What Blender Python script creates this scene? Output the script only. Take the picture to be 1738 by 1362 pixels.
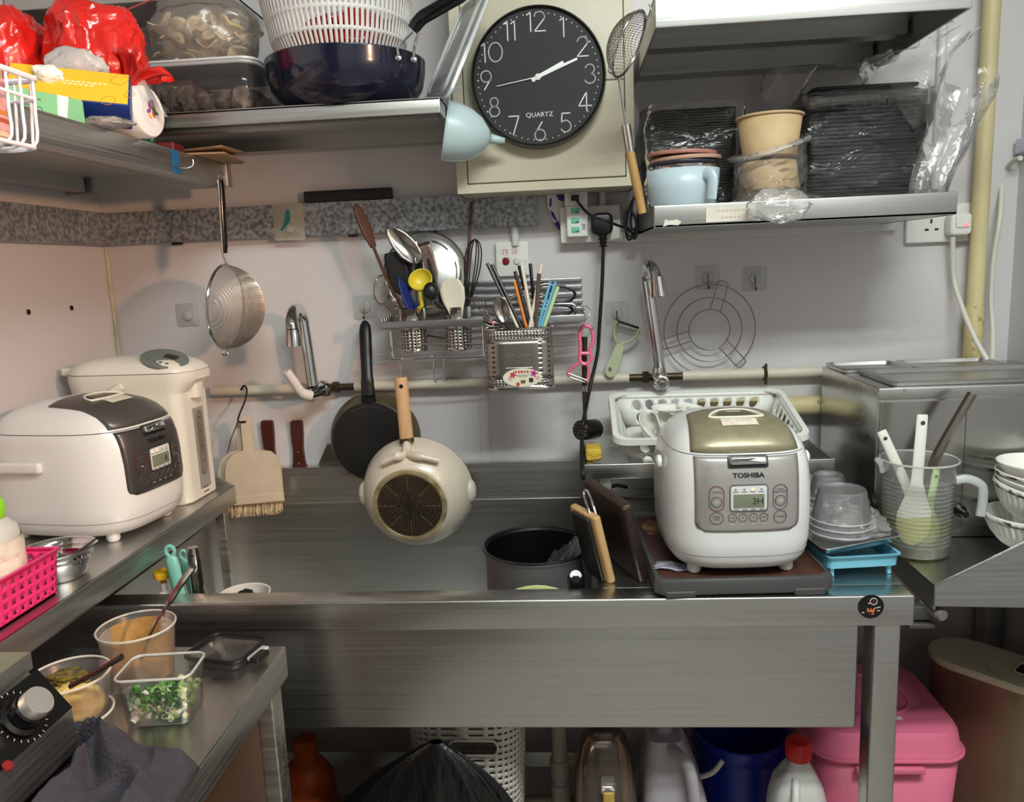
import bpy, math, random
from mathutils import Vector, Matrix, Euler, noise
random.seed(7)
for o in list(bpy.data.objects): bpy.data.objects.remove(o)
SC = bpy.context.scene; COL = SC.collection
PI = math.pi; R = math.radians

# ---------------------------------------------------------------- camera
FPX, CX, CY = 1330.0, 869.0, 681.0          # focal length and centre in pixels of the 1738x1362 frame
CAM = Vector((0, 0, 1.37))
_p, _y, _r = R(9.7), R(4.2), R(2.45)
FW = Vector((-math.sin(_y)*math.cos(_p), math.cos(_y)*math.cos(_p), -math.sin(_p)))
_rt = Vector((math.cos(_y), math.sin(_y), 0)); _up = _rt.cross(FW)
RT = _rt*math.cos(_r) - _up*math.sin(_r); UP = _up*math.cos(_r) + _rt*math.sin(_r)
cd = bpy.data.cameras.new('camera'); cd.sensor_width = 36; cd.lens = FPX/1738*36; cd.clip_start = .02
cam = bpy.data.objects.new('camera', cd); COL.objects.link(cam)
m3 = Matrix((RT, UP, -FW)).transposed()
cam.matrix_world = Matrix.Translation(CAM) @ m3.to_4x4()
SC.camera = cam
def ray(px, py): return FW + RT*((px-CX)/FPX) - UP*((py-CY)/FPX)
def YP(px, py, y): r = ray(px, py); return CAM + r*((y-CAM.y)/r.y)
def XP(px, py, x): r = ray(px, py); return CAM + r*((x-CAM.x)/r.x)
def ZP(px, py, z): r = ray(px, py); return CAM + r*((z-CAM.z)/r.z)

# ---------------------------------------------------------------- world, lights, exposure
w = bpy.data.worlds.new('world'); SC.world = w; w.use_nodes = True
w.node_tree.nodes['Background'].inputs[0].default_value = (.8, .85, .9, 1)
w.node_tree.nodes['Background'].inputs[1].default_value = .25
def area(name, loc, aim, sx, sy, power, col):
    l = bpy.data.lights.new(name, 'AREA'); l.shape = 'RECTANGLE'; l.size = sx; l.size_y = sy; l.energy = power; l.color = col
    o = bpy.data.objects.new(name, l); COL.objects.link(o); o.location = loc
    o.rotation_euler = (Vector(aim)-Vector(loc)).to_track_quat('-Z', 'Y').to_euler(); return o
area('ceiling_tube_front_offscreen', (.42, .12, 2.52), (.36, .55, 0), 1.0, .05, 21, (.93, 1, .96))
area('ceiling_tube_back_offscreen', (.42, -.10, 2.52), (.36, .30, 0), 1.0, .05, 15, (.93, 1, .96))
sl = bpy.data.lights.new('hood_lamp_right_offscreen', 'SPOT'); sl.energy = 62; sl.color = (1, .54, .30); sl.spot_size = R(55); sl.spot_blend = .7; sl.shadow_soft_size = .05
so = bpy.data.objects.new('hood_lamp_right_offscreen', sl); COL.objects.link(so); so.location = (.92, .35, 1.62)
so.rotation_euler = (Vector((-1.1, 1.24, 1.16))-so.location).to_track_quat('-Z', 'Y').to_euler()
vs = SC.view_settings; vs.view_transform = 'Standard'; vs.look = 'None'; vs.gamma = 1; vs.use_curve_mapping = False; vs.exposure = .40

# ---------------------------------------------------------------- materials
MATS = {}
def lin(c):
    return tuple(((v/255)/12.92 if v/255 <= .04045 else ((v/255+.055)/1.055)**2.4) for v in c)
def _coords(nt, vs_, stretch):
    tc = nt.nodes.new('ShaderNodeTexCoord'); mp = nt.nodes.new('ShaderNodeMapping')
    mp.inputs['Scale'].default_value = tuple(vs_*s for s in stretch)
    nt.links.new(tc.outputs['Object'], mp.inputs['Vector']); return mp.outputs[0]
def mk(name, rgb, rough=.5, metal=0, var=0, vs=20, stretch=(1, 1, 1), col2=None, bump=0, bs=60, bst=None, coat=0, trans=0, emit=0, spec=.5, rvar=0, detail=4, sss=0, ramp=(.35, .65)):
    if name in MATS: return MATS[name]
    m = bpy.data.materials.new(name); m.use_nodes = True; nt = m.node_tree; b = nt.nodes['Principled BSDF']
    c = lin(rgb); b.inputs['Base Color'].default_value = (*c, 1)
    b.inputs['Roughness'].default_value = rough; b.inputs['Metallic'].default_value = metal
    b.inputs['Specular IOR Level'].default_value = spec; b.inputs['Coat Weight'].default_value = coat
    b.inputs['Transmission Weight'].default_value = trans
    if sss: b.inputs['Subsurface Weight'].default_value = sss; b.inputs['Subsurface Radius'].default_value = (.02, .015, .01); b.inputs['Subsurface Scale'].default_value = .3
    if emit: b.inputs['Emission Color'].default_value = (*c, 1); b.inputs['Emission Strength'].default_value = emit
    if var or col2 or rvar:
        n = nt.nodes.new('ShaderNodeTexNoise'); n.inputs['Scale'].default_value = 1; n.inputs['Detail'].default_value = detail
        nt.links.new(_coords(nt, vs, stretch), n.inputs['Vector'])
        rp = nt.nodes.new('ShaderNodeValToRGB'); rp.color_ramp.elements[0].position = ramp[0]; rp.color_ramp.elements[1].position = ramp[1]
        c2 = lin(col2) if col2 else tuple(min(1, v*(1+var)) for v in c); c1 = c if col2 else tuple(v*(1-var) for v in c)
        rp.color_ramp.elements[0].color = (*c1, 1); rp.color_ramp.elements[1].color = (*c2, 1)
        nt.links.new(n.outputs['Fac'], rp.inputs[0]); nt.links.new(rp.outputs[0], b.inputs['Base Color'])
        if rvar:
            mr = nt.nodes.new('ShaderNodeMapRange'); mr.inputs['From Min'].default_value = .3; mr.inputs['From Max'].default_value = .7
            mr.inputs['To Min'].default_value = max(.02, rough-rvar); mr.inputs['To Max'].default_value = rough+rvar
            nt.links.new(n.outputs['Fac'], mr.inputs['Value']); nt.links.new(mr.outputs[0], b.inputs['Roughness'])
    if bump:
        n2 = nt.nodes.new('ShaderNodeTexNoise'); n2.inputs['Scale'].default_value = 1; n2.inputs['Detail'].default_value = 5
        nt.links.new(_coords(nt, bs, bst or stretch), n2.inputs['Vector'])
        bp = nt.nodes.new('ShaderNodeBump'); bp.inputs['Strength'].default_value = min(1, bump); bp.inputs['Distance'].default_value = .01*bump if bump < 1 else .01
        nt.links.new(n2.outputs['Fac'], bp.inputs['Height']); nt.links.new(bp.outputs[0], b.inputs['Normal'])
    MATS[name] = m; return m
def clear(name, rgb, op=.15, rough=.15, bump=0, bs=40, tint=(255, 255, 255), fres=1.0, stretch=(1, 1, 1), crease=0, cs=30):
    """thin clear plastic: see-through film mixed with a glossy skin by Fresnel plus an even haze"""
    if name in MATS: return MATS[name]
    m = bpy.data.materials.new(name); m.use_nodes = True; nt = m.node_tree; b = nt.nodes['Principled BSDF']; out = nt.nodes['Material Output']
    b.inputs['Base Color'].default_value = (*lin(rgb), 1); b.inputs['Roughness'].default_value = rough
    t = nt.nodes.new('ShaderNodeBsdfTransparent'); t.inputs[0].default_value = (*lin(tint), 1)
    fr = nt.nodes.new('ShaderNodeFresnel'); fr.inputs[0].default_value = 1.42
    ma = nt.nodes.new('ShaderNodeMath'); ma.operation = 'MULTIPLY_ADD'; ma.inputs[1].default_value = fres; ma.inputs[2].default_value = op; ma.use_clamp = True
    nt.links.new(fr.outputs[0], ma.inputs[0])
    hz = nt.nodes.new('ShaderNodeValue'); hz.outputs[0].default_value = op; ma.inputs[2].default_value = 0; fac = hz.outputs[0]
    if crease:      # stretch-whitened crease lines in the film
        n3 = nt.nodes.new('ShaderNodeTexNoise'); n3.inputs['Scale'].default_value = 1; n3.inputs['Detail'].default_value = 3; n3.inputs['Distortion'].default_value = 1.1
        cv = _coords(nt, cs, (.45, 1, 2.2)); cv.node.inputs['Rotation'].default_value = (.3, .55, .2); nt.links.new(cv, n3.inputs['Vector'])
        s2 = nt.nodes.new('ShaderNodeMapRange'); s2.inputs['From Min'].default_value = .56; s2.inputs['From Max'].default_value = .70; s2.inputs['To Min'].default_value = .022; s2.inputs['To Max'].default_value = 0; nt.links.new(n3.outputs['Fac'], s2.inputs['Value'])
        mr = nt.nodes.new('ShaderNodeMapRange'); mr.inputs['From Min'].default_value = 0; mr.inputs['From Max'].default_value = .022; mr.inputs['To Min'].default_value = crease; mr.inputs['To Max'].default_value = 0
        nt.links.new(s2.outputs[0], mr.inputs['Value'])
        n4 = nt.nodes.new('ShaderNodeTexNoise'); n4.inputs['Scale'].default_value = 1; nt.links.new(_coords(nt, cs*.5, (1, 1, 1)), n4.inputs['Vector'])
        m4 = nt.nodes.new('ShaderNodeMapRange'); m4.inputs['From Min'].default_value = .34; m4.inputs['From Max'].default_value = .52; nt.links.new(n4.outputs['Fac'], m4.inputs['Value'])
        mu = nt.nodes.new('ShaderNodeMath'); mu.operation = 'MULTIPLY_ADD'; mu.use_clamp = True; nt.links.new(mr.outputs[0], mu.inputs[0]); nt.links.new(m4.outputs[0], mu.inputs[1]); nt.links.new(fac, mu.inputs[2]); fac = mu.outputs[0]
    mx = nt.nodes.new('ShaderNodeMixShader'); nt.links.new(fac, mx.inputs[0]); nt.links.new(t.outputs[0], mx.inputs[1]); nt.links.new(b.outputs[0], mx.inputs[2])
    gl = nt.nodes.new('ShaderNodeBsdfAnisotropic'); gl.inputs['Roughness'].default_value = rough; m2 = nt.nodes.new('ShaderNodeMixShader')
    nt.links.new(ma.outputs[0], m2.inputs[0]); nt.links.new(mx.outputs[0], m2.inputs[1]); nt.links.new(gl.outputs[0], m2.inputs[2]); nt.links.new(m2.outputs[0], out.inputs[0])
    if bump:
        n2 = nt.nodes.new('ShaderNodeTexNoise'); n2.inputs['Scale'].default_value = 1; n2.inputs['Detail'].default_value = 3; n2.inputs['Distortion'].default_value = 1.2
        nt.links.new(_coords(nt, bs, stretch), n2.inputs['Vector'])
        bp = nt.nodes.new('ShaderNodeBump'); bp.inputs['Strength'].default_value = min(1, bump); bp.inputs['Distance'].default_value = .012
        nt.links.new(n2.outputs['Fac'], bp.inputs['Height']); nt.links.new(bp.outputs[0], b.inputs['Normal']); nt.links.new(bp.outputs[0], fr.inputs['Normal']); nt.links.new(bp.outputs[0], gl.inputs['Normal'])
    MATS[name] = m; return m

STEELX = mk('brushed_steel_along', (200, 200, 197), .30, 1, var=.05, vs=6, stretch=(.35, 60, 60), rvar=.04, bump=.016, bs=6, bst=(.5, 120, 120))
STEELY = mk('brushed_steel_deep', (186, 186, 183), .36, 1, var=.06, vs=6, stretch=(60, .35, 60), rvar=.07, bump=.03, bs=6, bst=(120, .5, 120))
STEELD = mk('dull_steel', (190, 190, 187), .40, 1, var=.06, vs=5, stretch=(.6, 30, 30), rvar=.08)
DARKSTEEL = mk('worktop_steel', (190, 190, 187), .36, 1, var=.05, vs=7, stretch=(30, .5, 30), rvar=.06)
CHROME = mk('chrome', (215, 215, 215), .06, 1)
POLISH = mk('polished_steel', (190, 188, 184), .16, 1, rvar=.05, var=.05, vs=30)
BLACKP = mk('black_plastic', (14, 14, 15), .38)
BLACKR = mk('black_rubber', (10, 10, 10), .5)
WHITEP = mk('white_plastic', (226, 226, 222), .35)
WALLM = mk('wall_panel_white', (205, 201, 202), .42, var=.03, vs=2.5, bump=.03, bs=90)

# ---------------------------------------------------------------- mesh helpers
def rr(w, h, r, n=5):
    r = min(r, w/2-1e-5, h/2-1e-5); pts = []
    for cx, cy, a0 in ((w/2-r, h/2-r, 0), (-w/2+r, h/2-r, 90), (-w/2+r, -h/2+r, 180), (w/2-r, -h/2+r, 270)):
        for i in range(n+1):
            a = R(a0+90*i/n); pts.append((cx+r*math.cos(a), cy+r*math.sin(a)))
    return pts
def circ(r, n=24, ry=None): return [(r*math.cos(2*PI*i/n), (ry or r)*math.sin(2*PI*i/n)) for i in range(n)]
def spline(pts, k=6, closed=False):
    P_ = [Vector(p) for p in pts]; n = len(P_); out = []
    rng = n if closed else n-1
    for i in range(rng):
        if closed: a, b, c, d = P_[(i-1) % n], P_[i], P_[(i+1) % n], P_[(i+2) % n]
        else: a, b, c, d = P_[max(i-1, 0)], P_[i], P_[i+1], P_[min(i+2, n-1)]
        for j in range(k):
            t = j/k; out.append(.5*((2*b)+(-a+c)*t+(2*a-5*b+4*c-d)*t*t+(-a+3*b-3*c+d)*t**3))
    if not closed: out.append(P_[-1])
    return out
class G:
    def __init__(s): s.v = []; s.f = []; s.uv = None
    def add(s, vs_, fs, M=None):
        o = len(s.v); s.v += [(M @ Vector(v)) if M is not None else Vector(v) for v in vs_]; s.f += [[i+o for i in f] for f in fs]; return s
    def box(s, c, d, M=None):
        x, y, z = (k/2 for k in d); v = [(c[0]+a*x, c[1]+b*y, c[2]+e*z) for a in (-1, 1) for b in (-1, 1) for e in (-1, 1)]
        return s.add(v, [(0, 1, 3, 2), (4, 6, 7, 5), (0, 4, 5, 1), (2, 3, 7, 6), (0, 2, 6, 4), (1, 5, 7, 3)], M)
    def bb(s, x0, x1, y0, y1, z0, z1): return s.box(((x0+x1)/2, (y0+y1)/2, (z0+z1)/2), (abs(x1-x0), abs(y1-y0), abs(z1-z0)))
    def loft(s, rings, ca=True, cb=True, M=None):
        n = len(rings[0]); v = [p for r_ in rings for p in r_]; f = []
        for k in range(len(rings)-1):
            for i in range(n):
                j = (i+1) % n; f.append((k*n+i, k*n+j, (k+1)*n+j, (k+1)*n+i))
        if ca: f.append(tuple(reversed(range(n))))
        if cb: f.append(tuple((len(rings)-1)*n+i for i in range(n)))
        return s.add(v, f, M)
    def rbox(s, c, d, r=.01, rz=None, n=4, M=None, taper=1.0):
        """box with rounded vertical edges (r) and rounded top and bottom edges (rz)"""
        rz = min(r, d[2]/2) if rz is None else rz; rings = []; k = 3
        for i in range(k+1):
            a = PI/2*i/k; ins = rz*(1-math.sin(a)); z = -d[2]/2+rz*(1-math.cos(a)); rings.append((ins, z))
        rings += [(i_, -z_) for i_, z_ in reversed(rings)]; out = []
        for ins, z in rings:
            t = 1+(taper-1)*(z/d[2]+.5)
            out.append([(c[0]+x*t, c[1]+y*t, c[2]+z) for x, y in rr(max(1e-4, d[0]-2*ins), max(1e-4, d[1]-2*ins), max(1e-4, r-ins), n)])
        return s.loft(out, M=M)
    def prism(s, out, z0, z1, M=None, bev=0):
        if not bev: return s.loft([[(x, y, z0) for x, y in out], [(x, y, z1) for x, y in out]], M=M)
        cx = sum(p[0] for p in out)/len(out); cy = sum(p[1] for p in out)/len(out)
        mx = max(max(abs(p[0]-cx), abs(p[1]-cy)) for p in out); k = 1-bev/mx
        sh = [(cx+(x-cx)*k, cy+(y-cy)*k) for x, y in out]; sg = 1 if z1 > z0 else -1
        return s.loft([[(x, y, z0) for x, y in sh], [(x, y, z0+sg*bev) for x, y in out], [(x, y, z1-sg*bev) for x, y in out], [(x, y, z1) for x, y in sh]], M=M)
    def lathe(s, prof, n=28, M=None, ry=1.0, a0=0, a1=360):
        full = abs(a1-a0) >= 360; k = n if full else n+1; v = []; f = []
        for r_, z in prof:
            for i in range(k):
                a = R(a0+(a1-a0)*i/n); v.append((r_*math.cos(a), ry*r_*math.sin(a), z))
        for j in range(len(prof)-1):
            for i in range(n):
                i2 = (i+1) % k; q = (j*k+i, j*k+i2, (j+1)*k+i2, (j+1)*k+i); f.append(q)
        if full:
            if prof[0][0] > 1e-6: f.append(tuple(reversed(range(k)))) if s._cap0 else None
            if prof[-1][0] > 1e-6 and s._cap1: f.append(tuple((len(prof)-1)*k+i for i in range(k)))
        return s.add(v, f, M)
    _cap0 = True; _cap1 = True
    def shell(s, prof, n=28, M=None, ry=1.0):
        s._cap0 = s._cap1 = False; s.lathe(prof, n, M, ry); s._cap0 = s._cap1 = True; return s
    def tube(s, pts, r_, n=8, closed=False, M=None, sq=1.0):
        P_ = [Vector(p) for p in pts]; L = len(P_); rings = []; nrm = None
        for i in range(L):
            if closed: t = P_[(i+1) % L]-P_[i-1]
            else: t = P_[min(i+1, L-1)]-P_[max(i-1, 0)]
            if t.length < 1e-9: t = Vector((0, 0, 1))
            t.normalize()
            if nrm is None:
                a = Vector((0, 0, 1)) if abs(t.z) < .9 else Vector((0, 1, 0)); nrm = (a-t*a.dot(t)).normalized()
            else:
                nrm = nrm-t*nrm.dot(t); nrm = nrm.normalized() if nrm.length > 1e-6 else t.orthogonal().normalized()
            b = t.cross(nrm); q = r_[i] if isinstance(r_, (list, tuple)) else r_
            rings.append([P_[i]+nrm*(q*math.cos(2*PI*j/n))+b*(q*sq*math.sin(2*PI*j/n)) for j in range(n)])
        if closed: rings.append(rings[0])
        return s.loft(rings, not closed, not closed, M)
    def grid(s, nu, nv, fn, M=None, wrapu=False):
        v = [fn(i/nu, j/nv) for j in range(nv+1) for i in range(nu+(0 if wrapu else 1))]; k = nu+(0 if wrapu else 1); f = []
        for j in range(nv):
            for i in range(nu):
                i2 = (i+1) % k; f.append((j*k+i, j*k+i2, (j+1)*k+i2, (j+1)*k+i))
        return s.add(v, f, M)
    def perf(s, nu, nv, fn, hole, M=None, solid=lambda i, j: False, hw=.3, hh=.3, kind='round', m=8):
        """sheet (u,v)->point with one hole per cell; hole sizes are fractions of the cell"""
        for j in range(nv):
            for i in range(nu):
                def pt(a, b): return fn((i+a)/nu, (j+b)/nv)
                if solid(i, j): s.add([pt(0, 0), pt(1, 0), pt(1, 1), pt(0, 1)], [(0, 1, 2, 3)], M); continue
                out = [(0, 0), (.5, 0), (1, 0), (1, .5), (1, 1), (.5, 1), (0, 1), (0, .5)]
                if kind == 'round': inn = [(.5+hw*math.cos(R(225+45*q)), .5+hh*math.sin(R(225+45*q))) for q in range(8)]
                elif kind == 'tri': inn = [(.5-hw, .5-hh), (.5, .5-hh), (.5+hw, .5-hh), (.5+hw*.5, .5), (.5+hw*.1, .5+hh), (.5, .5+hh), (.5-hw*.1, .5+hh), (.5-hw*.5, .5)]
                else: inn = [(.5-hw, .5-hh), (.5, .5-hh), (.5+hw, .5-hh), (.5+hw, .5), (.5+hw, .5+hh), (.5, .5+hh), (.5-hw, .5+hh), (.5-hw, .5)]
                v = [pt(*q) for q in out]+[pt(*q) for q in inn]
                s.add(v, [(q, (q+1) % 8, 8+(q+1) % 8, 8+q) for q in range(8)], M)
        return s
def obj(name, g, mat, parent=None, solid=0, smooth=40, loc=None, flip=False, off=-1):
    me = bpy.data.meshes.new(name); me.from_pydata([tuple(v) for v in g.v], [], g.f); me.validate(); me.update()
    import bmesh
    bm = bmesh.new(); bm.from_mesh(me); bmesh.ops.remove_doubles(bm, verts=bm.verts, dist=1e-6)
    bmesh.ops.recalc_face_normals(bm, faces=bm.faces); bm.to_mesh(me); bm.free()
    if smooth: me.shade_smooth(); me.set_sharp_from_angle(angle=R(smooth))
    me.materials.append(mat)
    o = bpy.data.objects.new(name, me); COL.objects.link(o)
    if parent: o.parent = parent
    if loc is not None: o.location = loc
    if solid:
        md = o.modifiers.new('thickness', 'SOLIDIFY'); md.thickness = solid; md.offset = off
    return o
def tag(o, label, cat, group=None):
    o['label'] = label; o['category'] = cat
    if group: o['group'] = group
    return o
def thing(name, label, cat, loc=(0, 0, 0), rz=0, group=None, rot=None):
    o = bpy.data.objects.new(name, None); o.empty_display_size = .05; COL.objects.link(o); o.location = loc
    o.rotation_euler = rot if rot else (0, 0, rz); return tag(o, label, cat, group)
def solo(name, label, cat, g, mat, loc=None, rz=0, group=None, rot=None, **k):
    o = obj(name, g, mat, **k)
    if loc is not None: o.location = loc
    o.rotation_euler = rot if rot else (0, 0, rz); return tag(o, label, cat, group)
def struct(name, g, mat, **k):
    o = obj(name, g, mat, **k); o['kind'] = 'structure'; return o
def look(fr, to, upv=(0, 0, 1)):
    """matrix whose z axis runs from fr towards to"""
    z = (Vector(to)-Vector(fr)).normalized(); u = Vector(upv)
    if abs(z.dot(u)) > .98: u = Vector((0, 1, 0))
    x = u.cross(z).normalized(); y = z.cross(x); m = Matrix((x, y, z)).transposed().to_4x4(); m.translation = Vector(fr); return m
def TM(loc=(0, 0, 0), rot=(0, 0, 0), sc=(1, 1, 1)):
    return Matrix.Translation(Vector(loc)) @ Euler(rot).to_matrix().to_4x4() @ Matrix.Diagonal((*sc, 1))
def text(name, body, size, mat, parent, M, ext=.0003, align='CENTER', thin=0, sx=1):
    cu = bpy.data.curves.new('lettering', 'FONT'); cu.body = body; cu.size = size; cu.align_x = align; cu.align_y = 'CENTER'; cu.extrude = ext; cu.offset = thin
    cu.resolution_u = 3
    t = bpy.data.objects.new('lettering_tmp', cu); COL.objects.link(t)
    dg = bpy.context.evaluated_depsgraph_get(); dg.update()
    me = bpy.data.meshes.new_from_object(t.evaluated_get(dg)); bpy.data.objects.remove(t); bpy.data.curves.remove(cu)
    me.transform(M @ Matrix.Diagonal((sx, 1, 1, 1))); me.materials.clear(); me.materials.append(mat); me.name = name
    o = bpy.data.objects.new(name, me); COL.objects.link(o)
    if parent: o.parent = parent
    return o
FACE = TM(rot=(PI/2, 0, 0))          # xy drawing -> standing, facing the -y side
def bars(par, M, rows, mat, h_=.0016, gap=.0036, w_=.004, name='print_line'):
    """illegible small print: rows of short bars; rows = bar counts"""
    g = G()
    for r_, n_ in enumerate(rows):
        for i in range(n_): g.box(((i-(n_-1)/2)*w_*1.25, -r_*gap, 0), (w_*(.7+.3*((i*7+r_*3) % 3)/2), h_, .0002), M)
    return obj(name, g, mat, par, smooth=0)
def ndisp(p, s, a, seed=0.0):
    q = Vector(p)*s+Vector((seed, seed*1.7, seed*.3)); return noise.noise_vector(q)*a
def ridge(p, s, seed=0.0):
    q = Vector(p)*s+Vector((seed, -seed, seed*2)); return 1-abs(noise.noise(q))*2

# ================================================================ the room
YB = 1.85; XL = -1.10; XR = 1.00; ZC = 2.62
struct('wall_back', G().bb(XL-.05, XR+.05, YB, YB+.05, 0, ZC), WALLM)
wl = struct('wall_left', G().bb(XL-.05, XL, -1.3, YB, 0, ZC), WALLM)
for px, py in ((48, 530), (121, 523)):      # black discs put in for the shade inside open screw holes
    obj('screw_hole_shade', G().lathe([(.006, 0), (.006, .0015), (.0035, .0012), (.0034, .0004), (0, .0003)], 12, TM(XP(px, py, XL), (0, PI/2, 0))), BLACKP, wl)
struct('wall_right', G().bb(XR, XR+.05, -1.3, YB, 0, ZC), WALLM)
struct('wall_rear', G().bb(XL-.05, XR+.05, -1.35, -1.3, 0, ZC), mk('wall_rear_paint', (206, 203, 198), .6, var=.05, vs=3))
dr_ = struct('door_added', G().rbox((-.62, -1.285, 1.03), (.86, .03, 2.06), .004, .003), mk('door_added_dark', (46, 36, 30), .4, var=.1, vs=6))  # unseen door, added so the steel on the left reflects something dark
obj('door_added_handle', G().tube([(-.25, -1.262, .98), (-.25, -1.24, .98), (-.36, -1.24, .98)], .008, 8), CHROME, dr_)
struct('floor', G().bb(XL-.05, XR+.05, -1.35, YB+.05, -.05, 0), mk('floor_tile_dark', (160, 154, 146), .45, var=.2, vs=6, bump=.1, bs=30))
struct('ceiling', G().bb(XL-.05, XR+.05, -1.35, YB+.05, ZC, ZC+.05), mk('ceiling_white', (215, 213, 208), .7, var=.02, vs=3))
# galvanised trunking round the two walls
GALV = mk('galvanised_spangle', (118, 120, 122), .42, .75, col2=(176, 180, 184), vs=110, detail=5, rvar=.12, ramp=(.38, .62))
zt0, zt1 = YP(500, 402, 1.825).z, YP(500, 346, 1.825).z
xr_ = YP(911, 360, 1.825).x
struct('trim_1', G().bb(XL+.03, xr_, 1.825, YB, zt0, zt1), GALV)
struct('trim_2', G().bb(XL, XL+.03, -.6, 1.85, zt0, zt1), GALV)
for px in (600, 735, 300): # clips under the trunking
    p = YP(px, 400, 1.84); struct('trim_3', G().box((p.x, 1.838, zt0-.003), (.018, .02, .006)), BLACKP)
struct('trim_4', G().tube([(XL+.003, YB-.003, .5), (XL+.003, YB-.003, zt0)], .005, 6), mk('old_sealant', (196, 186, 160), .6, var=.1, vs=40))
xs = YP(822, 700, YB).x
g = G(); g.bb(xs-.011, xs+.011, YB-.0016, YB, .9, zt0); g.bb(xs-.011, xs-.008, YB-.0028, YB, .9, zt0); g.bb(xs+.008, xs+.011, YB-.0028, YB, .9, zt0)
struct('trim_5', g, WALLM)

# ================================================================ sink bench
S = thing('sink_bench', 'long brushed steel sink bench with deep basin, apron and square legs', 'sink', (-.2, 1.5, 0))
def W(par, name, g, mat, **k):
    """part built in world coordinates under an unrotated thing"""
    o = obj(name, g, mat, par, **k); o.location = -Vector(par.location); return o
ZR = .82; YF = 1.232; XS0, XS1 = -1.08, .548; XB0, XB1 = -.825, .045; YBK = 1.795
g = G(); g.rbox(((XS0+XS1)/2, (YF+1.28)/2, ZR-.026), (XS1-XS0, 1.28-YF, .052), .003, .003); W(S, 'front_rim', g, STEELX)
g = G(); t = .004
g.bb(XB0, XB1, YBK, YBK+t, .58, ZR+.005); g.bb(XB0, XB1, 1.276, 1.28, .58, .775); g.bb(XB0-t, XB0, 1.276, YBK, .58, ZR); g.bb(XB1, XB1+t, 1.281, YBK, .58, ZR-.005); g.bb(XB0, XB1, 1.276, YBK, .576, .58)
W(S, 'basin', g, mk('basin_steel', (190, 190, 187), .36, 1, var=.04, vs=6, stretch=(.35, 60, 60), rvar=.04, bump=.015, bs=6, bst=(.5, 120, 120)))
g = G(); g.loft([[(x, 1.7995, ZR+.005), (x, 1.801, ZR+.018), (x, 1.804, .892), (x, 1.822, .908), (x, 1.842, .908), (x, 1.842, ZR-.03)] for x in (XS0+.3, XS1)]); W(S, 'backsplash', g, STEELX)
g = G(); g.bb(XB1+t, XS1, 1.28, 1.80, ZR-.006, ZR); g.bb(XS1-.004, XS1, 1.28, 1.84, ZR-.05, ZR-.006); W(S, 'deck', g, STEELX)
g = G(); g.rbox(((XB0+.47)/2, 1.262, (.572+.768)/2), (.47-XB0, .016, .196), .004, .004); W(S, 'apron', g, STEELX)
for x, y in ((.508, 1.258), (.508, 1.78), (-.85, 1.29), (-.85, 1.78)):
    W(S, 'leg', G().rbox((x, y, .385), (.044, .044, .77), .004, .001), STEELX)
g = G().bb(-.85, .50, 1.797, 1.803, .12, .16); W(S, 'stretcher', g, STEELX)
# round dark sticker on the rim
p = YP(1478, 1030, YF)
st = W(S, 'sticker', G().prism(circ(.0205, 32), 0, .0006, TM((p.x, YF-.0001, p.z), (PI/2, 0, 0))), mk('sticker_black', (12, 12, 12), .35)); st['label'] = 'round black sticker'
def stk(name, g, rgb): o = obj(name, g, mk('stk_%d_%d_%d' % rgb, rgb, .4), st); return o
MS = TM((p.x, YF-.0008, p.z), (PI/2, 0, 0))
g = G(); g.tube([MS @ Vector((x+.004, y+.009, 0)) for x, y in circ(.0055, 20)], .0007, 5, True); stk('ring_print', g, (210, 205, 200))
g = G(); g.prism(circ(.003, 12), 0, .0004, MS @ TM((.004, .009, 0))); stk('dot_print', g, (90, 20, 22))
for k, (x, y, a) in enumerate(((-.004, -.007, .3), (0, -.008, 0), (.004, -.007, -.3), (0, -.011, 1.2))):
    stk('hand_print', G().prism(circ(.0018, 10, .0055), 0, .0004, MS @ TM((x, y, 0), (0, 0, a))), (206, 120, 72))
for x, y in ((.009, -.002), (.013, -.001), (.012, -.007), (-.012, -.010), (-.003, .006)):
    stk('print', G().box((0, 0, 0), (.004, .0016, .0003), MS @ TM((x, y, 0))), (200, 196, 190))
# two food specks on the rim and apron are wear of the material

# ================================================================ left worktop, left counter, right counter
WT = thing('wall_worktop', 'narrow dark steel worktop along the left wall under the white cookers', 'worktop', (-.93, .9, 0))
XW = -.774; g = G(); g.bb(XL+.005, XW, .86, 1.70, .892, .90); W(WT, 'top_panel', g, DARKSTEEL)
g = G(); g.rbox((XW-.002, 1.28, .879), (.006, .84, .042), .002, .002); W(WT, 'front_lip', g, mk('lip_steel', (190, 190, 187), .36, 1, var=.1, vs=6, stretch=(60, .35, 60), rvar=.06))
g = G(); g.loft([[(XL+.005, y, .858), (XW, y, .858), (XW, y, .900), (-.812, y, .923), (XL+.005, y, .923)] for y in (1.696, 1.702)]); W(WT, 'end_upstand', g, DARKSTEEL)
W(WT, 'leg', G().rbox((-.798, 1.672, .719), (.022, .022, .278), .003, .001), STEELD)
W(WT, 'leg', G().rbox((-1.07, 1.672, .43), (.022, .022, .86), .003, .001), STEELD)
W(WT, 'lower_shelf', G().bb(-1.085, -.832, 1.30, 1.685, .816, .822), DARKSTEEL)

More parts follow.
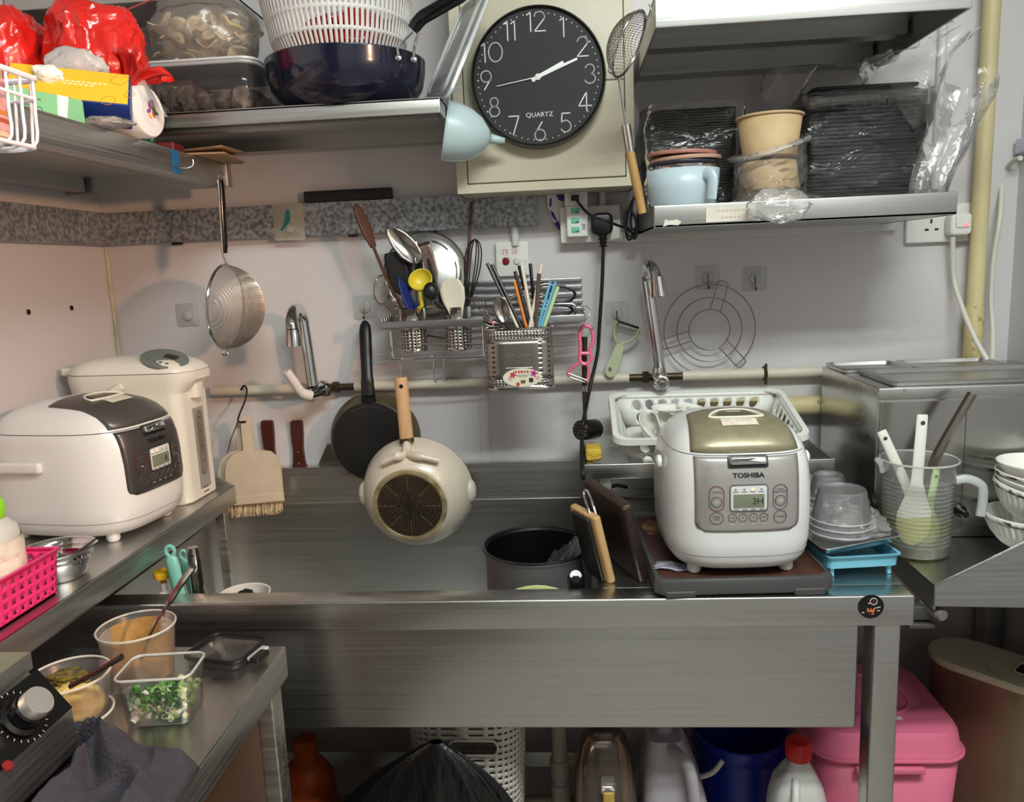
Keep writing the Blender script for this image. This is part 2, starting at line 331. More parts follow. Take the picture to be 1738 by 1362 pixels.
CT = thing('prep_counter', 'low steel prep counter holding sauce tubs and a dark towel', 'counter', (-.78, .5, 0))
XC = -.466; ZCt = .785; YC = 1.148
W(CT, 'top_panel', G().rbox(((XL+.01+XC)/2, (YC-.35)/2, ZCt-.003), (XC-XL-.01, YC+.35, .006), .002, .002), mk('counter_steel', (190, 190, 187), .34, 1, var=.06, vs=8, stretch=(6, 3, 6), rvar=.06))
W(CT, 'front_lip', G().rbox((XC-.003, (YC-.35)/2, ZCt-.029), (.006, YC+.35, .047), .002, .002), mk('lip_steel', (190, 190, 187), .36, 1))
W(CT, 'end_lip', G().rbox(((XL+XC)/2, YC-.003, ZCt-.029), (XC-XL-.03, .006, .047), .002, .002), DARKSTEEL)
for x, y in ((XC-.03, YC-.03), (XC-.03, -.3), (XL+.05, YC-.03)):
    W(CT, 'leg', G().rbox((x, y, .366), (.04, .04, .732), .003, .001), STEELD)
W(CT, 'side_panel', G().bb(XC-.045, XC-.035, -.28, YC-.052, .02, .73), mk('brown_panel', (84, 66, 54), .45, .3, var=.1, vs=5))
W(CT, 'panel_rail', G().bb(XC-.034, XC-.030, .86, .875, .02, .73), STEELD)

RC = thing('stove_counter', 'steel counter along the right wall with a sloping front lip under the jug', 'counter', (.79, 1.5, 0))
XK = .583; ZK = .832; YK = 1.245
W(RC, 'top_panel', G().bb(XK, XR-.01, YK, 1.83, ZK-.006, ZK), mk('counter_steel_right', (190, 190, 187), .28, 1, var=.05, vs=4, rvar=.04))
g = G(); g.loft([[(XK, y, .797), (XR-.01, y, .785), (XR-.01, y, .955), (.80, y, .948), (XK, y, ZK)] for y in (YK-.003, YK+.001)]); W(RC, 'front_lip', g, mk('lip_steel_right', (190, 190, 187), .34, 1, var=.1, vs=6, stretch=(.4, 50, 50), rvar=.05))
W(RC, 'edge_bead', G().tube([(XK, YK-.002, .797), (XK, YK-.002, ZK), (.80, YK-.002, .948), (XR-.01, YK-.002, .955)], .0018, 6), STEELX)
W(RC, 'side_lip', G().bb(XK, XK+.003, YK, 1.83, .79, ZK-.006), DARKSTEEL)
W(RC, 'leg', G().rbox((.97, 1.30, .39), (.04, .04, .785), .003, .001), STEELD)
W(RC, 'leg', G().rbox((.97, 1.80, .39), (.04, .04, .785), .003, .001), STEELD)
W(RC, 'leg', G().rbox((.62, 1.80, .39), (.04, .04, .785), .003, .001), STEELD)
# bracket and pipe end between bench and counter
BR = thing('pipe_bracket', 'small grey bracket and capped pipe end between bench and right counter', 'bracket', (.58, 1.27, 0))
a = YP(1560, 1040, 1.28)
W(BR, 'bracket_plate', G().rbox((a.x-.002, 1.28, a.z+.002), (.036, .02, .024), .003, .002), mk('grey_plastic', (70, 66, 66), .5))
W(BR, 'bracket_foot', G().rbox((a.x-.002, 1.275, a.z-.018), (.044, .024, .008), .003, .002), mk('grey_plastic', (70, 66, 66), .5))
b = YP(1590, 1040, 1.262)
W(BR, 'pipe_end', G().lathe([(.0, -.03), (.011, -.03), (.011, .012), (.0085, .016), (0, .016)], 16, TM((b.x, 1.264, b.z), (PI/2, 0, .25))), mk('grey_pipe', (112, 106, 104), .45))

# ================================================================ wall shelves
def shelf(name, label, x0, x1, y0, y1, zt, lip, mat, up=0, chan=(), end=None):
    T = thing(name, label, 'shelf', ((x0+x1)/2, (y0+y1)/2, zt)); 
    W(T, 'top_panel', G().bb(x0, x1, y0, y1, zt-.004, zt), mat)
    W(T, 'front_lip', G().rbox(((x0+x1)/2, y0+.002, zt+up-lip/2), (x1-x0, .004, lip), .0015, .0015), mat)
    for (ya, yb, h) in chan: W(T, 'channel', G().bb(x0+.01, x1-.01, ya, yb, zt-h, zt-.004), mat)
    for x in (x0+.002, x1-.002): W(T, 'end_lip', G().bb(x-.002, x+.002, y0+.004, y1, zt+up-lip, zt+up), mat)
    return T
SHM = mk('shelf_steel', (190, 190, 187), .40, 1, var=.04, vs=6, stretch=(.4, 60, 60), rvar=.08)
za = YP(600, 173, 1.5).z; xa = YP(747, 180, 1.5).x
BS = shelf('wall_shelf', 'steel wall shelf holding the dark wok and the clear tubs', XL+.02, xa, 1.5, 1.845, za, .028, SHM, 0, ((1.53, 1.56, .032), (1.80, 1.845, .032)))
# upper left shelf only showing its lower edge
zu = YP(220, 3, 1.60).z
US = shelf('wall_shelf', 'steel wall shelf above the red bags, only its lower edge in view', XL+.005, -.66, 1.60, 1.845, zu+.03, .032, SHM, 0)
# shelf on the left wall, running towards the camera
zl = 1.612; xl = -.722
LS = thing('side_shelf', 'dull steel shelf on the left wall holding the red bags and glove boxes', 'shelf', (-.9, .8, zl))
DSH = mk('shelf_steel_side', (190, 190, 187), .42, 1, var=.12, vs=6, stretch=(50, .4, 50), rvar=.08)
W(LS, 'top_panel', G().bb(XL+.005, xl, -.3, 1.72, zl-.010, zl-.006), DSH)
W(LS, 'front_lip', G().rbox((xl, .71, zl-.022), (.004, 2.02, .046), .0015, .0015), DSH)
W(LS, 'end_lip', G().bb(XL+.005, xl, 1.716, 1.72, zl-.045, zl), DSH)
W(LS, 'end_cap', G().rbox((xl+.001, 1.708, zl-.02), (.010, .026, .052), .003, .003), mk('end_cap_steel', (190, 190, 187), .45, 1))
W(LS, 'channel', G().bb(xl-.05, xl-.02, -.3, 1.70, zl-.04, zl-.010), DSH)
W(LS, 'channel', G().bb(XL+.03, XL+.06, -.3, 1.70, zl-.04, zl-.010), DSH)
tp = obj('tape', G().box((0, 0, 0), (.0006, .030, .044)), mk('blue_tape', (30, 96, 140), .5), LS); q = XP(299, 278, xl+.003); tp.location = Vector((xl+.0028, q.y, zl-.022))-LS.location
hk = obj('wire_hook', G().tube(spline([(0, -.012, -.008), (.006, 0, -.010), (.016, .012, -.010), (.024, .018, -.004), (.024, .019, .006)], 4), .0012, 6), CHROME, tp)
# right shelves
zb = YP(1110, 48, 1.40).z; xb0 = YP(1112, 30, 1.40).x; xb1 = YP(1650, 5, 1.40).x
RU = shelf('wall_shelf', 'upper steel wall shelf beside the clock box, over the bagged trays', xb0, xb1, 1.40, 1.845, zb+.052, .052, SHM, 0, ((1.46, 1.49, .02), (1.62, 1.66, .03), (1.79, 1.845, .04)))
zc = YP(1110, 388, 1.5).z; xc0 = YP(1110, 375, 1.5).x; xc1 = YP(1625, 350, 1.5).x
COPPER = mk('heat_tinted_steel', (190, 190, 187), .30, 1, var=.02, vs=6, stretch=(.4, 40, 40), rvar=.02)
RL = shelf('wall_shelf', 'lower steel tray shelf holding the blue mug and bagged containers', xc0, xc1, 1.5, 1.845, zc+.005, .041, COPPER, .036)
a = YP(1198, 366, 1.5); b = YP(1282, 360, 1.5)
lb = W(RL, 'paper_label', G().box(((a.x+b.x)/2, 1.4985, (a.z+b.z)/2), (b.x-a.x, .0006, .027)), mk('aged_label', (214, 208, 194), .6, var=.06, vs=40)); lb['label'] = 'worn paper label'
bars(lb, TM(((a.x+b.x)/2, 1.498, (a.z+b.z)/2+.006)) @ FACE, (7, 0, 0, 5), mk('faded_red', (206, 176, 160), .7), h_=.0035, gap=.004, w_=.006, name='faded_writing')
for o in lb.children: o.location = (0, 0, 0)
pr = W(RL, 'label_remnant', G().prism([(0, 0), (.012, .003), (.028, .001), (.034, .007), (.026, .012), (.012, .010), (.004, .013)], 0, .0005, TM((YP(1125, 385, 1.5).x, 1.4984, YP(1125, 385, 1.5).z)) @ FACE), mk('aged_label', (214, 208, 194), .6))

# ================================================================ steel stand over the sink deck
zs = YP(1200, 785, 1.52).z; xs0 = YP(992, 793, 1.52).x; xs1 = YP(1418, 775, 1.52).x
ST = thing('sink_stand', 'low steel stand at the back of the sink carrying the drying basket', 'stand', ((xs0+xs1)/2, 1.65, ZR))
W(ST, 'top_panel', G().bb(xs0, xs1, 1.52, 1.795, zs-.030, zs-.026), STEELX)
W(ST, 'back_lip', G().bb(xs0, xs1, 1.791, 1.795, zs-.026, zs), STEELX)
W(ST, 'inner_ledge', G().bb(xs0+.002, xs0+.018, 1.523, 1.79, zs-.003, zs), STEELX)
W(ST, 'front_lip', G().rbox(((xs0+xs1)/2, 1.521, zs-.014), (xs1-xs0, .004, .03), .0015, .0015), STEELX)
for x in (xs0+.002, xs1-.002): W(ST, 'side_lip', G().bb(x-.002, x+.002, 1.523, 1.795, zs-.03, zs), STEELX)
for x in (.07, xs1-.02):
    for y in (1.54, 1.775): W(ST, 'leg', G().rbox((x, y, (ZR+zs-.03)/2), (.022, .022, zs-.03-ZR), .002, .001), STEELD)

# ================================================================ clock, fuse box, funnel, skimmer
FB = thing('fuse_box', 'beige metal fuse box mounted on the wall behind the round clock', 'fuse box', (0, 1.78, 1.53))
BEIGE = mk('beige_enamel', (198, 190, 168), .42, var=.03, vs=5, bump=.02, bs=60)
YX = 1.70; bl = YP(780, 328, YX); br = YP(1078, 316, YX); x0, x1, z0 = bl.x-.004, br.x, (bl.z+br.z)/2; ztop = 2.02
di = YP(795, 311, YX); dr = YP(1062, 300, YX); dx0, dx1, dz = di.x, dr.x, (di.z+dr.z)/2
g = G(); ga = .0018   # hollow box with a real opening, the door hung in it
for bx_ in ((x0, dx0-ga, z0, ztop), (dx1+ga, x1, z0, ztop), (dx0-ga, dx1+ga, z0, dz-ga), (dx0-ga, dx1+ga, ztop-.02+ga, ztop)): g.bb(bx_[0], bx_[1], YX, YX+.004, bx_[2], bx_[3])
g.bb(x0, x0+.003, YX+.004, YB-.002, z0, ztop); g.bb(x1-.003, x1, YX+.004, YB-.002, z0, ztop); g.bb(x0, x1, YX+.004, YB-.002, z0, z0+.003); g.bb(x0, x1, YX+.004, YB-.002, ztop-.003, ztop); g.bb(x0, x1, YB-.005, YB-.002, z0, ztop)
W(FB, 'cabinet', g, BEIGE)
W(FB, 'door', G().rbox(((dx0+dx1)/2, YX+.0005, (dz+ztop-.02)/2), (dx1-dx0, .006, ztop-.02-dz), .002, .002), BEIGE)
q = YP(1038, 118, YX-.004)
W(FB, 'latch_plate', G().rbox((q.x+.002, YX-.005, q.z), (.046, .004, .038), .002, .001), BEIGE)
W(FB, 'lock', G().lathe([(0, .004), (.0075, .004), (.0075, .002), (.0085, .0015), (.0085, 0)], 20, TM((q.x+.001, YX-.007, q.z), (PI/2, 0, 0))), POLISH)
q2 = YP(938, 158, YX-.003)

CL = thing('wall_clock', 'round black wall clock with thin white numerals and white hands', 'clock')
cc = YP(913, 130, 1.662); CL.location = (cc.x, 1.697, cc.z); CRD = (YP(1029, 130, 1.662).x-YP(797, 130, 1.662).x)/2
CL.rotation_euler = (0, R(-.2), 0)
MC = TM(rot=(PI/2, 0, 0))       # lathe z -> -y
obj('case', G().lathe([(CRD*.98, 0), (CRD, .006), (CRD, .024), (CRD*.993, .033), (CRD*.975, .0375), (CRD*.955, .0355), (CRD*.945, .030)], 72, MC), mk('clock_black', (9, 9, 10), .22), CL)
obj('dial', G().prism(circ(CRD*.95, 64), .029, .0305, MC), mk('dial_black', (12, 12, 13), .6), CL)
obj('glass', G().prism(circ(CRD*.947, 64), .0345, .0352, MC), clear('clock_glass', (255, 255, 255), 0, .02, fres=.5), CL)
WH = mk('clock_white', (228, 228, 226), .5)
def arc(cx, cy, rx, ry, a0, a1, n=14): return [(cx+rx*math.cos(R(a0+(a1-a0)*i/n)), cy+ry*math.sin(R(a0+(a1-a0)*i/n))) for i in range(n+1)]
DG = {'1': ([[(-.14, .36), (.06, .5), (.06, -.5)]], .3), '2': ([arc(0, .23, .28, .27, 170, -20, 14)+[(-.30, -.5), (.31, -.5)]], .62),
 '3': ([arc(-.02, .25, .25, .25, 160, -80, 14), arc(-.02, -.24, .29, .26, 82, -160, 14)], .58), '4': ([[(.14, -.5), (.14, .5), (-.30, -.22), (.32, -.22)]], .62),
 '5': ([[(.26, .5), (-.18, .5), (-.23, .06)]+arc(.0, -.19, .29, .31, 130, -150, 16)], .58), '6': ([[(.14, .5), (-.2, .0)]+[], arc(0, -.20, .29, .30, 0, 360, 22)], .58),
 '7': ([[(-.28, .5), (.29, .5), (-.06, -.5)]], .6), '8': ([arc(0, .26, .22, .235, 0, 360, 20), arc(0, -.24, .28, .265, 0, 360, 20)], .56),
 '9': ([[(-.12, -.5), (.22, .0)], arc(0, .20, .29, .30, 0, 360, 22)], .58), '0': ([arc(0, 0, .38, .5, 0, 360, 28)], .80)}
def stroke(g, pts, wd, M):
    for a_, b_ in zip(pts, pts[1:]):
        d = Vector((b_[0]-a_[0], b_[1]-a_[1], 0)); L_ = d.length
        if L_ < 1e-6: continue
        g.box(((a_[0]+b_[0])/2, (a_[1]+b_[1])/2, 0), (1, 1, 1), None) if False else g.box((0, 0, 0), (L_+wd*.6, wd, .0006), M @ TM(((a_[0]+b_[0])/2, (a_[1]+b_[1])/2, 0), (0, 0, math.atan2(d.y, d.x))))
for h in range(1, 13):
    s_ = str(h); a = R(90-30*h); rad = CRD*.765; hh = CRD*.265; wt = sum(DG[c_][1] for c_ in s_)*hh+(.10*hh if len(s_) > 1 else 0)
    g = G(); x = -wt/2
    for c_ in s_:
        st_, wdt = DG[c_]
        for pl in st_: stroke(g, [(px_*hh+x+wdt*hh/2, py_*hh) for px_, py_ in pl], .0022, MC @ TM((rad*math.cos(a), rad*math.sin(a), .0312)))
        x += wdt*hh+.10*hh
    obj('numeral', g, WH, CL, smooth=0)
for k in range(60):
    a = 2*PI*k/60; big = k % 5 == 0
    obj('minute_dot', G().prism(circ(.0016 if big else .0012, 8), .0306, .0312, MC @ TM((CRD*.885*math.cos(a), CRD*.885*math.sin(a), 0))), WH, CL, smooth=0)
def hand(name, ang, l0, l1, w0, w1, z):
    g = G().prism([(-w0/2, -l0), (w0/2, -l0), (w1/2, l1), (-w1/2, l1)], z, z+.0007, MC @ TM(rot=(0, 0, R(-ang)))); obj(name, g, mk('hand_white', (240, 240, 240), .4), CL, smooth=0)
hand('hour_hand', 64, .014, CRD*.42, .008, .0055, .0316); hand('minute_hand', 69.5, .014, CRD*.62, .0062, .0046, .0324); hand('second_hand', 261, .002, CRD*.62, .0018, .0012, .0332)
obj('hand_hub', G().lathe([(.0062, .0314), (.0062, .0338), (.003, .0345), (0, .0346)], 16, MC), WH, CL)
text('lettering', 'QUARTZ', .0125, WH, CL, TM((0, -.0312, -CRD*.53)) @ FACE, .0002, sx=1.1)

FN = thing('funnel', 'pale blue plastic funnel hanging by its hook beside the clock', 'funnel')
FN.location = YP(757, 222, 1.62); LB = mk('pale_blue_plastic', (186, 206, 208), .35)
rF = (YP(760, 168, 1.62)-YP(760, 270, 1.62)).length/2; LF = (YP(757, 222, 1.62)-YP(857, 235, 1.62)).length
d = (YP(857, 235, 1.62)-YP(757, 220, 1.62)); MF = look((0, 0, 0), (d.x, d.y+.02, d.z))
obj('cone', G().shell([(rF*1.03, -.003), (rF*1.03, .001), (rF, .002), (rF*.97, LF*.18), (rF*.86, LF*.38), (rF*.64, LF*.57), (rF*.34, LF*.70), (rF*.16, LF*.76)], 36, MF), LB, FN, solid=.0015)
obj('spout', G().shell([(rF*.17, LF*.75), (rF*.14, LF*.85), (rF*.10, LF)], 16, MF), LB, FN, solid=.0012)
obj('rib', G().tube([MF @ Vector(p_) for p_ in ((0, -rF*1.0, .004), (0, -rF*.97, LF*.2), (0, -rF*.87, LF*.4), (0, -rF*.65, LF*.58), (0, -rF*.2, LF*.74))], .0011, 6), mk('pale_blue_ridge', (214, 236, 238), .35), FN)
hp = YP(765, 172, 1.62)-FN.location
obj('hang_hook', G().tube(spline([hp+Vector((-.002, 0, -.01)), hp+Vector((-.001, 0, .012)), hp+Vector((.008, 0, .022)), hp+Vector((.018, 0, .024))], 5), .003, 8, sq=.6), LB, FN)

SK = thing('skimmer', 'wire mesh skimmer with bamboo handle hanging beside the clock box', 'skimmer')
s0 = YP(1100, 362, 1.46); s1 = YP(1079, 258, 1.46); s2 = YP(1072, 212, 1.46); s3 = YP(1060, 130, 1.45); s4 = YP(1096, 17, 1.40); SK.location = s0-Vector((.010, 0, 0))
L0 = lambda v: v-s0
obj('bamboo_handle', G().tube([L0(s0), L0(s0.lerp(s1, .5)), L0(s1)], [.0075, .0085, .008], 12), mk('bamboo', (170, 132, 76), .45, var=.2, vs=30, stretch=(1, 1, .3)), SK)
obj('ferrule', G().tube([L0(s1), L0(s2)], .0082, 12), POLISH, SK)
obj('wire_stem', G().tube([L0(s2), L0(s3)], .0022, 8), POLISH, SK)
cM = YP(1076, 75, 1.425); ax = (s4-s3).normalized(); hl = (s4-s3).length/2; ctr = (s3+s4)/2
side = Vector((.30, .85, 0)); side = (side-ax*side.dot(ax)).normalized(); nrm_ = ax.cross(side).normalized()
if nrm_.x > 0: nrm_ = -nrm_
mm = Matrix((ax, side, nrm_)).transposed().to_4x4(); mm.translation = L0(ctr)
obj('rim_wire', G().tube([mm @ Vector((hl*math.cos(2*PI*i/40), hl*math.sin(2*PI*i/40), 0)) for i in range(40)], .0024, 8, True), POLISH, SK)
MESH = mk('wire_mesh', (150, 140, 128), .4, .9)
g = G(); nW = 26
for k in range(1, nW):
    u = -1+2*k/nW
    for ax_ in (0, 1):
        h_ = math.sqrt(max(0, 1-u*u)); pts = []
        for j in range(13):
            v_ = -h_+2*h_*j/12; rr_ = u*u+v_*v_; pts.append(mm @ (Vector((u*hl, v_*hl, 0)) if ax_ == 0 else Vector((v_*hl, u*hl, 0)))+mm.to_3x3() @ Vector((0, 0, hl*.62*(1-rr_)**.7 if rr_ < 1 else 0)))
        g.tube(pts, .00055, 3)
o = obj('mesh_bowl', g, MESH, SK); o['kind'] = 'stuff'
obj('rim_ear', G().tube(spline([L0(s4)+Vector((0, 0, 0)), L0(s4)+Vector((.012, -.004, -.012)), L0(s4)+Vector((.02, 0, -.006)), L0(s4)+Vector((.016, .004, .01))], 5), .0016, 6), POLISH, SK)

# ================================================================ sieve hanging from the left shelf
SV = thing('sieve', 'round fine mesh sieve with black handle hanging from the left shelf', 'sieve')
YS = 1.66; t0 = YP(376, 305, YS); t1 = YP(383, 430, YS); t2 = YP(386, 452, YS); SV.location = t0
L1 = lambda v: v-t0
obj('handle', G().tube([L1(t0), L1(t0.lerp(t1, .1)), L1(t0.lerp(t1, .9)), L1(t1)], [.006, .0085, .0085, .0055], 10, sq=.6), mk('black_gloss', (10, 10, 11), .2), SV)
obj('handle_wire', G().tube([L1(t0)+Vector((-.005, -.006, 0)), L1(t1)+Vector((-.004, -.006, -.004)), L1(t2)], .0022, 6), POLISH, SV)
b0 = YP(383, 450, YS); b1 = YP(385, 592, YS); ax = (b1-b0).normalized(); hl = (b1-b0).length/2; ctr = (b0+b1)/2
side = Vector((.02, 1, 0)); side = (side-ax*side.dot(ax)).normalized(); nrm_ = ax.cross(side).normalized()
if nrm_.x < 0: nrm_ = -nrm_
mm = Matrix((ax, side, nrm_)).transposed().to_4x4(); mm.translation = L1(ctr); mq = mm.to_3x3()
obj('rim', G().tube([mm @ Vector((hl*math.cos(2*PI*i/48), hl*math.sin(2*PI*i/48), 0)) for i in range(48)], .0032, 8, True), POLISH, SV)
SIEVE = clear('fine_mesh', (140, 134, 128), .5, .5, fres=.3)
obj('mesh_bowl', G().shell([(hl*math.cos(R(a_)), hl*.86*math.sin(R(a_))) for a_ in range(0, 91, 6)], 40, mm), SIEVE, SV)
g = G()
for k in range(1, 44):
    u = -1+2*k/44; h_ = math.sqrt(1-u*u)
    for s_ in (0, 1):
        pts = []
        for j in range(11):
            v_ = (-h_+2*h_*j/10)*.995; z_ = hl*.865*math.sqrt(max(0, 1-u*u-v_*v_)); pts.append(mm @ (Vector((u*hl, v_*hl, z_)) if s_ else Vector((v_*hl, u*hl, z_))))
        g.tube(pts, .0005, 3)
o = obj('mesh_wires', g, MESH, SV); o['kind'] = 'stuff'
obj('rest_ear', G().tube(spline([mm @ Vector((hl, -.012, 0)), mm @ Vector((hl+.012, -.010, -.004)), mm @ Vector((hl+.016, .0, -.006)), mm @ Vector((hl+.012, .010, -.004)), mm @ Vector((hl, .012, 0))], 5), .002, 6), POLISH, SV)
obj('rest_ear', G().tube(spline([mm @ Vector((hl*.8, hl*.6, 0)), mm @ Vector((hl*.9, hl*.75, .004)), mm @ Vector((hl*.75, hl*.8, .006)), mm @ Vector((hl*.62, hl*.78, 0))], 5), .002, 6), POLISH, SV)
obj('hang_loop', G().tube([L1(t0)+Vector((0, 0, .006+.008*math.sin(2*PI*i/16)))+Vector((.006*math.cos(2*PI*i/16), 0, 0)) for i in range(16)], .0014, 6, True), POLISH, SV)

# ================================================================ wok and colander on the back left shelf
ZS1 = BS.location.z
WK = thing('wok', 'deep dark blue wok with black handle on the back shelf', 'wok')
wl_, wr_ = YP(458, 95, 1.62), YP(716, 85, 1.62); rw = (wr_.x-wl_.x)/2*.97; wc = Vector(((wl_.x+wr_.x)/2, 1.592, ZS1)); WK.location = wc
wl_, wr_ = YP(458, 95, wc.y), YP(716, 85, wc.y); rw = (wr_.x-wl_.x)/2; wc.x = (wl_.x+wr_.x)/2; WK.location = wc; hw = YP(590, 72, wc.y-rw).z-ZS1
hw = max(.085, hw); NAVY = mk('navy_enamel', (22, 24, 44), .16, coat=.4, var=.2, vs=9)
obj('bowl', G().shell([(0, .001), (rw*.60, .001), (rw*.72, .006), (rw*.86, .022), (rw*.95, hw*.45), (rw*.99, hw*.75), (rw, hw), (rw*1.004, hw+.002)], 48), NAVY, WK, solid=.003, off=1)
h0 = YP(676, 92, wc.y-rw*.9)-wc; h1 = YP(700, 50, wc.y-rw*.95)-wc; h2 = YP(730, 22, wc.y-rw)-wc; h3 = YP(790, -12, wc.y-rw*1.05)-wc
obj('handle', G().tube(spline([h1, h1.lerp(h2, .5)+Vector((.0, 0, .004)), h2, h3], 5), [.011]*2+[.0125]*13+[.011], 12, sq=.7), mk('black_gloss', (10, 10, 11), .2), WK)
for dx in (0, .026):
    e0 = h0+Vector((dx, .002+dx*.3, -.002*dx/.026)); obj('handle_bracket', G().tube(spline([e0, e0+Vector((.002, -.004, .012)), h1+Vector((dx*.4, 0, -.004))], 5), .0038, 8, sq=.6), CHROME, WK)
    obj('rivet', G().lathe([(.0055, -.002), (.0055, .0015), (.003, .003), (0, .0032)], 14, TM(e0+Vector((0, -.002, -.006)), (PI/2, 0, .2))), CHROME, WK)
CN = thing('colander', 'white plastic slotted colander nested in the dark wok', 'colander'); WHP = mk('white_plastic_basket', (222, 218, 214), .4, sss=.05)
rc = rw*.955; CN.location = wc+Vector((-.010, .0, .052))
prof = [(rc*.60, 0), (rc*.80, .035), (rc*.90, .07), (rc*.95, .105), (rc*1.0, .145), (rc*1.02, .17)]
def pr_(t_):
    k = t_*(len(prof)-1); i = min(int(k), len(prof)-2); f_ = k-i; return (prof[i][0]*(1-f_)+prof[i+1][0]*f_, prof[i][1]*(1-f_)+prof[i+1][1]*f_)
obj('slotted_wall', G().perf(84, 5, lambda u, v: (pr_(v)[0]*math.cos(2*PI*u), pr_(v)[0]*math.sin(2*PI*u), pr_(v)[1]), None, kind='sq', hw=.20, hh=.40), WHP, CN, solid=.0022)
obj('base', G().prism(circ(rc*.605, 40), 0, .002), WHP, CN)
obj('rim', G().tube([(rc*1.03*math.cos(2*PI*i/48), rc*1.03*math.sin(2*PI*i/48), .171) for i in range(48)], .004, 8, True), WHP, CN)
# red bag inside the colander
REDB = mk('red_plastic_film', (208, 36, 28), .2, var=.14, vs=14, coat=.2, bump=.7, bs=13)
def crumple(rx, ry, rz, s1, a1, s2, a2, seed, nu=40, nv=24, flat=None, sq=1.0, box=1.0):
    g = G()
    def fn(u, v):
        th = 2*PI*u; ph = PI*v; s_ = math.sin(ph)**box if math.sin(ph) > 1e-9 else 0
        p_ = Vector((math.copysign(abs(math.cos(th))**sq, math.cos(th))*s_, math.copysign(abs(math.sin(th))**sq, math.sin(th))*s_, -math.copysign(abs(math.cos(ph))**box, math.cos(ph))))
        k = 1+a1*noise.noise(p_*s1+Vector((seed, 0, 0)))+a2*(ridge(p_, s2, seed)-.5)+a2*.6*(ridge(p_, s2*2.1, seed+3)-.5)
        q = Vector((p_.x*rx*k, p_.y*ry*k, p_.z*rz*k))
        if flat is not None and q.z < flat: q.z = flat+(q.z-flat)*.02
        return q
    return g.grid(nu, nv, fn, wrapu=True)
solo('plastic_bag', 'red plastic bag of food inside the white colander', 'bag', crumple(.09, .09, .05, 1.5, .3, 3, .15, 4, 30, 16), REDB, loc=CN.location+Vector((.02, 0, .08)))
# clear tub lid leaning beside the wok
l0_, l1_, l2_, l3_ = YP(722, 162, 1.505), YP(746, 160, 1.505), YP(812, 0, 1.505), YP(770, -10, 1.7)
CLP = clear('clear_plastic', (236, 240, 244), .05, .12, fres=.8); CLE = clear('clear_plastic_edge', (236, 240, 246), .45, .15, fres=.8)
LD = thing('tub_lid', 'clear rectangular tub lid leaning upright beside the wok', 'lid'); LD.location = (l1_.x-.024, 1.568, ZS1+.003); LD.rotation_euler = (0, 0, R(32))
tilt = math.atan2(l2_.x-l1_.x, l2_.z-l1_.z); MLd = TM(rot=(0, tilt, 0)) 
obj('sheet', G().rbox((0, 0, .115), (.003, .128, .22), .001, .001, M=MLd), CLP, LD)
obj('rim', G().tube([MLd @ Vector((.004, y_, z_+.115)) for y_, z_ in rr(.135, .23, .02, 5)], .0042, 8, True), CLE, LD)
for dz_ in (.03, .05): obj('ridge', G().tube([MLd @ Vector((-.003, y_, z_+.115)) for y_, z_ in rr(.135-dz_, .23-dz_, .016, 4)], .0016, 6, True), CLE, LD)

# clear tub with dried food and the bag lying on it
tl, trr = YP(236, 110, 1.51), YP(424, 100, 1.51); TB = thing('storage_tub', 'clear plastic tub of dried mushrooms with a frosted lid on the back shelf', 'tub')
wT = trr.x-tl.x+.012; hT = YP(330, 104, 1.51).z-ZS1; dT = .20; TB.location = ((tl.x+trr.x)/2, 1.508+dT/2, ZS1)
def tubrings(w_, d_, h_, r_, k0=.90):
    return [[(x, y, z) for x, y in rr(w_*k, d_*k, r_*k, 6)] for k, z in ((k0*.97, 0), (k0, .004), (k0+(1-k0)*.5, h_*.5), (1, h_))]
obj('body', G().loft(tubrings(wT*.96, dT*.96, hT-.006, .03), True, False), clear('tub_clear', (200, 200, 205), .02, .1, fres=.6), TB, solid=.0015)
obj('lid', G().rbox((0, 0, hT-.002), (wT, dT, .010), .032, .003), clear('lid_frosted', (220, 226, 230), .55, .3), TB)
obj('lid_rim', G().tube([(x, y, hT+.002) for x, y in rr(wT, dT, .03, 6)], .003, 6, True), clear('lid_rim_frosted', (230, 236, 240), .75, .3), TB)
MUSH = mk('dried_mushroom', (112, 96, 84), .8, col2=(70, 58, 50), vs=40, bump=.5, bs=60)
for k in range(15):
    a = (k % 5-2)*wT*.15+random.uniform(-.008, .008); b_ = (k//5-1)*.055
    solo('dried_mushroom', 'dried brown mushroom packed inside the clear lidded tub', 'mushroom', crumple(.021, .019, .017+.006*random.random(), 2, .5, 4, .3, k*3.1, 16, 10), MUSH, loc=TB.location+Vector((a, b_, .026+.018*random.random())), rz=k, group='dried mushrooms in the tub')
obj('inner_divider', G().rbox((-wT*.26, -dT*.12, hT*.42), (.052, .05, hT*.72), .006, .002), clear('divider', (216, 200, 204), .28, .3), TB)

ZB = YP(330, 94, 1.6).z
ZG = thing('zip_bag', 'clear zip bag of beige dried slices lying on the tub lid', 'bag'); ZG.location = (TB.location.x-.014, 1.60, TB.location.z+hT+.008)
def bagfn(u, v):
    th = 2*PI*u; ph = PI*v; s_ = math.sin(ph)**.55; x = math.cos(th)*s_; y = math.sin(th)*s_; z = -math.cos(ph)
    k = 1+.10*noise.noise(Vector((x*2, y*2, z*2+5)))+.06*(ridge((x, y, z), 2.5, 2)-.5)
    return (x*.108*k, y*.085*k, max(-.0005, .062+z*.068*k))
obj('film', G().grid(44, 24, bagfn, wrapu=True), clear('bag_film', (236, 226, 218), .20, .2, bump=.4, bs=14, fres=.9), ZG)
obj('zip_strip', G().tube([(-.125, -.085, .085), (-.05, -.105, .098), (.06, -.103, .11), (.11, -.09, .118)], .0018, 6), mk('zip_red', (190, 90, 86), .4), ZG)
DRY = mk('dried_slice', (222, 206, 172), .75, col2=(190, 166, 128), vs=45, bump=.3, bs=50)
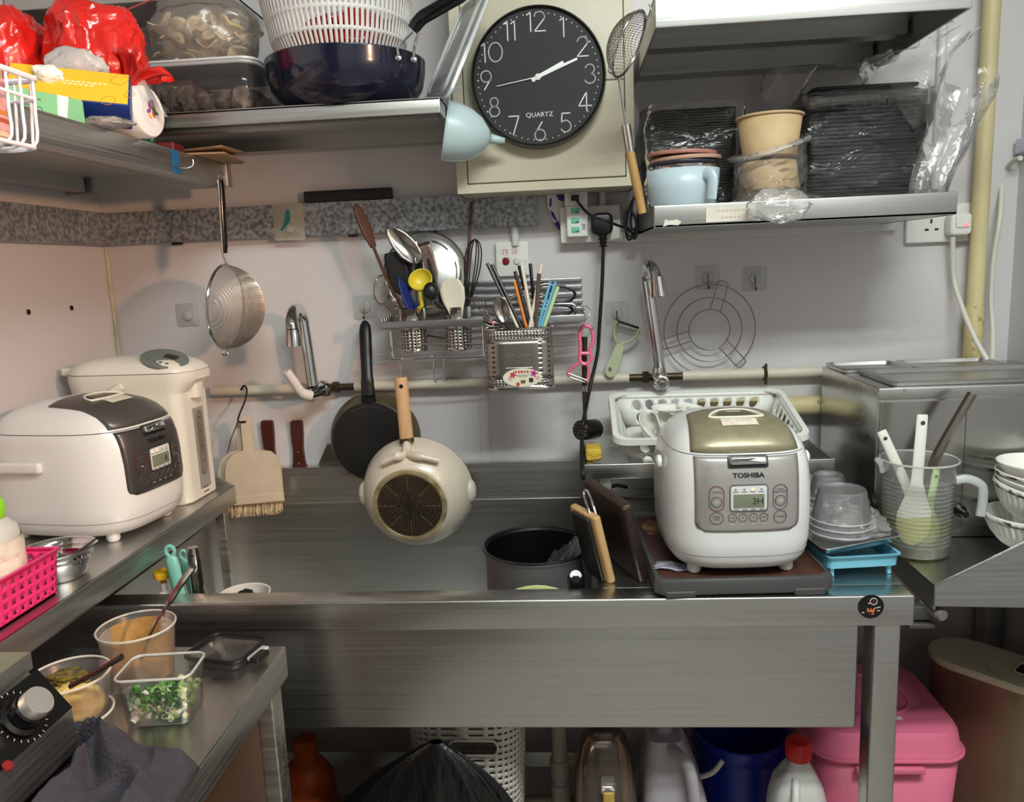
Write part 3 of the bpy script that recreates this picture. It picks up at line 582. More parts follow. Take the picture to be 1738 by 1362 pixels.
for k in range(34):
    x = (k % 7-3)*.022+random.uniform(-.006, .006); y = (k//7-1.5)*.03+random.uniform(-.006, .006); z = .022+.055*random.random()
    def sl_(u, v, k=k): 
        a_ = 2*PI*u; r_ = v*.026*(1+.25*math.sin(3*a_+k)); return (r_*math.cos(a_), r_*math.sin(a_)*.8, .010*math.sin(2*a_+k)*v+.006*v*v)
    solo('dried_slice', 'curled beige dried slice inside the clear zip bag', 'dried food', G().grid(16, 4, sl_, wrapu=True), DRY, loc=ZG.location+Vector((x, y, z)), rot=(random.uniform(-1, 1), random.uniform(-.8, .8), k), group='dried slices in the zip bag', solid=.0025)

# ================================================================ left shelf: red bags, boxes, roll, basket
ZL = zl-.006
def fit(px, py, y): return YP(px, py, y)
b = YP(85, 85, 1.36)
solo('plastic_bag', 'large crinkled red plastic bag on the left shelf under the upper shelf', 'bag', crumple(.098, .10, .125, 1.3, .10, 2.6, .075, 1.3, 110, 64, flat=-.105, box=.5, sq=.75), REDB, loc=(-.984, 1.385, ZL+.114), rz=.1)
solo('plastic_bag', 'crinkled red plastic bag leaning towards the zip bag of slices', 'bag', crumple(.074, .070, .076, 1.3, .12, 2.6, .09, 8.2, 90, 56, flat=-.066, box=.5, sq=.75), REDB, loc=(-.806, 1.402, ZL+.160), rz=.9)
# knotted top of the second bag
def knot(u, v):
    a = 2*PI*u; r_ = .010+.030*v*v*(1+.35*math.sin(5*a+1)+.25*math.sin(9*a)); return (r_*math.cos(a), .8*r_*math.sin(a), .055*v+.012*math.sin(4*a)*v)
o = obj('knotted_neck', G().grid(40, 8, knot, wrapu=True), REDB, None, solid=.001); kb = [q for q in bpy.data.objects if q.name.startswith('plastic_bag')][-1]
o.parent = kb; q = YP(215, 150, 1.37); o.location = Matrix.Rotation(-.9, 3, 'Z') @ (Vector((q.x, 1.37, q.z))-Vector(kb.location)); o.rotation_euler = (.6, .5, .2)

GB = thing('tissue_box', 'yellow and blue carton with white tissue on the left shelf', 'box'); q = YP(112, 165, 1.20)
GB.location = (q.x-.028, 1.262, ZL+.060); GB.rotation_euler = (R(52), R(4), R(24))
LX, WY, HZ = .17, .05, .072
YEL = mk('carton_yellow', (236, 186, 44), .5, var=.04, vs=20); BLU = mk('carton_blue', (24, 52, 130), .4)
obj('carton', G().rbox((0, 0, 0), (LX, HZ, WY), .003, .002), BLU, GB)
obj('front_face', G().box((0, 0, WY/2+.0004), (LX-.004, HZ-.004, .0006)), YEL, GB)
WHT = mk('tissue_white', (236, 234, 228), .8, bump=.4, bs=40)
obj('tissue', crumple(.022, .014, .010, 1.6, .3, 2.5, .15, 3, 26, 14), WHT, GB, loc=(-.03, .012, WY/2+.006))
INK = mk('carton_print', (176, 120, 30), .6)
for x, y, s_ in ((.07, .02, .012), (.055, -.03, .010), (.085, -.012, .007), (.0, -.04, .009)):
    obj('printed_fruit', G().tube([(x+s_*math.cos(2*PI*i/14)*(1+.3*math.sin(4*PI*i/14)), y+s_*math.sin(2*PI*i/14), WY/2+.0008) for i in range(14)], .0005, 4, True), INK, GB)
bars(GB, TM((.012, .006, WY/2+.0009)), (11, 6), mk('print_cream', (250, 240, 206), .6), .0024, .006, .006)
bars(GB, TM((.055, -HZ/2-.0003, -.006)) @ FACE, (4, 6), mk('print_white', (230, 230, 235), .6), .002, .005, .004)
q = YP(120, 108, 1.30)
solo('plastic_bag', 'thin white plastic bag tucked behind the yellow carton', 'bag', crumple(.05, .022, .026, 1.3, .25, 1.6, .12, 6, 36, 18), clear('white_film', (236, 238, 236), .6, .35, bump=.3), loc=(q.x, 1.31, q.z))
GN = thing('green_carton', 'small pale green carton with white corner on the left shelf', 'box'); q = YP(92, 190, 1.02)
GN.location = (-.766, 1.165, ZL+.0225); GN.rotation_euler = (0, 0, R(72)); GN.scale = (1.7, 1, 1.28)
PG = mk('carton_pale_green', (128, 190, 140), .5, var=.05, vs=20)
obj('carton', G().rbox((0, 0, 0), (.075, .035, .035), .003, .003), PG, GN)
obj('seal_strip', G().prism([(-.006, -.023), (.006, -.026), (.014, .026), (-.002, .026)], 0, .0005, TM((.012, -.0177, 0), (0, 0, 0), (.7, 1, .66)) @ FACE), mk('print_white', (230, 230, 235), .6), GN)
obj('label_frame', G().tube([(-.018+x, -.0178, z-.006) for x, z in rr(.024, .011, .001, 2)], .0005, 4, True), mk('print_green', (70, 120, 80), .6), GN)
bars(GN, TM((-.018, -.0179, -.006)) @ FACE, (4,), mk('print_green', (70, 120, 80), .6), .004, .005, .0034)
bars(GN, TM((-.018, -.0179, .008)) @ FACE, (6, 4), mk('print_green', (70, 120, 80), .6), .0014, .003, .0034)
q = YP(204, 195, 1.36)
GC = thing('green_box', 'dark green carton end beside the white bag roll', 'box', (q.x-.036, 1.432, ZL+.043), R(12))
obj('carton', G().rbox((0, 0, 0), (.09, .06, .085), .003, .002), mk('carton_green', (22, 104, 62), .45), GC)
text('lettering', '·2', .02, mk('print_white', (230, 230, 235), .6), GC, TM((.0455, 0, .02), (PI/2, 0, PI/2)), .0001)
bars(GC, TM((.0455, 0, -.02), (PI/2, 0, PI/2)), (3, 2), mk('print_white', (230, 230, 235), .6), .002, .004, .005)
RO = thing('bag_roll', 'roll of white plastic bags with a round colourful end label', 'roll'); q = YP(250, 206, 1.34); rR = .0425
RO.location = (q.x, 1.350, ZL+rR+.007); RO.rotation_euler = (0, 0, R(-8)); MR = TM(rot=(0, PI/2, 0))
obj('film_roll', G().lathe([(.024, .003), (.040, .0), (rR, -.004), (rR*1.0, -.05), (rR, -.11), (.02, -.11)], 40, MR), mk('white_roll', (232, 230, 228), .4, bump=.15, bs=60, sss=.1), RO)
obj('end_label', G().prism(circ(.0235, 28), .0028, .0036, MR), mk('roll_label', (222, 220, 224), .5, var=.03, vs=40), RO)
for k, (x, y, a, c_) in enumerate(((.004, .006, .4, (214, 60, 60)), (-.005, .006, 1.2, (120, 170, 60)), (.0, -.006, 2, (120, 80, 160)), (.008, -.004, .9, (240, 170, 60)), (-.009, -.003, .2, (190, 70, 150)), (.001, .013, 1.5, (60, 130, 80)))):
    obj('printed_petal', G().prism(circ(.006, 12, .0032), .0036, .0040, MR @ TM((x, y, 0), (0, 0, a))), mk('petal_%d' % k, c_, .5), RO)
def flap(u, v): return (.004+.018*v+.004*math.sin(6*u), -.03+.05*u, .038-.035*v+.010*math.sin(4*u+v))
obj('loose_film', G().grid(12, 6, flap), clear('roll_film', (240, 240, 240), .25, .2), RO)
q = YP(160, 210, 1.24)
solo('plastic_scrap', 'crumpled clear plastic scrap under the yellow carton', 'plastic wrap', crumple(.035, .016, .009, 1.5, .3, 2, .15, 2, 28, 12), clear('scrap_film', (190, 180, 170), .35, .3, bump=.4), loc=(q.x+.02, 1.245, ZL+.0155), rz=.7)
# flat cardboard sheets and a dark red box at the shelf end
CB = mk('cardboard', (150, 122, 92), .8, var=.12, vs=30); q = YP(335, 258, 1.64)
solo('cardboard_sheet', 'flat brown cardboard sheet at the end of the left shelf', 'cardboard', G().rbox((0, 0, 0), (.19, .15, .004), .003, .001), CB, loc=(-.765, 1.625, ZL+.0100), rz=R(8))
solo('cardboard_sheet', 'thin curled cardboard sheet lying on another sheet under the wok shelf', 'cardboard', G().grid(10, 4, lambda u, v: (-.09+.19*u, -.05+.10*v, .004+.010*(u-.4)**2)), CB, loc=(-.755, 1.605, ZL+.0145), rz=R(-4), solid=.002)
solo('red_box', 'dark red flat box under the end of the wok shelf', 'box', G().rbox((0, 0, 0), (.09, .05, .022), .003, .002), mk('dark_red', (96, 18, 26), .5), loc=(-.775, 1.515, ZL+.0125), rz=R(4))

# white wire basket
c1 = YP(48, 131, .86); WB = thing('wire_basket', 'white wire basket hooked on the left shelf', 'basket'); zb0 = YP(61, 250, .86).z
xb_, yb_ = c1.x, .87; WB.location = (xb_-.055, yb_-.09, zb0); hB = c1.z-zb0; WW = mk('white_coated_wire', (226, 226, 234), .35)
def brect(w_, d_, z_): return [(-w_/2, -d_/2, z_), (w_/2, -d_/2, z_), (w_/2, d_/2, z_), (-w_/2, d_/2, z_)]
wB, dB = .112, .19
def rim(name, w_, d_, z_, r_): obj(name, G().tube([(x, y, z_) for x, y in rr(w_, d_, .01, 4)], r_, 8, True), WW, WB)
rim('top_rim', wB, dB, hB, .0034); rim('upper_wire', wB*.98, dB*.98, hB-.022, .0022); rim('bottom_rim', wB*.9, dB*.92, 0, .0026)
for k in range(9):
    y = -dB/2+dB*(k+.5)/9
    for sx in (-1, 1): obj('side_wire', G().tube(spline([(sx*wB/2, y, hB), (sx*wB*.485, y, hB*.5), (sx*wB*.45, y*.94, 0), (0, y*.94, -.002)], 4), .0017, 6), WW, WB)
for k in range(6):
    x = -wB/2+wB*(k+.5)/6
    for sy in (-1, 1): obj('end_wire', G().tube([(x, sy*dB/2, hB), (x*.95, sy*dB*.46, 0)], .0017, 6), WW, WB)
for y in (-.06, .06): obj('hook', G().tube(spline([(-wB/2, y, hB), (-wB/2-.006, y, hB+.014), (-wB/2-.014, y, hB+.010)], 4), .002, 6), WW, WB)
BT = thing('sauce_bottle', 'cream bottle with pink label standing in the white wire basket', 'bottle', (WB.location.x+.004, WB.location.y+.052, zb0+.002))
obj('body', G().lathe([(.028, 0), (.034, .006), (.034, .075), (.026, .10), (.020, .108), (.019, .12)], 28), mk('bottle_cream', (206, 182, 150), .35, sss=.1), BT)
obj('label', G().shell([(.0345, .012), (.0345, .066)], 28), mk('label_pink', (224, 180, 186), .5, col2=(206, 132, 120), vs=30), BT)
for z_, c_ in ((.020, (170, 80, 60)), (.028, (200, 130, 60)), (.058, (180, 110, 120))): obj('label_band', G().shell([(.0348, z_), (.0348, z_+.005)], 28), mk('band%d' % c_[0], c_, .5), BT)
obj('cap', G().lathe([(.021, .112), (.022, .114), (.022, .132), (.019, .135), (0, .135)], 24), mk('cap_brown', (60, 42, 36), .4), BT)

# ================================================================ right tray shelf contents
ZT = RL.location.z; BLK = mk('black_tray', (16, 16, 17), .35, var=.2, vs=40)
FILM = clear('bag_clear', (238, 234, 232), .03, .14, bump=.8, bs=16, fres=1.0, stretch=(.7, .7, 1.7))
FILM2 = clear('bag_thick', (240, 234, 230), .07, .16, bump=.8, bs=16, fres=.9)
FILMW = clear('bag_white', (240, 236, 232), .22, .2, bump=.7, bs=20, fres=1.0)
def stackprism(w_, d_, n, dz, r_, k=.94):
    g = G(); rings = []
    for i in range(n):
        rings.append([(x, y, i*dz) for x, y in rr(w_*k, d_*k, r_, 4)]); rings.append([(x, y, i*dz+dz*.35) for x, y in rr(w_, d_, r_, 4)]); rings.append([(x, y, i*dz+dz*.7) for x, y in rr(w_, d_, r_, 4)])
    return g.loft(rings)
def wrap(w_, d_, h_, seed, amp=.012, nu=48, nv=16, top=True, sx=1.0):
    g = G(); out = rr(w_, d_, .02, 5); n = len(out)
    def fn(u, v):
        k = u*n; i = int(k) % n; j = (i+1) % n; f_ = k-int(k); x = out[i][0]*(1-f_)+out[j][0]*f_; y = out[i][1]*(1-f_)+out[j][1]*f_
        z = h_*v; q = ridge((x*9+z*4, y*9, z*7), 1.6, seed)*.6+ridge((x*9, y*9, z*14), 2.2, seed+4)*.4
        e = 1+amp*max(.05, q)/max(w_, d_)*3; return (x*e*sx, y*e, z)
    g.grid(nu, nv, fn, wrapu=True); return g
a0, a1 = YP(1101, 260, 1.66), YP(1256, 250, 1.66); hS = YP(1170, 182, 1.66).z-ZT
TS = thing('tray_stack', 'stack of black corrugated food trays behind the blue mug', 'tray stack', ((a0.x+a1.x)/2+.003, 1.744, ZT+.001))
o = obj('trays', stackprism(a1.x-a0.x-.012, .16, int(hS/.0052), .0052, .02), BLK, TS); o['kind'] = 'stuff'
solo('plastic_bag', 'clear bag wrapped round the black trays behind the blue mug', 'bag', wrap(a1.x-a0.x-.002, .172, hS+.008, 3), FILM, loc=TS.location)
# blue mug with lids
m0, m1 = YP(1099, 300, 1.57), YP(1219, 296, 1.57); rm = (m1.x-m0.x)/2; MG = thing('mug', 'pale blue plastic mug with steel lining and handle on the tray shelf', 'mug', ((m0.x+m1.x)/2, 1.522+rm, ZT+.001))
m0, m1 = YP(1099, 300, MG.location.y), YP(1219, 296, MG.location.y); rm = (m1.x-m0.x)/2; MG.location.x = (m0.x+m1.x)/2; hm = YP(1160, 284, MG.location.y-rm).z-ZT
MBL = mk('mug_blue', (188, 206, 214), .35)
obj('cup', G().shell([(0, .001), (rm*.62, .001), (rm*.72, .004), (rm*.86, hm*.3), (rm*.96, hm*.65), (rm, hm)], 40), MBL, MG, solid=.002, off=1)
obj('steel_lining', G().shell([(rm*.5, .01), (rm*.94, hm*.6), (rm*.985, hm), (rm*1.0, hm+.004), (rm*1.02, hm+.006)], 40), CHROME, MG)
hx = rm*.42; hy = -rm*.93
obj('handle', G().tube(spline([(hx-.004, hy+.012, hm*.84), (hx+.008, hy-.008, hm*.86), (hx+.014, hy-.013, hm*.76), (hx+.014, hy-.013, hm*.6), (hx+.013, hy-.011, hm*.42)], 5), .0105, 12, sq=.45), MBL, MG)
for k, (c_, dz_, dx_) in enumerate((((40, 40, 52), .008, 0), ((190, 150, 130), .017, .006), ((176, 120, 108), .027, -.002))):
    lab = ('dark thin lid directly on the blue mug', 'tan lid lying on the dark lid of the mug', 'brownish pink lid topmost on the blue mug')[k]
    solo('cover_disc', lab, 'lid', G().lathe([(rm*.98, 0), (rm*1.0, .003), (rm*.99, .006), (rm*.9, .008), (0, .0085)], 36), mk('lid_%d' % k, c_, .35), loc=MG.location+Vector((dx_, .004, hm+dz_)), rot=(R(1 if k else 0), R((0, -1, 1)[k]), 0), group='lids on the mug')
# kraft bowls
k0, k1 = YP(1251, 200, 1.585), YP(1361, 196, 1.585); rk = (k1.x-k0.x)/2; kx, ky = (k0.x+k1.x)/2, 1.51+rk+.012
KR = mk('kraft_paper', (198, 170, 128), .6, var=.05, vs=50); ztop_ = YP(1305, 190, ky-rk).z; zlow = YP(1305, 318, ky-rk).z
def kraft(lab, z_, up, h_, grp='kraft bowls in the bag'):
    T = thing('paper_bowl', lab, 'bowl', (kx, ky, z_), 0, grp, rot=(0 if up else PI, 0, 0))
    obj('cup', G().shell([(0, .001), (rk*.80, .001), (rk*.82, .002), (rk*.985, h_)], 40), KR, T, solid=.0012)
    obj('rolled_rim', G().tube([(rk*1.0*math.cos(2*PI*i/40), rk*1.0*math.sin(2*PI*i/40), h_) for i in range(40)], .0026, 8, True), KR, T)
hk_ = (ztop_-zlow)*.56
kraft('kraft paper bowl upright on top of its wrapped stack', ztop_-hk_, True, hk_)
for i in range(3): kraft(('upside down kraft paper bowl lowest in the wrapped stack', 'upside down kraft paper bowl in the middle of the stack', 'upside down kraft paper bowl right under the upright one')[i], ztop_-hk_-.006-(2-i)*.010, False, hk_)
def kbag(u, v):
    a = 2*PI*u; z = ZT-ztop_+.0; H = (ztop_-ZT)*.72; r_ = rk*(1.13+.03*math.sin(3*a+v*3)+.10*(ridge((math.cos(a)*1.5, math.sin(a)*1.5, v*4), 2, 2)-.4))*(1-.06*v)
    zz = H*v*(1+.16*math.cos(a-.5)); return (min(r_*math.cos(a), rk*1.12), max(min(r_*math.sin(a), .09), (1.507-ky) if zz < .045 else -9), zz)
PB = thing('plastic_bag', 'crumpled white plastic bag pulled down round the kraft bowls', 'bag', (kx, ky, ZT+.001))
obj('film', G().grid(60, 26, kbag, wrapu=True), FILM2, PB)
obj('gathered_edge', G().tube(spline([(rk*1.2*math.cos(2*PI*i/16), rk*1.15*math.sin(2*PI*i/16), (ztop_-ZT)*(.70+.11*math.cos(2*PI*i/16-.5))) for i in range(16)], 4, True), [.005+.004*abs(noise.noise(Vector((i*.4, 0, 0)))) for i in range(64)], 8, True), FILMW, PB)
bl_ = crumple(.056, .018, .028, 1.4, .3, 2, .14, 12, 44, 22)
obj('hanging_fold', bl_, FILMW, PB, loc=Vector((YP(1318, 352, 1.485).x-kx, 1.468-ky, YP(1318, 352, 1.485).z-ZT)))
bl2 = crumple(.075, .04, .030, 1.4, .25, 2, .14, 15, 44, 22)
obj('bunched_fold', bl2, FILM2, PB, loc=(-.004, -rk*.75, .032))
# black trays in a clear bag
t0, t1 = YP(1370, 250, 1.645), YP(1570, 240, 1.645); hB2 = YP(1465, 146, 1.645).z-ZT
TK = thing('tray_stack', 'tall block of black food containers wrapped in clear film', 'tray stack', ((t0.x+t1.x)/2, 1.738, ZT+.001))
o = obj('containers', stackprism(t1.x-t0.x-.012, .17, int(hB2/.0075), .0075, .015, .965), BLK, TK); o['kind'] = 'stuff'
obj('top_lid', G().rbox((.004, 0, hB2+.002), (t1.x-t0.x-.02, .155, .006), .01, .002), BLK, TK)
CB2 = thing('plastic_bag', 'big clear plastic bag round the tall black container block', 'bag', TK.location)
wK = t1.x-t0.x
obj('film', wrap(wK+.002, .180, hB2*.98, 7, .016, 64, 24), FILM, CB2)
obj('rolled_top', G().tube(spline([(x, y, hB2*(.90)+.004*math.sin(i*1.7)) for i, (x, y) in enumerate(rr(wK+.006, .184, .02, 3))], 3, True), [.010+.006*abs(noise.noise(Vector((i*.3, 1, 0)))) for i in range(48)], 8, True), FILMW, CB2)
def plume(p0, p1, w0, w1, seed, n=22, m=30, th=.03, off_=Vector((0, 0, 0))):
    p0, p1 = Vector(p0), Vector(p1); ax = (p1-p0); L_ = ax.length; z = ax.normalized(); x = Vector((0, 1, 0)).cross(z).normalized(); y = z.cross(x)
    def fn(u, v):
        a = 2*PI*u; w_ = w0+(w1-w0)*v; w_ *= 1+.2*(ridge((math.cos(a)*1.2, math.sin(a)*1.2, v*1.4), 1.2, seed)-.4)
        bend = .03*math.sin(v*3+seed)
        return p0+ax*v+x*(math.cos(a)*w_+bend)+y*(math.sin(a)*min(w_, th)*(1+.3*math.sin(3*a+seed)))+ndisp((u*2, v*2, seed), 1.5, .010)
    return clampbag(G().grid(m, n, fn), off_)
def clampbag(g, off):      # the film folds aside where it meets the upper shelf
    for i, p in enumerate(g.v):
        w_ = Vector(p)+off
        if w_.z > 1.742 and w_.x < xb1+.006: g.v[i] = (Vector((xb1+.006, w_.y, w_.z)) if w_.x > .62 else Vector((w_.x, w_.y, 1.742)))-off
    return g
loc = TK.location
obj('loose_top', plume(YP(1490, 150, 1.66)-loc, YP(1640, 30, 1.66)-loc, .085, .055, 2, 28, 44, .05, TK.location), clear('bag_haze', (236, 230, 228), .06, .2, bump=.6, bs=14, fres=.8), CB2)
obj('loose_side', plume(YP(1600, 330, 1.55)-loc, YP(1605, 130, 1.60)-loc, .035, .06, 5, 24, 40, .04, TK.location), clear('bag_haze', (232, 224, 220), .14, .2), CB2)
solo('plastic_bag', 'empty clear bag standing crumpled between bowls and black containers', 'bag', plume(YP(1300, 185, 1.72), YP(1415, 62, 1.72), .05, .045, 9, 26, 40, .035), clear('bag_haze', (232, 224, 220), .14, .2))

# ================================================================ pipes on the walls
PVC = mk('old_white_pipe', (200, 194, 178), .5, var=.06, vs=30, stretch=(.5, 2, 2)); BRASS = mk('tarnished_brass', (74, 60, 46), .45, .7, var=.2, vs=40)
pa, pb = YP(360, 663, 1.828), YP(1405, 632, 1.828); zp = (pa.z+pb.z)/2
WP = thing('water_pipe', 'thin white water pipe along the back wall feeding both taps', 'pipe', (0, 1.828, zp))
xt0, xt1 = YP(541, 660, 1.828).x, YP(1120, 645, 1.828).x
xa_, xb_2 = YP(556, 657, 1.8).x, YP(597, 657, 1.8).x; xc_, xd_ = YP(1069, 645, 1.8).x, YP(1161, 643, 1.8).x
for a, b in ((pa.x, xt0-.02), (xb_2, xc_), (xd_, pb.x+.05)): W(WP, 'pipe_run', G().tube([(a, 1.828, zp), (b, 1.828, zp)], .0125, 14), PVC)
for a, b in ((xa_, xb_2), (xc_, xd_)): W(WP, 'brass_nipple', G().tube([(a, 1.828, zp), (b, 1.828, zp)], .0085, 12), BRASS)
for x in (xa_+.012, YP(1098, 645, 1.8).x): W(WP, 'hex_nut', G().prism(circ(.0135, 6), -.007, .007, TM((x, 1.828, zp), (0, PI/2, 0))), BRASS)
cx_ = YP(1300, 636, 1.815).x
W(WP, 'clamp', G().tube([(cx_, 1.828+.0145*math.cos(2*PI*i/16), zp+.0145*math.sin(2*PI*i/16)) for i in range(16)], .004, 6, True), BRASS)
W(WP, 'clamp_bolt', G().tube([(cx_, 1.815, zp-.024), (cx_, 1.815, zp+.024)], .003, 8), BRASS)
YELP = mk('aged_yellow_pipe', (206, 192, 146), .5, var=.08, vs=14, stretch=(1, 1, .4)); YELD = mk('stained_yellow_pipe', (198, 182, 130), .55, col2=(120, 88, 50), vs=45, ramp=(.55, .75))
yp0 = YP(1672, 212, 1.815); rpx = .0172
YPp = thing('drain_pipe', 'upright yellowed plastic drain pipe in the right corner', 'pipe', (yp0.x, 1.81, 1.0)); zj = YP(1645, 520, 1.81).z
W(YPp, 'upper_run', G().tube([(yp0.x, 1.815, zj-.02), (yp0.x, 1.815, 2.6)], rpx, 24), YELP)
W(YPp, 'socket_joint', G().lathe([(rpx*1.02, .9-zj), (rpx*1.10, -.16), (rpx*1.10, -.002), (rpx*1.02, 0)], 24, TM((yp0.x, 1.815, zj))), YELD)
hz_ = YP(1400, 690, 1.80).z
YH = thing('drain_pipe', 'level yellowed drain pipe behind the drying basket and steel warmer', 'pipe', (.75, 1.815, hz_))
W(YH, 'pipe_run', G().tube([(.30, 1.818, hz_), (.985, 1.818, hz_)], .022, 20), YELP)
text('lettering', 'CLASS', .012, mk('pipe_print', (120, 100, 60), .6), YH, TM((YP(1400, 680, 1.796).x-.75, -.0195, .012)) @ FACE, .0001)
CON = mk('conduit_white', (205, 203, 200), .45); x_ = YP(1598, 150, 1.835).x
solo('conduit', 'thin white upright conduit beside the yellow pipe above the right socket', 'conduit', G().tube([(0, 0, 0), (0, 0, 1.1)], .009, 12), CON, loc=(x_, 1.8405, 1.50))
zq = YP(1300, 392, 1.84).z; xq0 = YP(1040, 400, 1.84).x; xq1 = YP(1522, 380, 1.84).x
solo('cable_trunking', 'level white cable trunking under the lower tray shelf', 'trunking', G().rbox(((xq0+xq1)/2, 0, 0), (xq1-xq0, .016, .024), .003, .002), CON, loc=(0, 1.8415, zq))
x_ = YP(874, 400, 1.835).x
solo('conduit', 'short white conduit stub between trunking and light switch', 'conduit', G().tube([(0, 0, 0), (0, 0, .045)], .0095, 12), CON, loc=(x_, 1.8395, zt0-.043))
x_ = YP(1023, 330, 1.83).x
solo('conduit', 'grey conduit dropping from the fuse box to the double socket', 'conduit', G().tube([(0, 0, 0), (0, 0, .05)], .010, 12), CON, loc=(x_, 1.836, YP(1023, 346, 1.83).z-.004))

# ================================================================ switch, sockets, plugs, cords
SWW = mk('socket_white', (224, 222, 216), .32)
def plate(name, label, cat, p0, p1, yb=YB, dp=.012):
    a, b = YP(p0[0], p0[1], yb-dp), YP(p1[0], p1[1], yb-dp); T = thing(name, label, cat, ((a.x+b.x)/2, yb-.0005, (a.z+b.z)/2)); w_, h_ = abs(b.x-a.x), abs(a.z-b.z)
    obj('plate', G().rbox((0, 0, 0), (w_, h_, dp), .004, .003, M=TM((0, -dp/2, 0), (PI/2, 0, 0))), SWW, T); return T, w_, h_, dp
SW, w_, h_, dp = plate('light_switch', 'white wall switch with one red and one white rocker', 'switch', (840, 412), (899, 468))
for x, c_, nm in ((-.015, (120, 20, 20), 'red_rocker'), (.011, (214, 212, 206), 'white_rocker')):
    obj(nm, G().rbox((0, 0, 0), (.016, .017, .006), .0065, .002, M=TM((x, -dp-.001, -.004), (PI/2, 0, 0))), mk('rocker%d' % c_[0], c_, .3), SW)
for x in (-w_*.38, w_*.40): obj('screw_cap', G().lathe([(.0045, 0), (.004, .0012), (0, .0015)], 14, TM((x, -dp, -.004), (PI/2, 0, 0))), SWW, SW)
RED = mk('red_marker', (196, 60, 50), .7)
g = G()
for x0, pts in ((-.02, ((0, 0, 0, .012), (-.004, .008, .004, .008), (-.004, .004, .001, -.002), (.006, .012, .006, -.004), (.004, .008, .012, .008), (.004, .003, .012, .003), (.008, .010, .010, -.003))), (.0, ((0, .012, 0, 0), (0, .012, .011, .012), (.011, .012, .012, .0), (.003, .008, .009, .008), (.003, .004, .009, .004), (.003, .008, .003, .001), (.009, .008, .009, .001), (.0, .0, .012, -.001)))):
    for a0_, b0_, a1_, b1_ in pts: stroke(g, [(x0+a0_, b0_), (x0+a1_, b1_)], .0007, TM((0, -dp-.0003, .013)) @ FACE)
obj('red_writing', g, RED, SW, smooth=0)

DS, w_, h_, dp = plate('double_socket', 'white double wall socket carrying an adaptor and a black plug', 'socket', (950, 352), (1054, 409), dp=.034)
for x in (-w_*.42, w_*.36): obj('screw_cap', G().lathe([(.0045, 0), (.004, .0012), (0, .0015)], 14, TM((x, -dp, 0), (PI/2, 0, 0))), SWW, DS)
AD = thing('plug_adaptor', 'white multi plug adaptor with green shutters in the double socket', 'adaptor'); a, b = YP(961, 351, 1.80), YP(998, 400, 1.80); AD.location = ((a.x+b.x)/2, 1.8155, (a.z+b.z)/2)
wA, hA = b.x-a.x, a.z-b.z
obj('body', G().rbox((0, 0, 0), (wA, hA+.004, .022), .004, .003, M=TM((0, -.011, 0), (PI/2, 0, 0))), WHITEP, AD)
GRN = mk('shutter_green', (104, 190, 160), .35)
for k in range(3):
    o = obj('green_shutter', G().rbox((0, 0, 0), (.018, .0125, .004), .002, .001, M=TM((-.004, -.022, .022-.0205*k), (PI/2, 0, 0))), GRN, AD)
    obj('pin_slot', G().box((0, -.0242, .0205-.0205*k-.002), (.007, .001, .0022)), mk('dark_green', (30, 80, 64), .5), o)
text('lettering', 'JRE', .010, BLACKP, AD, TM((.0135, -.0222, -.014), (0, PI/2, 0)) @ FACE, .0002)
a, b = YP(958, 327, 1.80), YP(998, 350, 1.80)
obj('top_outlet', G().rbox((0, 0, 0), (b.x-a.x, a.z-b.z, .030), .003, .002, M=TM(((a.x+b.x)/2-AD.location.x, -.004, (a.z+b.z)/2-AD.location.z+.0005), (PI/2, 0, 0))), WHITEP, AD)
tz = (a.z+b.z)/2
# small plug with its lead, large black plug with its cord
SP = thing('small_plug', 'small square black plug with thin lead on top of the adaptor', 'plug'); q = YP(976, 336, 1.785); SP.location = (q.x, 1.795, q.z)
obj('body', G().rbox((0, 0, 0), (.017, .012, .020), .002, .002, M=TM((0, -.004, 0), (PI/2, 0, 0))), BLACKP, SP)
pts = [YP(*v) for v in ((979, 340, 1.780), (992, 357, 1.775), (1007, 368, 1.755), (1030, 376, 1.748), (1052, 384, 1.77), (1066, 388, 1.785))]
obj('lead', G().tube([p_-SP.location for p_ in spline(pts, 6)], .0030, 8), BLACKR, SP)
def loop(cx, cy, rx, ry, tilt, y):
    return [YP(cx+rx*math.cos(t)*math.cos(tilt)-ry*math.sin(t)*math.sin(tilt), cy+rx*math.cos(t)*math.sin(tilt)+ry*math.sin(t)*math.cos(tilt), y)-SP.location for t in [2*PI*i/24 for i in range(24)]]
for (cx, cy, rx, ry, tl_, y) in ((1073, 372, 9, 36, .15, 1.79), (1078, 368, 7, 38, .05, 1.782), (1070, 380, 10, 24, -.15, 1.775)): obj('coiled_lead', G().tube(loop(cx, cy, rx, ry, tl_, y), .0026, 7, True), BLACKR, SP)
obj('cable_tie', G().tube(loop(1076, 392, 9, 3, .1, 1.783), .003, 6, True), BLACKR, SP)
BP = thing('black_plug', 'rounded black three pin plug with long cord hanging to the sink', 'plug'); q = YP(1022, 380, 1.785); BP.location = (q.x, 1.8155, q.z)
obj('body', G().rbox((0, 0, 0), (.048, .048, .034), .014, .008, M=TM((0, -.017, 0), (PI/2, 0, 0))), BLACKP, BP)
n0 = YP(1023, 400, 1.795); n1 = YP(1024, 418, 1.797)
obj('strain_relief', G().tube([Vector((n0.x, n0.y, n0.z+.004))-BP.location, n0-BP.location, n1-BP.location], [.011, .009, .0065], 10), BLACKR, BP)
for k in range(4): 
    c_ = n0.lerp(n1, k/3); obj('relief_ring', G().tube([c_-BP.location+Vector((.0095*math.cos(t), .0095*math.sin(t), 0)) for t in [2*PI*i/14 for i in range(14)]], .0012, 5, True), BLACKR, BP)
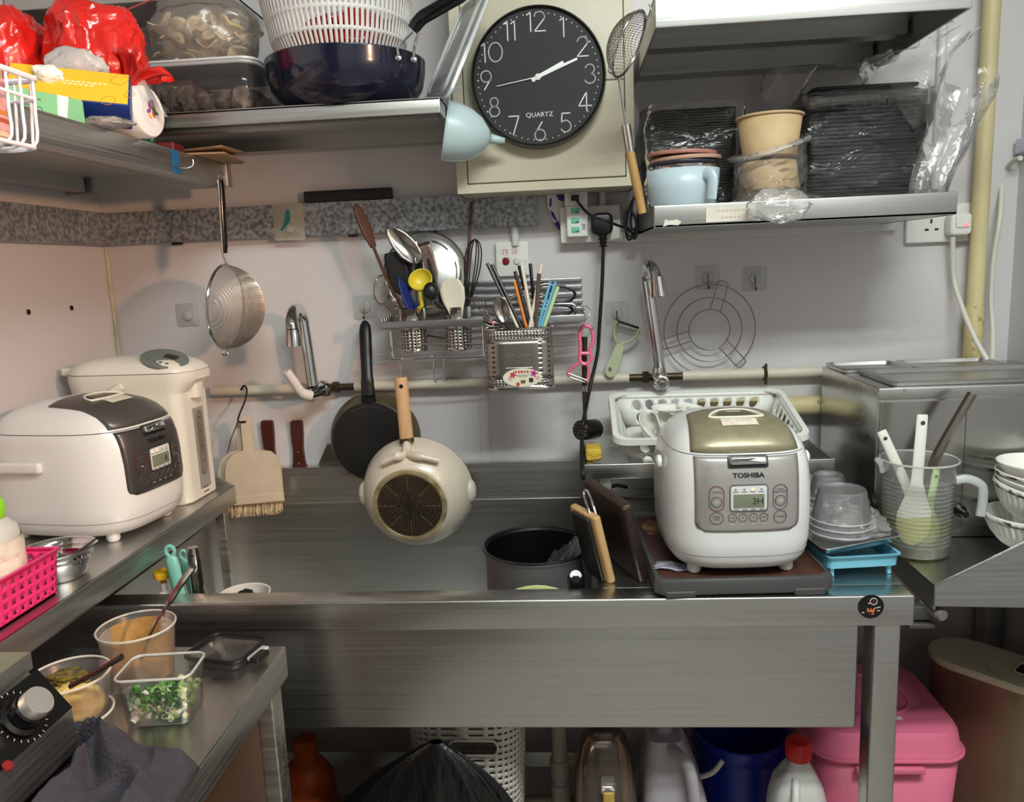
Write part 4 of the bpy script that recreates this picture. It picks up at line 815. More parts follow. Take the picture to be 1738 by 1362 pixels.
pts = [YP(*v) for v in ((1024, 414, 1.797), (1022, 480, 1.80), (1017, 560, 1.80), (1014, 600, 1.797), (1003, 650, 1.785), (995, 690, 1.74), (990, 715, 1.672), (988, 740, 1.66), (987, 770, 1.58), (988, 798, 1.512), (991, 815, 1.505))]
obj('cord', G().tube([p_-BP.location for p_ in spline(pts, 8)], .0042, 10), BLACKR, BP)
RS, w_, h_, dp = plate('wall_socket', 'white double wall socket by the yellow pipe below the tray shelf', 'socket', (1540, 349), (1649, 409), dp=.014)
for x, z, sx, sz in ((-.018, .008, .004, .009), (-.027, -.010, .008, .0045), (-.006, -.010, .008, .0045)): obj('pin_slot', G().box((x, -dp-.0002, z-.003), (sx, .001, sz)), BLACKP, RS)
WPg = thing('white_plug', 'white plug with red neon light in the socket by the yellow pipe', 'plug'); q = YP(1626, 381, 1.82); WPg.location = (q.x, 1.8335, q.z)
obj('body', G().rbox((0, 0, 0), (.046, .048, .03), .010, .006, M=TM((0, -.015, 0), (PI/2, 0, 0))), SWW, WPg)
obj('rocker', G().rbox((0, 0, 0), (.032, .028, .004), .006, .002, M=TM((.003, -.031, .006), (PI/2, 0, 0))), SWW, WPg)
obj('neon', G().box((.008, -.0335, -.003), (.009, .001, .006)), mk('neon_red', (255, 110, 110), .4, emit=1.2), WPg)
pts = [YP(*v) for v in ((1617, 402, 1.815), (1617, 440, 1.82), (1620, 480, 1.82), (1634, 525, 1.785), (1655, 575, 1.75), (1676, 612, 1.72))]
CABW = mk('cable_white', (206, 203, 192), .5)
obj('cord', G().tube([p_-WPg.location for p_ in spline(pts, 8)], .0055, 10), CABW, WPg)
pts = [Vector((v.x-.012, v.y, v.z)) for v in (XP(1742, 268, .985), XP(1728, 275, .985), XP(1712, 300, .985))]+[YP(*v) for v in ((1697, 370, 1.815), (1686, 440, 1.815), (1682, 510, 1.815), (1685, 560, 1.80), (1684, 612, 1.75))]
WC = solo('white_cable', 'loose white cable running down the right wall to the steel warmer', 'cable', G().tube(spline(pts, 8), .0055, 10), CABW)
q = XP(1740, 246, .99)
solo('junction_box', 'small lilac white box on the right wall above the loose cable', 'junction box', G().rbox((0, 0, 0), (.018, .05, .032), .003, .003), mk('lilac_white', (206, 204, 222), .4), loc=(.9905, q.y, q.z))
# blue and white packet behind the double socket, black bar on the trunking, bird sticker
q = YP(943, 366, 1.84)
PK = thing('printed_packet', 'white packet with blue lettering hanging behind the double socket', 'packet', (q.x, 1.842, q.z))
pp = [(-.018, .055), (.03, .055), (.03, -.03), (.018, -.05), (-.006, -.012), (-.018, .02)]
obj('film', G().prism(pp, 0, .003, FACE), mk('packet_white', (222, 222, 226), .35), PK); NB = mk('packet_blue', (22, 32, 128), .4)
for pts in ([(-.013, .012), (-.005, .008), (0, -.004), (.004, -.016), (-.002, -.010), (-.008, -.002)], [(-.004, -.018), (.006, -.012), (.016, -.036), (.016, -.044)], [(.0, .052), (.022, .052), (.020, .03), (.008, .034)], [(-.012, .038), (-.007, .040), (-.009, .02), (-.014, .02)]):
    obj('blue_print', G().prism(pts, .003, .0034, FACE), NB, PK)
a, b = YP(516, 338, 1.83), YP(665, 326, 1.83)
solo('black_bar', 'flat black bar lying on the galvanised trunking', 'bar', G().rbox((0, 0, 0), (b.x-a.x, .018, .026), .004, .003), mk('black_matt', (18, 18, 18), .5), loc=((a.x+b.x)/2, 1.836, zt1+.0135))
a, b = YP(461, 347, 1.824), YP(519, 407, 1.824)
BS_ = thing('hook_sticker', 'clear square hook sticker with a teal bird on the trunking', 'sticker', ((a.x+b.x)/2, 1.8248, (a.z+b.z)/2))
STK = clear('sticker_clear', (222, 218, 200), .35, .3)
obj('sheet', G().rbox((0, 0, 0), (b.x-a.x, a.z-b.z, .0008), .006, .0003, M=TM((0, -.0006, 0), (PI/2, 0, 0))), STK, BS_)
obj('bird_print', G().prism([(-.022, -.019), (-.014, -.008), (-.008, .008), (-.006, .022), (-.001, .027), (.004, .024), (.005, .010), (.002, -.002), (-.008, -.012), (-.017, -.022)], 0, .0004, TM((0, -.0011, .002)) @ FACE), mk('teal', (30, 120, 124), .5), BS_)
obj('hook_boss', G().lathe([(.011, 0), (.010, .003), (.006, .004), (0, .0045)], 20, TM((.002, -.001, -.015), (PI/2, 0, 0))), clear('boss_clear', (230, 230, 226), .4, .15), BS_)

# adhesive hooks
def hook(px, py, lab, wire=True, w_=.056, grp=None):
    q = YP(px, py, YB-.002); T = thing('adhesive_hook', lab, 'hook', (q.x, YB-.0005, q.z))
    obj('pad', G().rbox((0, 0, 0), (w_, w_, .0012), .006, .0004, M=TM((0, -.0006, 0), (PI/2, 0, R(2)))), clear('pad_clear', (206, 206, 198), .12, .25, fres=.5), T)
    obj('boss', G().lathe([(.013, 0), (.012, .003), (.006, .0045), (0, .005)], 20, TM((0, -.0012, -.001), (PI/2, 0, 0))), clear('boss_clear', (230, 230, 226), .4, .15), T)
    if wire: obj('wire', G().tube(spline([(0, -.005, .006), (0, -.008, -.006), (0, -.010, -.022), (0, -.017, -.026), (0, -.022, -.020)], 5), .0016, 8), mk('hook_steel', (120, 112, 104), .35, 1), T)
    return T
hook(318, 535, 'clear square adhesive hook, empty, near the left corner', False)
hook(619, 522, 'clear square adhesive hook behind the black frying pan handle')
hook(1047, 532, 'clear square adhesive hook carrying the green peeler')
hook(1201, 471, 'clear square adhesive hook carrying the round wire trivet')
hook(1281, 473, 'clear square adhesive hook hanging free beside the trivet')

# ================================================================ taps
def tap(name, label, base, path, rad, spout_r):
    T = thing(name, label, 'tap', base); B = Vector(base)
    obj('gooseneck', G().tube([p_-B for p_ in spline(path, 8)], rad, 14), CHROME, T); return T, B
def neck(b0, t0, n0, h_):
    m_ = (t0+n0)/2; u_ = (t0-b0).normalized(); d_ = (t0-n0)/2
    return [b0, b0.lerp(t0, .5)]+[m_+d_*math.cos(PI*i/10)+u_*(h_*math.sin(PI*i/10)) for i in range(11)]
y0 = 1.745; b_ = YP(527, 662, 1.79)
T1, B = tap('tap', 'chrome gooseneck tap with a tape wrapped lever by the left sink', YP(530, 664, 1.775), neck(YP(531, 655, 1.775), YP(515, 548, 1.775), YP(496, 560, 1.665), .038), .0135, .01)
e0 = YP(497, 560, 1.666)-B; e1 = YP(499, 588, 1.664)-B; obj('nozzle', G().tube([e0, e0.lerp(e1, .5), e1], [.0145, .0165, .017], 16), CHROME, T1)
obj('valve_body', G().tube([YP(524, 668, 1.765)-B, YP(548, 661, 1.80)-B], [.015, .017], 16), CHROME, T1)
obj('collar', G().tube([YP(548, 661, 1.80)-B, YP(553, 660, 1.806)-B], .021, 16), POLISH, T1)
obj('wall_union', G().tube([YP(551, 660, 1.805)-B, Vector((xa_+.004, 1.828, zp))-B], .0105, 12), BRASS, T1)
obj('lever', G().tube(spline([YP(528, 672, 1.76)-B, YP(512, 666, 1.745)-B, YP(497, 645, 1.73)-B, YP(486, 630, 1.72)-B], 5), [.012]*5+[.0105]*6+[.010]*5, 12), mk('tape_white', (214, 206, 202), .45, var=.05, vs=60, bump=.2, bs=60), T1)
T2, B = tap('tap', 'chrome gooseneck tap beside the wire trivet on the right', YP(1123, 650, 1.775), neck(YP(1123, 648, 1.77), YP(1099, 482, 1.77), YP(1117, 490, 1.68), .042), .0135, .01)
e0 = YP(1115, 470, 1.681)-B; e1 = YP(1119, 505, 1.679)-B; obj('nozzle', G().tube([e0, e0.lerp(e1, .4), e0.lerp(e1, .95), e1], [.0138, .015, .0175, .016], 16), CHROME, T2)
obj('ball_joint', G().lathe([(.006, -.018), (.014, -.012), (.016, 0), (.014, .012), (.006, .018)], 18, TM(YP(1117, 632, 1.77)-B)), CHROME, T2)
obj('valve_body', G().tube([YP(1122, 650, 1.755)-B, Vector((YP(1122, 650, 1.80).x, 1.825, zp))-B], .014, 16), CHROME, T2)
obj('handle_disc', G().lathe([(.0, .012), (.010, .012), (.012, .009), (.017, .007), (.0185, .002), (.0185, -.006), (.012, -.012), (0, -.012)], 24, TM(YP(1123, 651, 1.75)-B, (PI/2, 0, 0))), CHROME, T2)
obj('handle_badge', G().lathe([(.008, 0), (.007, .002), (0, .0025)], 16, TM(YP(1123, 651, 1.737)-B, (PI/2, 0, 0))), POLISH, T2)

# ================================================================ utensil rack
ALU = mk('aluminium', (176, 176, 178), .3, 1, var=.06, vs=10, stretch=(.5, 40, 40)); YR0 = 1.695; f0, f1 = YP(648, 553, YR0), YP(992, 540, YR0); zr_ = (f0.z+f1.z)/2; xr0, xr1 = f0.x, f1.x
RK = thing('utensil_rack', 'aluminium slatted wall rack holding cooking utensils and cutlery', 'rack', ((xr0+xr1)/2, 1.77, zr_))
W(RK, 'front_bar', G().rbox(((xr0+xr1)/2, YR0, zr_), (xr1-xr0, .006, .017), .002, .002), ALU)
CUPX = [YP(703, 585, 1.735).x, YP(779, 583, 1.735).x]
for k in range(6):
    g = G(); ys_ = YR0+.025+k*.022; cuts = [xr0]+([c+d for c in CUPX for d in (-.032, .032)] if abs(ys_-1.735) < .038 else [])+[xr1]
    for a_, b_ in zip(cuts[::2], cuts[1::2]): g.rbox(((a_+b_)/2, ys_, zr_-.004), (b_-a_, .013, .004), .002, .001)
    W(RK, 'floor_slat', g, ALU)
def incup(p):
    if p.z > zr_+.038: return p
    cx = min(CUPX, key=lambda c: abs(c-p.x)); d = Vector((p.x-cx, p.y-1.735)); m_ = .020
    return p if d.length < m_ else Vector((cx+d.x*m_/d.length, 1.735+d.y*m_/d.length, max(p.z, zr_-.054)))
for k in range(5): W(RK, 'back_slat', G().rbox(((xr0+xr1)/2, 1.843, zr_+.012+k*.017), (xr1-xr0, .006, .010), .002, .002), ALU)
for x in (xr0, xr1):
    for k in range(6): W(RK, 'end_slat', G().rbox((x, 1.70+k*.022, zr_+.004), (.006, .014, .024), .002, .002), ALU)
r0, r1, r2 = YP(663, 563, 1.70), YP(667, 609, 1.70), YP(822, 605, 1.70)
W(RK, 'hook_rail', G().tube(spline([r0, r0.lerp(r1, .8), r1+Vector((.004, 0, .0)), r1+Vector((.012, 0, -.001)), r2], 5)+[r2+Vector((.0, 0, 0)), Vector((r2.x, 1.70, zr_-.008))], .0028, 8), CHROME)
W(RK, 'hook_rail', G().tube([r1+Vector((0, .012, .030)), r2+Vector((0, .012, .026))], .0022, 8), CHROME)
def cup(lab, px, py):
    q = YP(px, py, 1.735); T = thing('utensil_cup', lab, 'cup', (q.x, 1.735, zr_-.062)); r_ = .030
    obj('mesh_wall', G().perf(22, 6, lambda u, v: (r_*math.cos(2*PI*(u+.5*(int(v*6+1e-6) % 2)/22*0)), r_*math.sin(2*PI*u), .006+.042*v), None, hw=.26, hh=.30), POLISH, T, solid=.0008)
    obj('upper_band', G().shell([(r_, .048), (r_*1.03, .050), (r_*1.03, .054), (r_, .056), (r_, .095)], 28), POLISH, T, solid=.0008)
    obj('base', G().lathe([(r_*.97, 0), (r_*1.02, .002), (r_, .007), (r_*.9, .004), (0, .003)], 28), POLISH, T)
    return T
C1 = cup('perforated steel cup in the rack holding the wooden spatula', 703, 585); C2 = cup('perforated steel cup in the rack holding the white rice paddle', 779, 583)
def shook(lab, px, py0, py1, y=1.70):
    a, b = YP(px, py0, y), YP(px+6, py1, y); L_ = a.z-b.z
    return solo('s_hook', lab, 'hook', G().tube(spline([(-.004, .004, -.002), (0, .0042, .003), (.003, -.002, .001), (.002, -.005, -.012), (0, -.005, -L_*.8), (.003, -.006, -L_), (.008, -.009, -L_*.93), (.009, -.010, -L_*.84)], 5), .0013, 7), CHROME, loc=(a.x, y-.002, a.z))
shook('small wire s hook carrying the cream pan', 679, 607, 640); shook('empty wire s hook next to another on the rack rail', 735, 607, 648); shook('empty wire s hook on the rack rail nearest the cutlery caddy', 752, 607, 646)

WDB = mk('dark_wood', (78, 48, 35), .5, var=.25, vs=20, stretch=(1, 1, .25)); SSP = mk('spoon_steel', (150, 146, 140), .22, 1, var=.08, vs=20); NYL = mk('black_nylon', (18, 18, 20), .4)
def ut(name, lab, cat, mat, pts, rad, sq=.5, head=None, group=None):
    """utensil: handle tube through pixel points with depths; head = list of (half width, half thickness) rings"""
    P_ = [YP(*p_) for p_ in pts]; base = P_[-1]; T = thing(name, lab, cat, base, group=group)
    f_ = incup if pts[-1][1] == 590 else (lambda p: p)
    obj('handle', G().tube([f_(p_)-base for p_ in spline(P_, 5)], rad, 8, sq=sq), mat, T); return T, base
def blade(T, base, a, b, prof, mat, name='head', thick=.0022, bowl=0, tilt=(0, -1, 0)):
    """flat paddle from a to b; prof = (t, halfwidth) list; bowl = dish depth"""
    a, b = Vector(a), Vector(b); ax = b-a; L_ = ax.length; ax.normalize(); n_ = Vector(tilt); n_ = (n_-ax*n_.dot(ax)).normalized(); s_ = ax.cross(n_); nu = 8
    def fn(u, v):
        k = v*(len(prof)-1); i = min(int(k), len(prof)-2); f_ = k-i; t_ = prof[i][0]*(1-f_)+prof[i+1][0]*f_; w_ = prof[i][1]*(1-f_)+prof[i+1][1]*f_
        x = (u*2-1); return a-base+ax*(L_*t_)+s_*(x*w_)-n_*(bowl*(1-x*x)*math.sin(PI*min(1, max(0, t_)))*1.0)
    return obj(name, G().grid(nu, (len(prof)-1)*3, fn), mat, T, solid=thick, off=0)
OV = [(0, .25), (.08, .55), (.22, .82), (.42, 1), (.65, 1), (.82, .85), (.93, .6), (.985, .3), (1, .08)]
def ov(w_, p_=OV): return [(t, k*w_) for t, k in p_]
zc1 = zr_-.050
T, B = ut('wooden_spatula', 'long dark wooden spatula leaning out of the rack to the left', 'spatula', WDB, [(632, 415, 1.73), (655, 470, 1.73), (690, 545, 1.735), (697, 590, 1.735)], .0072)
blade(T, B, YP(634, 420, 1.73), YP(603, 346, 1.73), [(0, .006), (.2, .0105), (.5, .0135), (.8, .011), (.95, .006), (1, .001)], WDB, thick=.006, tilt=(.75, -.6, 0))
T, B = ut('steel_ladle', 'steel serving spoon with long oval head above the yellow ladle', 'spoon', SSP, [(703, 437, 1.76), (706, 500, 1.75), (708, 560, 1.745), (708, 590, 1.742)], .0045)
blade(T, B, YP(712, 445, 1.76), YP(658, 387, 1.76), [(0, .006), (.12, .018), (.35, .024), (.65, .022), (.88, .014), (1, .002)], SSP, bowl=.008, tilt=(.1, -1, .1))
# pot lid standing at the back
q = YP(722, 468, 1.81); LR = .094
PL = thing('pot_lid', 'round steel pot lid with black knob standing behind the utensils', 'lid', (q.x, 1.812, q.z-LR+.004)); ML = TM((0, 0, LR), (R(80), 0, 0))
obj('dome', G().shell([(LR*1.0, 0), (LR*1.03, .003), (LR*.99, .006), (LR*.9, .004), (LR*.86, .010), (LR*.6, .017), (LR*.3, .021), (0, .022)], 48, ML), mk('lid_steel', (190, 190, 187), .3, 1, var=.2, vs=14), PL, solid=.001)
obj('rim', G().tube([ML @ Vector((LR*1.02*math.cos(2*PI*i/48), LR*1.02*math.sin(2*PI*i/48), .003)) for i in range(48)], .0022, 6, True), CHROME, PL)
obj('knob', G().lathe([(.006, .02), (.006, .030), (.015, .034), (.016, .040), (.010, .044), (0, .045)], 24, ML), NYL, PL)
for a_ in range(6): obj('embossed_rib', G().tube(spline([ML @ Vector((LR*.8*math.cos(R(a_*60+t)), LR*.8*math.sin(R(a_*60+t)), .014)) for t in (-18, -8, 0, 8, 18)], 3), .0016, 6), CHROME, PL)
T, B = ut('black_turner', 'black nylon turner behind the blue spatula', 'turner', NYL, [(680, 485, 1.775), (692, 540, 1.765), (698, 590, 1.757)], .0055)
blade(T, B, YP(684, 500, 1.775), YP(668, 428, 1.775), [(0, .008), (.15, .022), (.5, .025), (.9, .024), (1, .020)], NYL, thick=.003, tilt=(.1, -1, 0))
T, B = ut('blue_spatula', 'deep blue silicone spatula standing in the rack', 'spatula', mk('blue_silicone', (18, 38, 104), .4), [(706, 515, 1.72), (707, 545, 1.724), (707, 590, 1.73)], .007)
blade(T, B, YP(707, 545, 1.72), YP(676, 470, 1.72), [(0, .008), (.3, .012), (.6, .012), (.85, .008), (1, .001)], mk('blue_silicone', (18, 38, 104), .4), thick=.004, tilt=(.8, -.6, 0))
YLW = mk('yellow_plastic', (214, 196, 60), .35)
T, B = ut('yellow_ladle', 'yellow plastic ladle standing in the utensil rack', 'ladle', YLW, [(713, 495, 1.715), (717, 525, 1.716), (717, 550, 1.719), (716, 590, 1.725)], [.0065]*5+[.008]*5+[.006]*6, sq=.7)
obj('bowl', G().shell([(.027*math.cos(R(a_)), -.026*math.sin(R(a_))) for a_ in range(0, 91, 10)], 28, TM(YP(713, 474, 1.725)-B, (R(58), R(-8), 0))), YLW, T, solid=.002)
T, B = ut('black_ladle', 'round black nylon ladle leaning beside the white paddle', 'ladle', NYL, [(738, 510, 1.705), (752, 535, 1.71), (762, 560, 1.72), (772, 590, 1.728)], .0062, sq=.7)
obj('bowl', crumple(.017, .015, .020, 1, .02, 1, .01, 1, 24, 14), NYL, T, loc=YP(731, 495, 1.702)-B)
T, B = ut('rice_paddle', 'cream white rice paddle standing in the utensil rack', 'paddle', mk('paddle_cream', (222, 214, 196), .4), [(776, 530, 1.712), (778, 560, 1.72), (779, 590, 1.73)], .009, sq=.4)
blade(T, B, YP(777, 548, 1.71), YP(764, 472, 1.705), [(0, .009), (.25, .016), (.5, .0245), (.75, .027), (.92, .020), (1, .005)], mk('paddle_cream', (222, 214, 196), .4), bowl=.003, thick=.003, tilt=(0, -1, .1))
T, B = ut('steel_turner', 'brown patched steel turner crossing in front of the pot lid', 'turner', NYL, [(727, 440, 1.77), (742, 490, 1.757), (757, 545, 1.745), (763, 590, 1.742)], .0062, sq=.6)
blade(T, B, YP(737, 478, 1.77), YP(718, 412, 1.775), [(0, .006), (.2, .014), (.6, .016), (1, .014)], mk('browned_steel', (132, 112, 104), .3, .9, var=.2, vs=60), thick=.0015, tilt=(.1, -1, 0))
T, B = ut('steel_fork', 'steel serving fork bent over the pot lid', 'fork', SSP, [(706, 410, 1.78), (716, 440, 1.775), (722, 470, 1.765), (738, 545, 1.755), (745, 590, 1.748)], .0028, sq=.8)
T, B = ut('whisk', 'black balloon whisk standing at the right of the pot lid', 'whisk', NYL, [(795, 508, 1.772), (790, 550, 1.765), (787, 590, 1.755)], .0065, sq=.9)
for k, w_ in enumerate((.026, .017, .007)):
    c0 = YP(797, 505, 1.772); c1 = YP(806, 407, 1.772); ax = (c1-c0); s_ = Vector((math.cos(k*1.0), math.sin(k*1.0), 0)); pts = []
    for i in range(17):
        t_ = i/16*PI; pts.append(c0-B+ax*(math.sin(t_)**.8 if i not in (0, 16) else 0)+s_*(-math.cos(t_)*.03*(math.sin(t_)**.5 if i not in (0, 16) else .15)))
    obj('whisk_wire', G().tube(spline(pts, 3), .0016, 6), NYL, T)
solo('cooking_chopstick', 'long brown wooden cooking chopstick behind the whisk', 'chopstick', G().tube([YP(800, 343, 1.820), YP(796, 420, 1.815), incup(YP(787, 562, 1.775)), incup(YP(785, 590, 1.765))], [.0036, .0042, .0046, .004], 8), WDB)
q = YP(648, 492, 1.765)
SS_ = thing('tea_strainer', 'small round wire strainer hanging at the left end of the rack', 'strainer', q)
obj('rim', G().tube([(.018*math.cos(t), .012*math.sin(t), .032*math.sin(t)) for t in [2*PI*i/28 for i in range(28)]], .0017, 6, True), SSP, SS_)
obj('mesh', G().grid(18, 4, lambda u, v: (.018*v*math.cos(2*PI*u), .012*v*math.sin(2*PI*u)+.008*(1-v*v), .032*v*math.sin(2*PI*u)), wrapu=True), SIEVE, SS_)
obj('handle', G().tube([(.005, -.012, -.031), YP(672, 540, 1.745)-q, YP(692, 590, 1.745)-q], .0018, 6), SSP, SS_)

# cutlery caddy
cy = 1.655; a, b = YP(821, 600, cy-.03), YP(940, 600, cy-.03); CD = thing('cutlery_caddy', 'oval perforated steel caddy hooked on the rack, full of chopsticks', 'caddy')
zt_ = YP(880, 556, cy-.03).z; zb_ = YP(880, 662, cy-.03).z; CD.location = ((a.x+b.x)/2, cy, zb_); hC = zt_-zb_; wC = (b.x-a.x)*.98; dC = .062
oval = rr(wC, dC, dC*.49, 8); nO = len(oval); per = [0.0]
for i in range(nO): j = (i+1) % nO; per.append(per[-1]+math.dist(oval[i], oval[j]))
def ovp(u, k=1.0):
    s_ = (u % 1)*per[-1]
    for i in range(nO):
        if per[i+1] >= s_-1e-12:
            f_ = (s_-per[i])/(per[i+1]-per[i]); j = (i+1) % nO; return ((oval[i][0]*(1-f_)+oval[j][0]*f_)*k, (oval[i][1]*(1-f_)+oval[j][1]*f_)*k)
    return oval[0]
def band(z0, z1): return lambda u, v: (*ovp(u), z0+(z1-z0)*v)
uf = 1-(.5*wC-dC*.49+dC*.25)/per[-1]
def frontsolid(i, j):
    u = (i+.5)/30; x, y = ovp(u); return y < -dC*.4 and abs(x) < wC*.24
CDM = mk('caddy_steel', (176, 172, 166), .28, 1, var=.08, vs=25)
obj('slotted_wall', G().perf(36, 8, band(hC*.17, hC*.80), None, kind='sq', hw=.40, hh=.09, solid=lambda i, j: i % 2 == 0 or frontsolid(i*30/36, j)), CDM, CD, solid=.0007)
obj('lattice_band', G().perf(52, 2, band(hC*.82, hC*.95), None, hw=.24, hh=.24), CDM, CD, solid=.0007)
obj('lattice_band', G().perf(52, 2, band(hC*.06, hC*.17), None, hw=.22, hh=.22), CDM, CD, solid=.0007)
obj('rim', G().tube([(x, y, hC*.975) for x, y in oval], .003, 6, True), POLISH, CD)
obj('plain_band', G().grid(40, 1, band(hC*.80, hC*.82), wrapu=True), CDM, CD, solid=.0007)
obj('base', G().loft([[(x*k, y*k, z) for x, y in oval] for k, z in ((1.0, 0), (1.06, .001), (1.06, .004), (1.0, .008), (1.0, hC*.06))]), POLISH, CD)
obj('embossed_scroll', G().tube(spline([(-.025, -dC/2-.0005, hC*.55), (-.012, -dC/2-.001, hC*.57), (-.004, -dC/2-.001, hC*.55), (0, -dC/2-.001, hC*.53), (.004, -dC/2-.001, hC*.55), (.012, -dC/2-.001, hC*.57), (.025, -dC/2-.0005, hC*.55)], 4), .0008, 5), CHROME, CD)
obj('embossed_scroll', G().tube([(-.028, -dC/2-.0005, hC*.36), (.028, -dC/2-.0005, hC*.36)], .0007, 5), CHROME, CD)
ML_ = TM((.006, -dC/2-.0012, hC*.20)) @ FACE
lb = obj('label', G().prism(circ(.041, 36, .0195), 0, .0006, ML_), mk('label_cream', (226, 220, 196), .45), CD); lb['label'] = 'oval cream label with pink flowers'
for x, y, r_, c_ in ((-.020, .006, .006, (190, 60, 80)), (-.026, -.002, .004, (214, 150, 160)), (.024, .008, .007, (196, 90, 150)), (.024, .008, .0022, (40, 20, 30)), (-.010, -.014, .004, (190, 40, 50)), (.032, -.002, .004, (206, 160, 180))):
    obj('printed_flower', G().prism([(x+r_*(1+.35*math.cos(5*t))*math.cos(t), y+r_*(1+.35*math.cos(5*t))*math.sin(t)) for t in [2*PI*i/20 for i in range(20)]], .0006, .0009+.0002*(r_ < .003), ML_), mk('flower_%d%d' % (c_[0], c_[1]), c_, .5), lb)
obj('printed_block', G().box((.018, -.006, .0008), (.009, .009, .0004), ML_), mk('print_dark', (46, 36, 40), .5), lb)
obj('printed_block', G().box((.001, -.009, .0008), (.010, .007, .0004), ML_), mk('print_olive', (96, 92, 60), .5), lb)
bars(lb, ML_ @ TM((-.001, .012, .0008)), (5,), mk('print_red', (190, 60, 70), .5), .005, .006, .005)
bars(lb, ML_ @ TM((-.001, .005, .0008)), (8, 6), mk('print_dark', (46, 36, 40), .5), .0014, .003, .003)
CHB = mk('chopstick_black', (16, 15, 15), .35); CHW = mk('chopstick_cream', (226, 214, 196), .45)
def chop(lab, col, x0, y0, x1, y1, d0=1.66, d1=1.655, r_=.0034, tip=None, split=.5, grp='chopsticks in the caddy'):
    a = YP(x0, y0, d0); b = YP(x1, y1, d1); e = b+(b-a).normalized()*.055; e.z = max(e.z, zb_+.01)
    T = thing('chopstick', lab, 'chopstick', e, group=grp); m_ = a.lerp(e, split if tip else 1)
    obj('shaft', G().tube([a-e, m_-e], [r_*1.1, r_], 8), col, T)
    if tip: obj('tip', G().tube([m_-e, Vector((0, 0, 0))], [r_, r_*.8], 8), tip, T)
chop('black chopstick with cream lower half, leaning left over the steel ladle', CHB, 827, 447, 874, 546, 1.675, 1.655, tip=CHW, split=.42)
chop('all black chopstick leaning left, next to the cream tipped one', CHB, 835, 449, 880, 546, 1.68, 1.66)
chop('orange chopstick in the cutlery caddy', mk('chopstick_orange', (226, 130, 50), .4), 873, 477, 891, 546, 1.65, 1.645, .003)
chop('short black chopstick right beside the orange one', CHB, 874, 461, 897, 546, 1.67, 1.655)
chop('black chopstick with pale dotted lower half beside the cream one', CHB, 881, 451, 902, 546, 1.67, 1.66, tip=CHW, split=.3)
chop('cream chopstick standing between two black ones', CHW, 886, 451, 903, 546, 1.665, 1.65)
chop('black chopstick standing nearly upright in the caddy', CHB, 900, 448, 909, 546, 1.69, 1.665)
chop('white chopstick crossing behind the brown one', CHW, 919, 449, 901, 546, 1.675, 1.65)
chop('brown wooden chopstick standing upright in the caddy', mk('chopstick_brown', (84, 66, 54), .5), 915, 465, 910, 546, 1.66, 1.645, .004)
SKY = mk('chopstick_sky', (110, 178, 206), .4)
chop('sky blue chopstick next to the brown one', SKY, 934, 478, 916, 545, 1.66, 1.65, .0028)
chop('sky blue chopstick next to the pale green one', SKY, 943, 479, 921, 545, 1.665, 1.652, .0028)
chop('pale green chopstick at the end of the caddy', mk('chopstick_green', (190, 214, 160), .4), 947, 487, 927, 545, 1.66, 1.65, .0038)
T, B = ut('steel_ladle', 'round steel soup spoon head up in the cutlery caddy', 'spoon', SSP, [(856, 540, 1.645), (862, 575, 1.65), (864, 600, 1.65)], .003)
blade(T, B, YP(857, 548, 1.642), YP(846, 504, 1.642), ov(.0155), SSP, bowl=.006, tilt=(0, -1, .1))
T, B = ut('fork', 'steel fork with pink handle in the cutlery caddy', 'fork', mk('pink_plastic', (232, 120, 150), .4), [(832, 541, 1.635), (845, 570, 1.645), (852, 600, 1.65)], .004)
for k in range(4): obj('tine', G().tube([YP(827+2*k-3, 540-1.5*k, 1.633)-B, YP(804+6*k, 512-1.2*k, 1.633)-B], .001, 5), SSP, T)
blade(T, B, YP(836, 547, 1.635), YP(822, 535, 1.633), [(0, .003), (.5, .007), (1, .008)], SSP, name='neck', thick=.0012)
T, B = ut('serving_spoon', 'dark steel spoon lying across the caddy rim', 'spoon', SSP, [(850, 552, 1.640), (870, 570, 1.65)], .003)
blade(T, B, YP(852, 552, 1.640), YP(819, 546, 1.632), ov(.010), SSP, bowl=.004, tilt=(0, -.6, .8))
# scissors and tongs lying on the rack
q = YP(960, 515, 1.76)
SC_ = thing('scissors', 'black handled kitchen scissors lying on the rack behind the chopsticks', 'scissors', q)
for cx, cy_, rx, ry, y in ((953, 500, 23, 13, 1.765), (938, 526, 34, 10, 1.745)):
    obj('finger_loop', G().tube([YP(cx+rx*math.cos(t), cy_+ry*math.sin(t), y)-q for t in [2*PI*i/28 for i in range(28)]], .0034, 8, True), NYL, SC_)
obj('blade', G().tube([YP(920, 515, 1.76)-q, YP(812, 520, 1.77)-q], [.006, .002], 6, sq=.3), SSP, SC_)
q = YP(930, 510, 1.80)
TG = thing('tongs', 'steel wire tongs lying on the rack against the wall', 'tongs', q)
obj('arm', G().tube(spline([YP(*v)-q for v in ((830, 530, 1.80), (880, 500, 1.81), (925, 483, 1.815), (940, 490, 1.815), (925, 500, 1.80), (880, 515, 1.79))], 6), .004, 8, sq=.5), SSP, TG)
obj('arm', G().tube(spline([YP(*v)-q for v in ((895, 520, 1.73), (960, 516, 1.73), (976, 520, 1.73), (976, 533, 1.728), (960, 538, 1.728), (900, 540, 1.73))], 6), .0028, 8), SSP, TG)
q = YP(992, 531, 1.70)
solo('key_ring', 'small wire ring hanging at the right end of the rack', 'ring', G().tube([(.012*math.cos(t), .003*math.sin(t), .014*math.sin(t)) for t in [2*PI*i/20 for i in range(20)]], .001, 6, True), CHROME, loc=q)

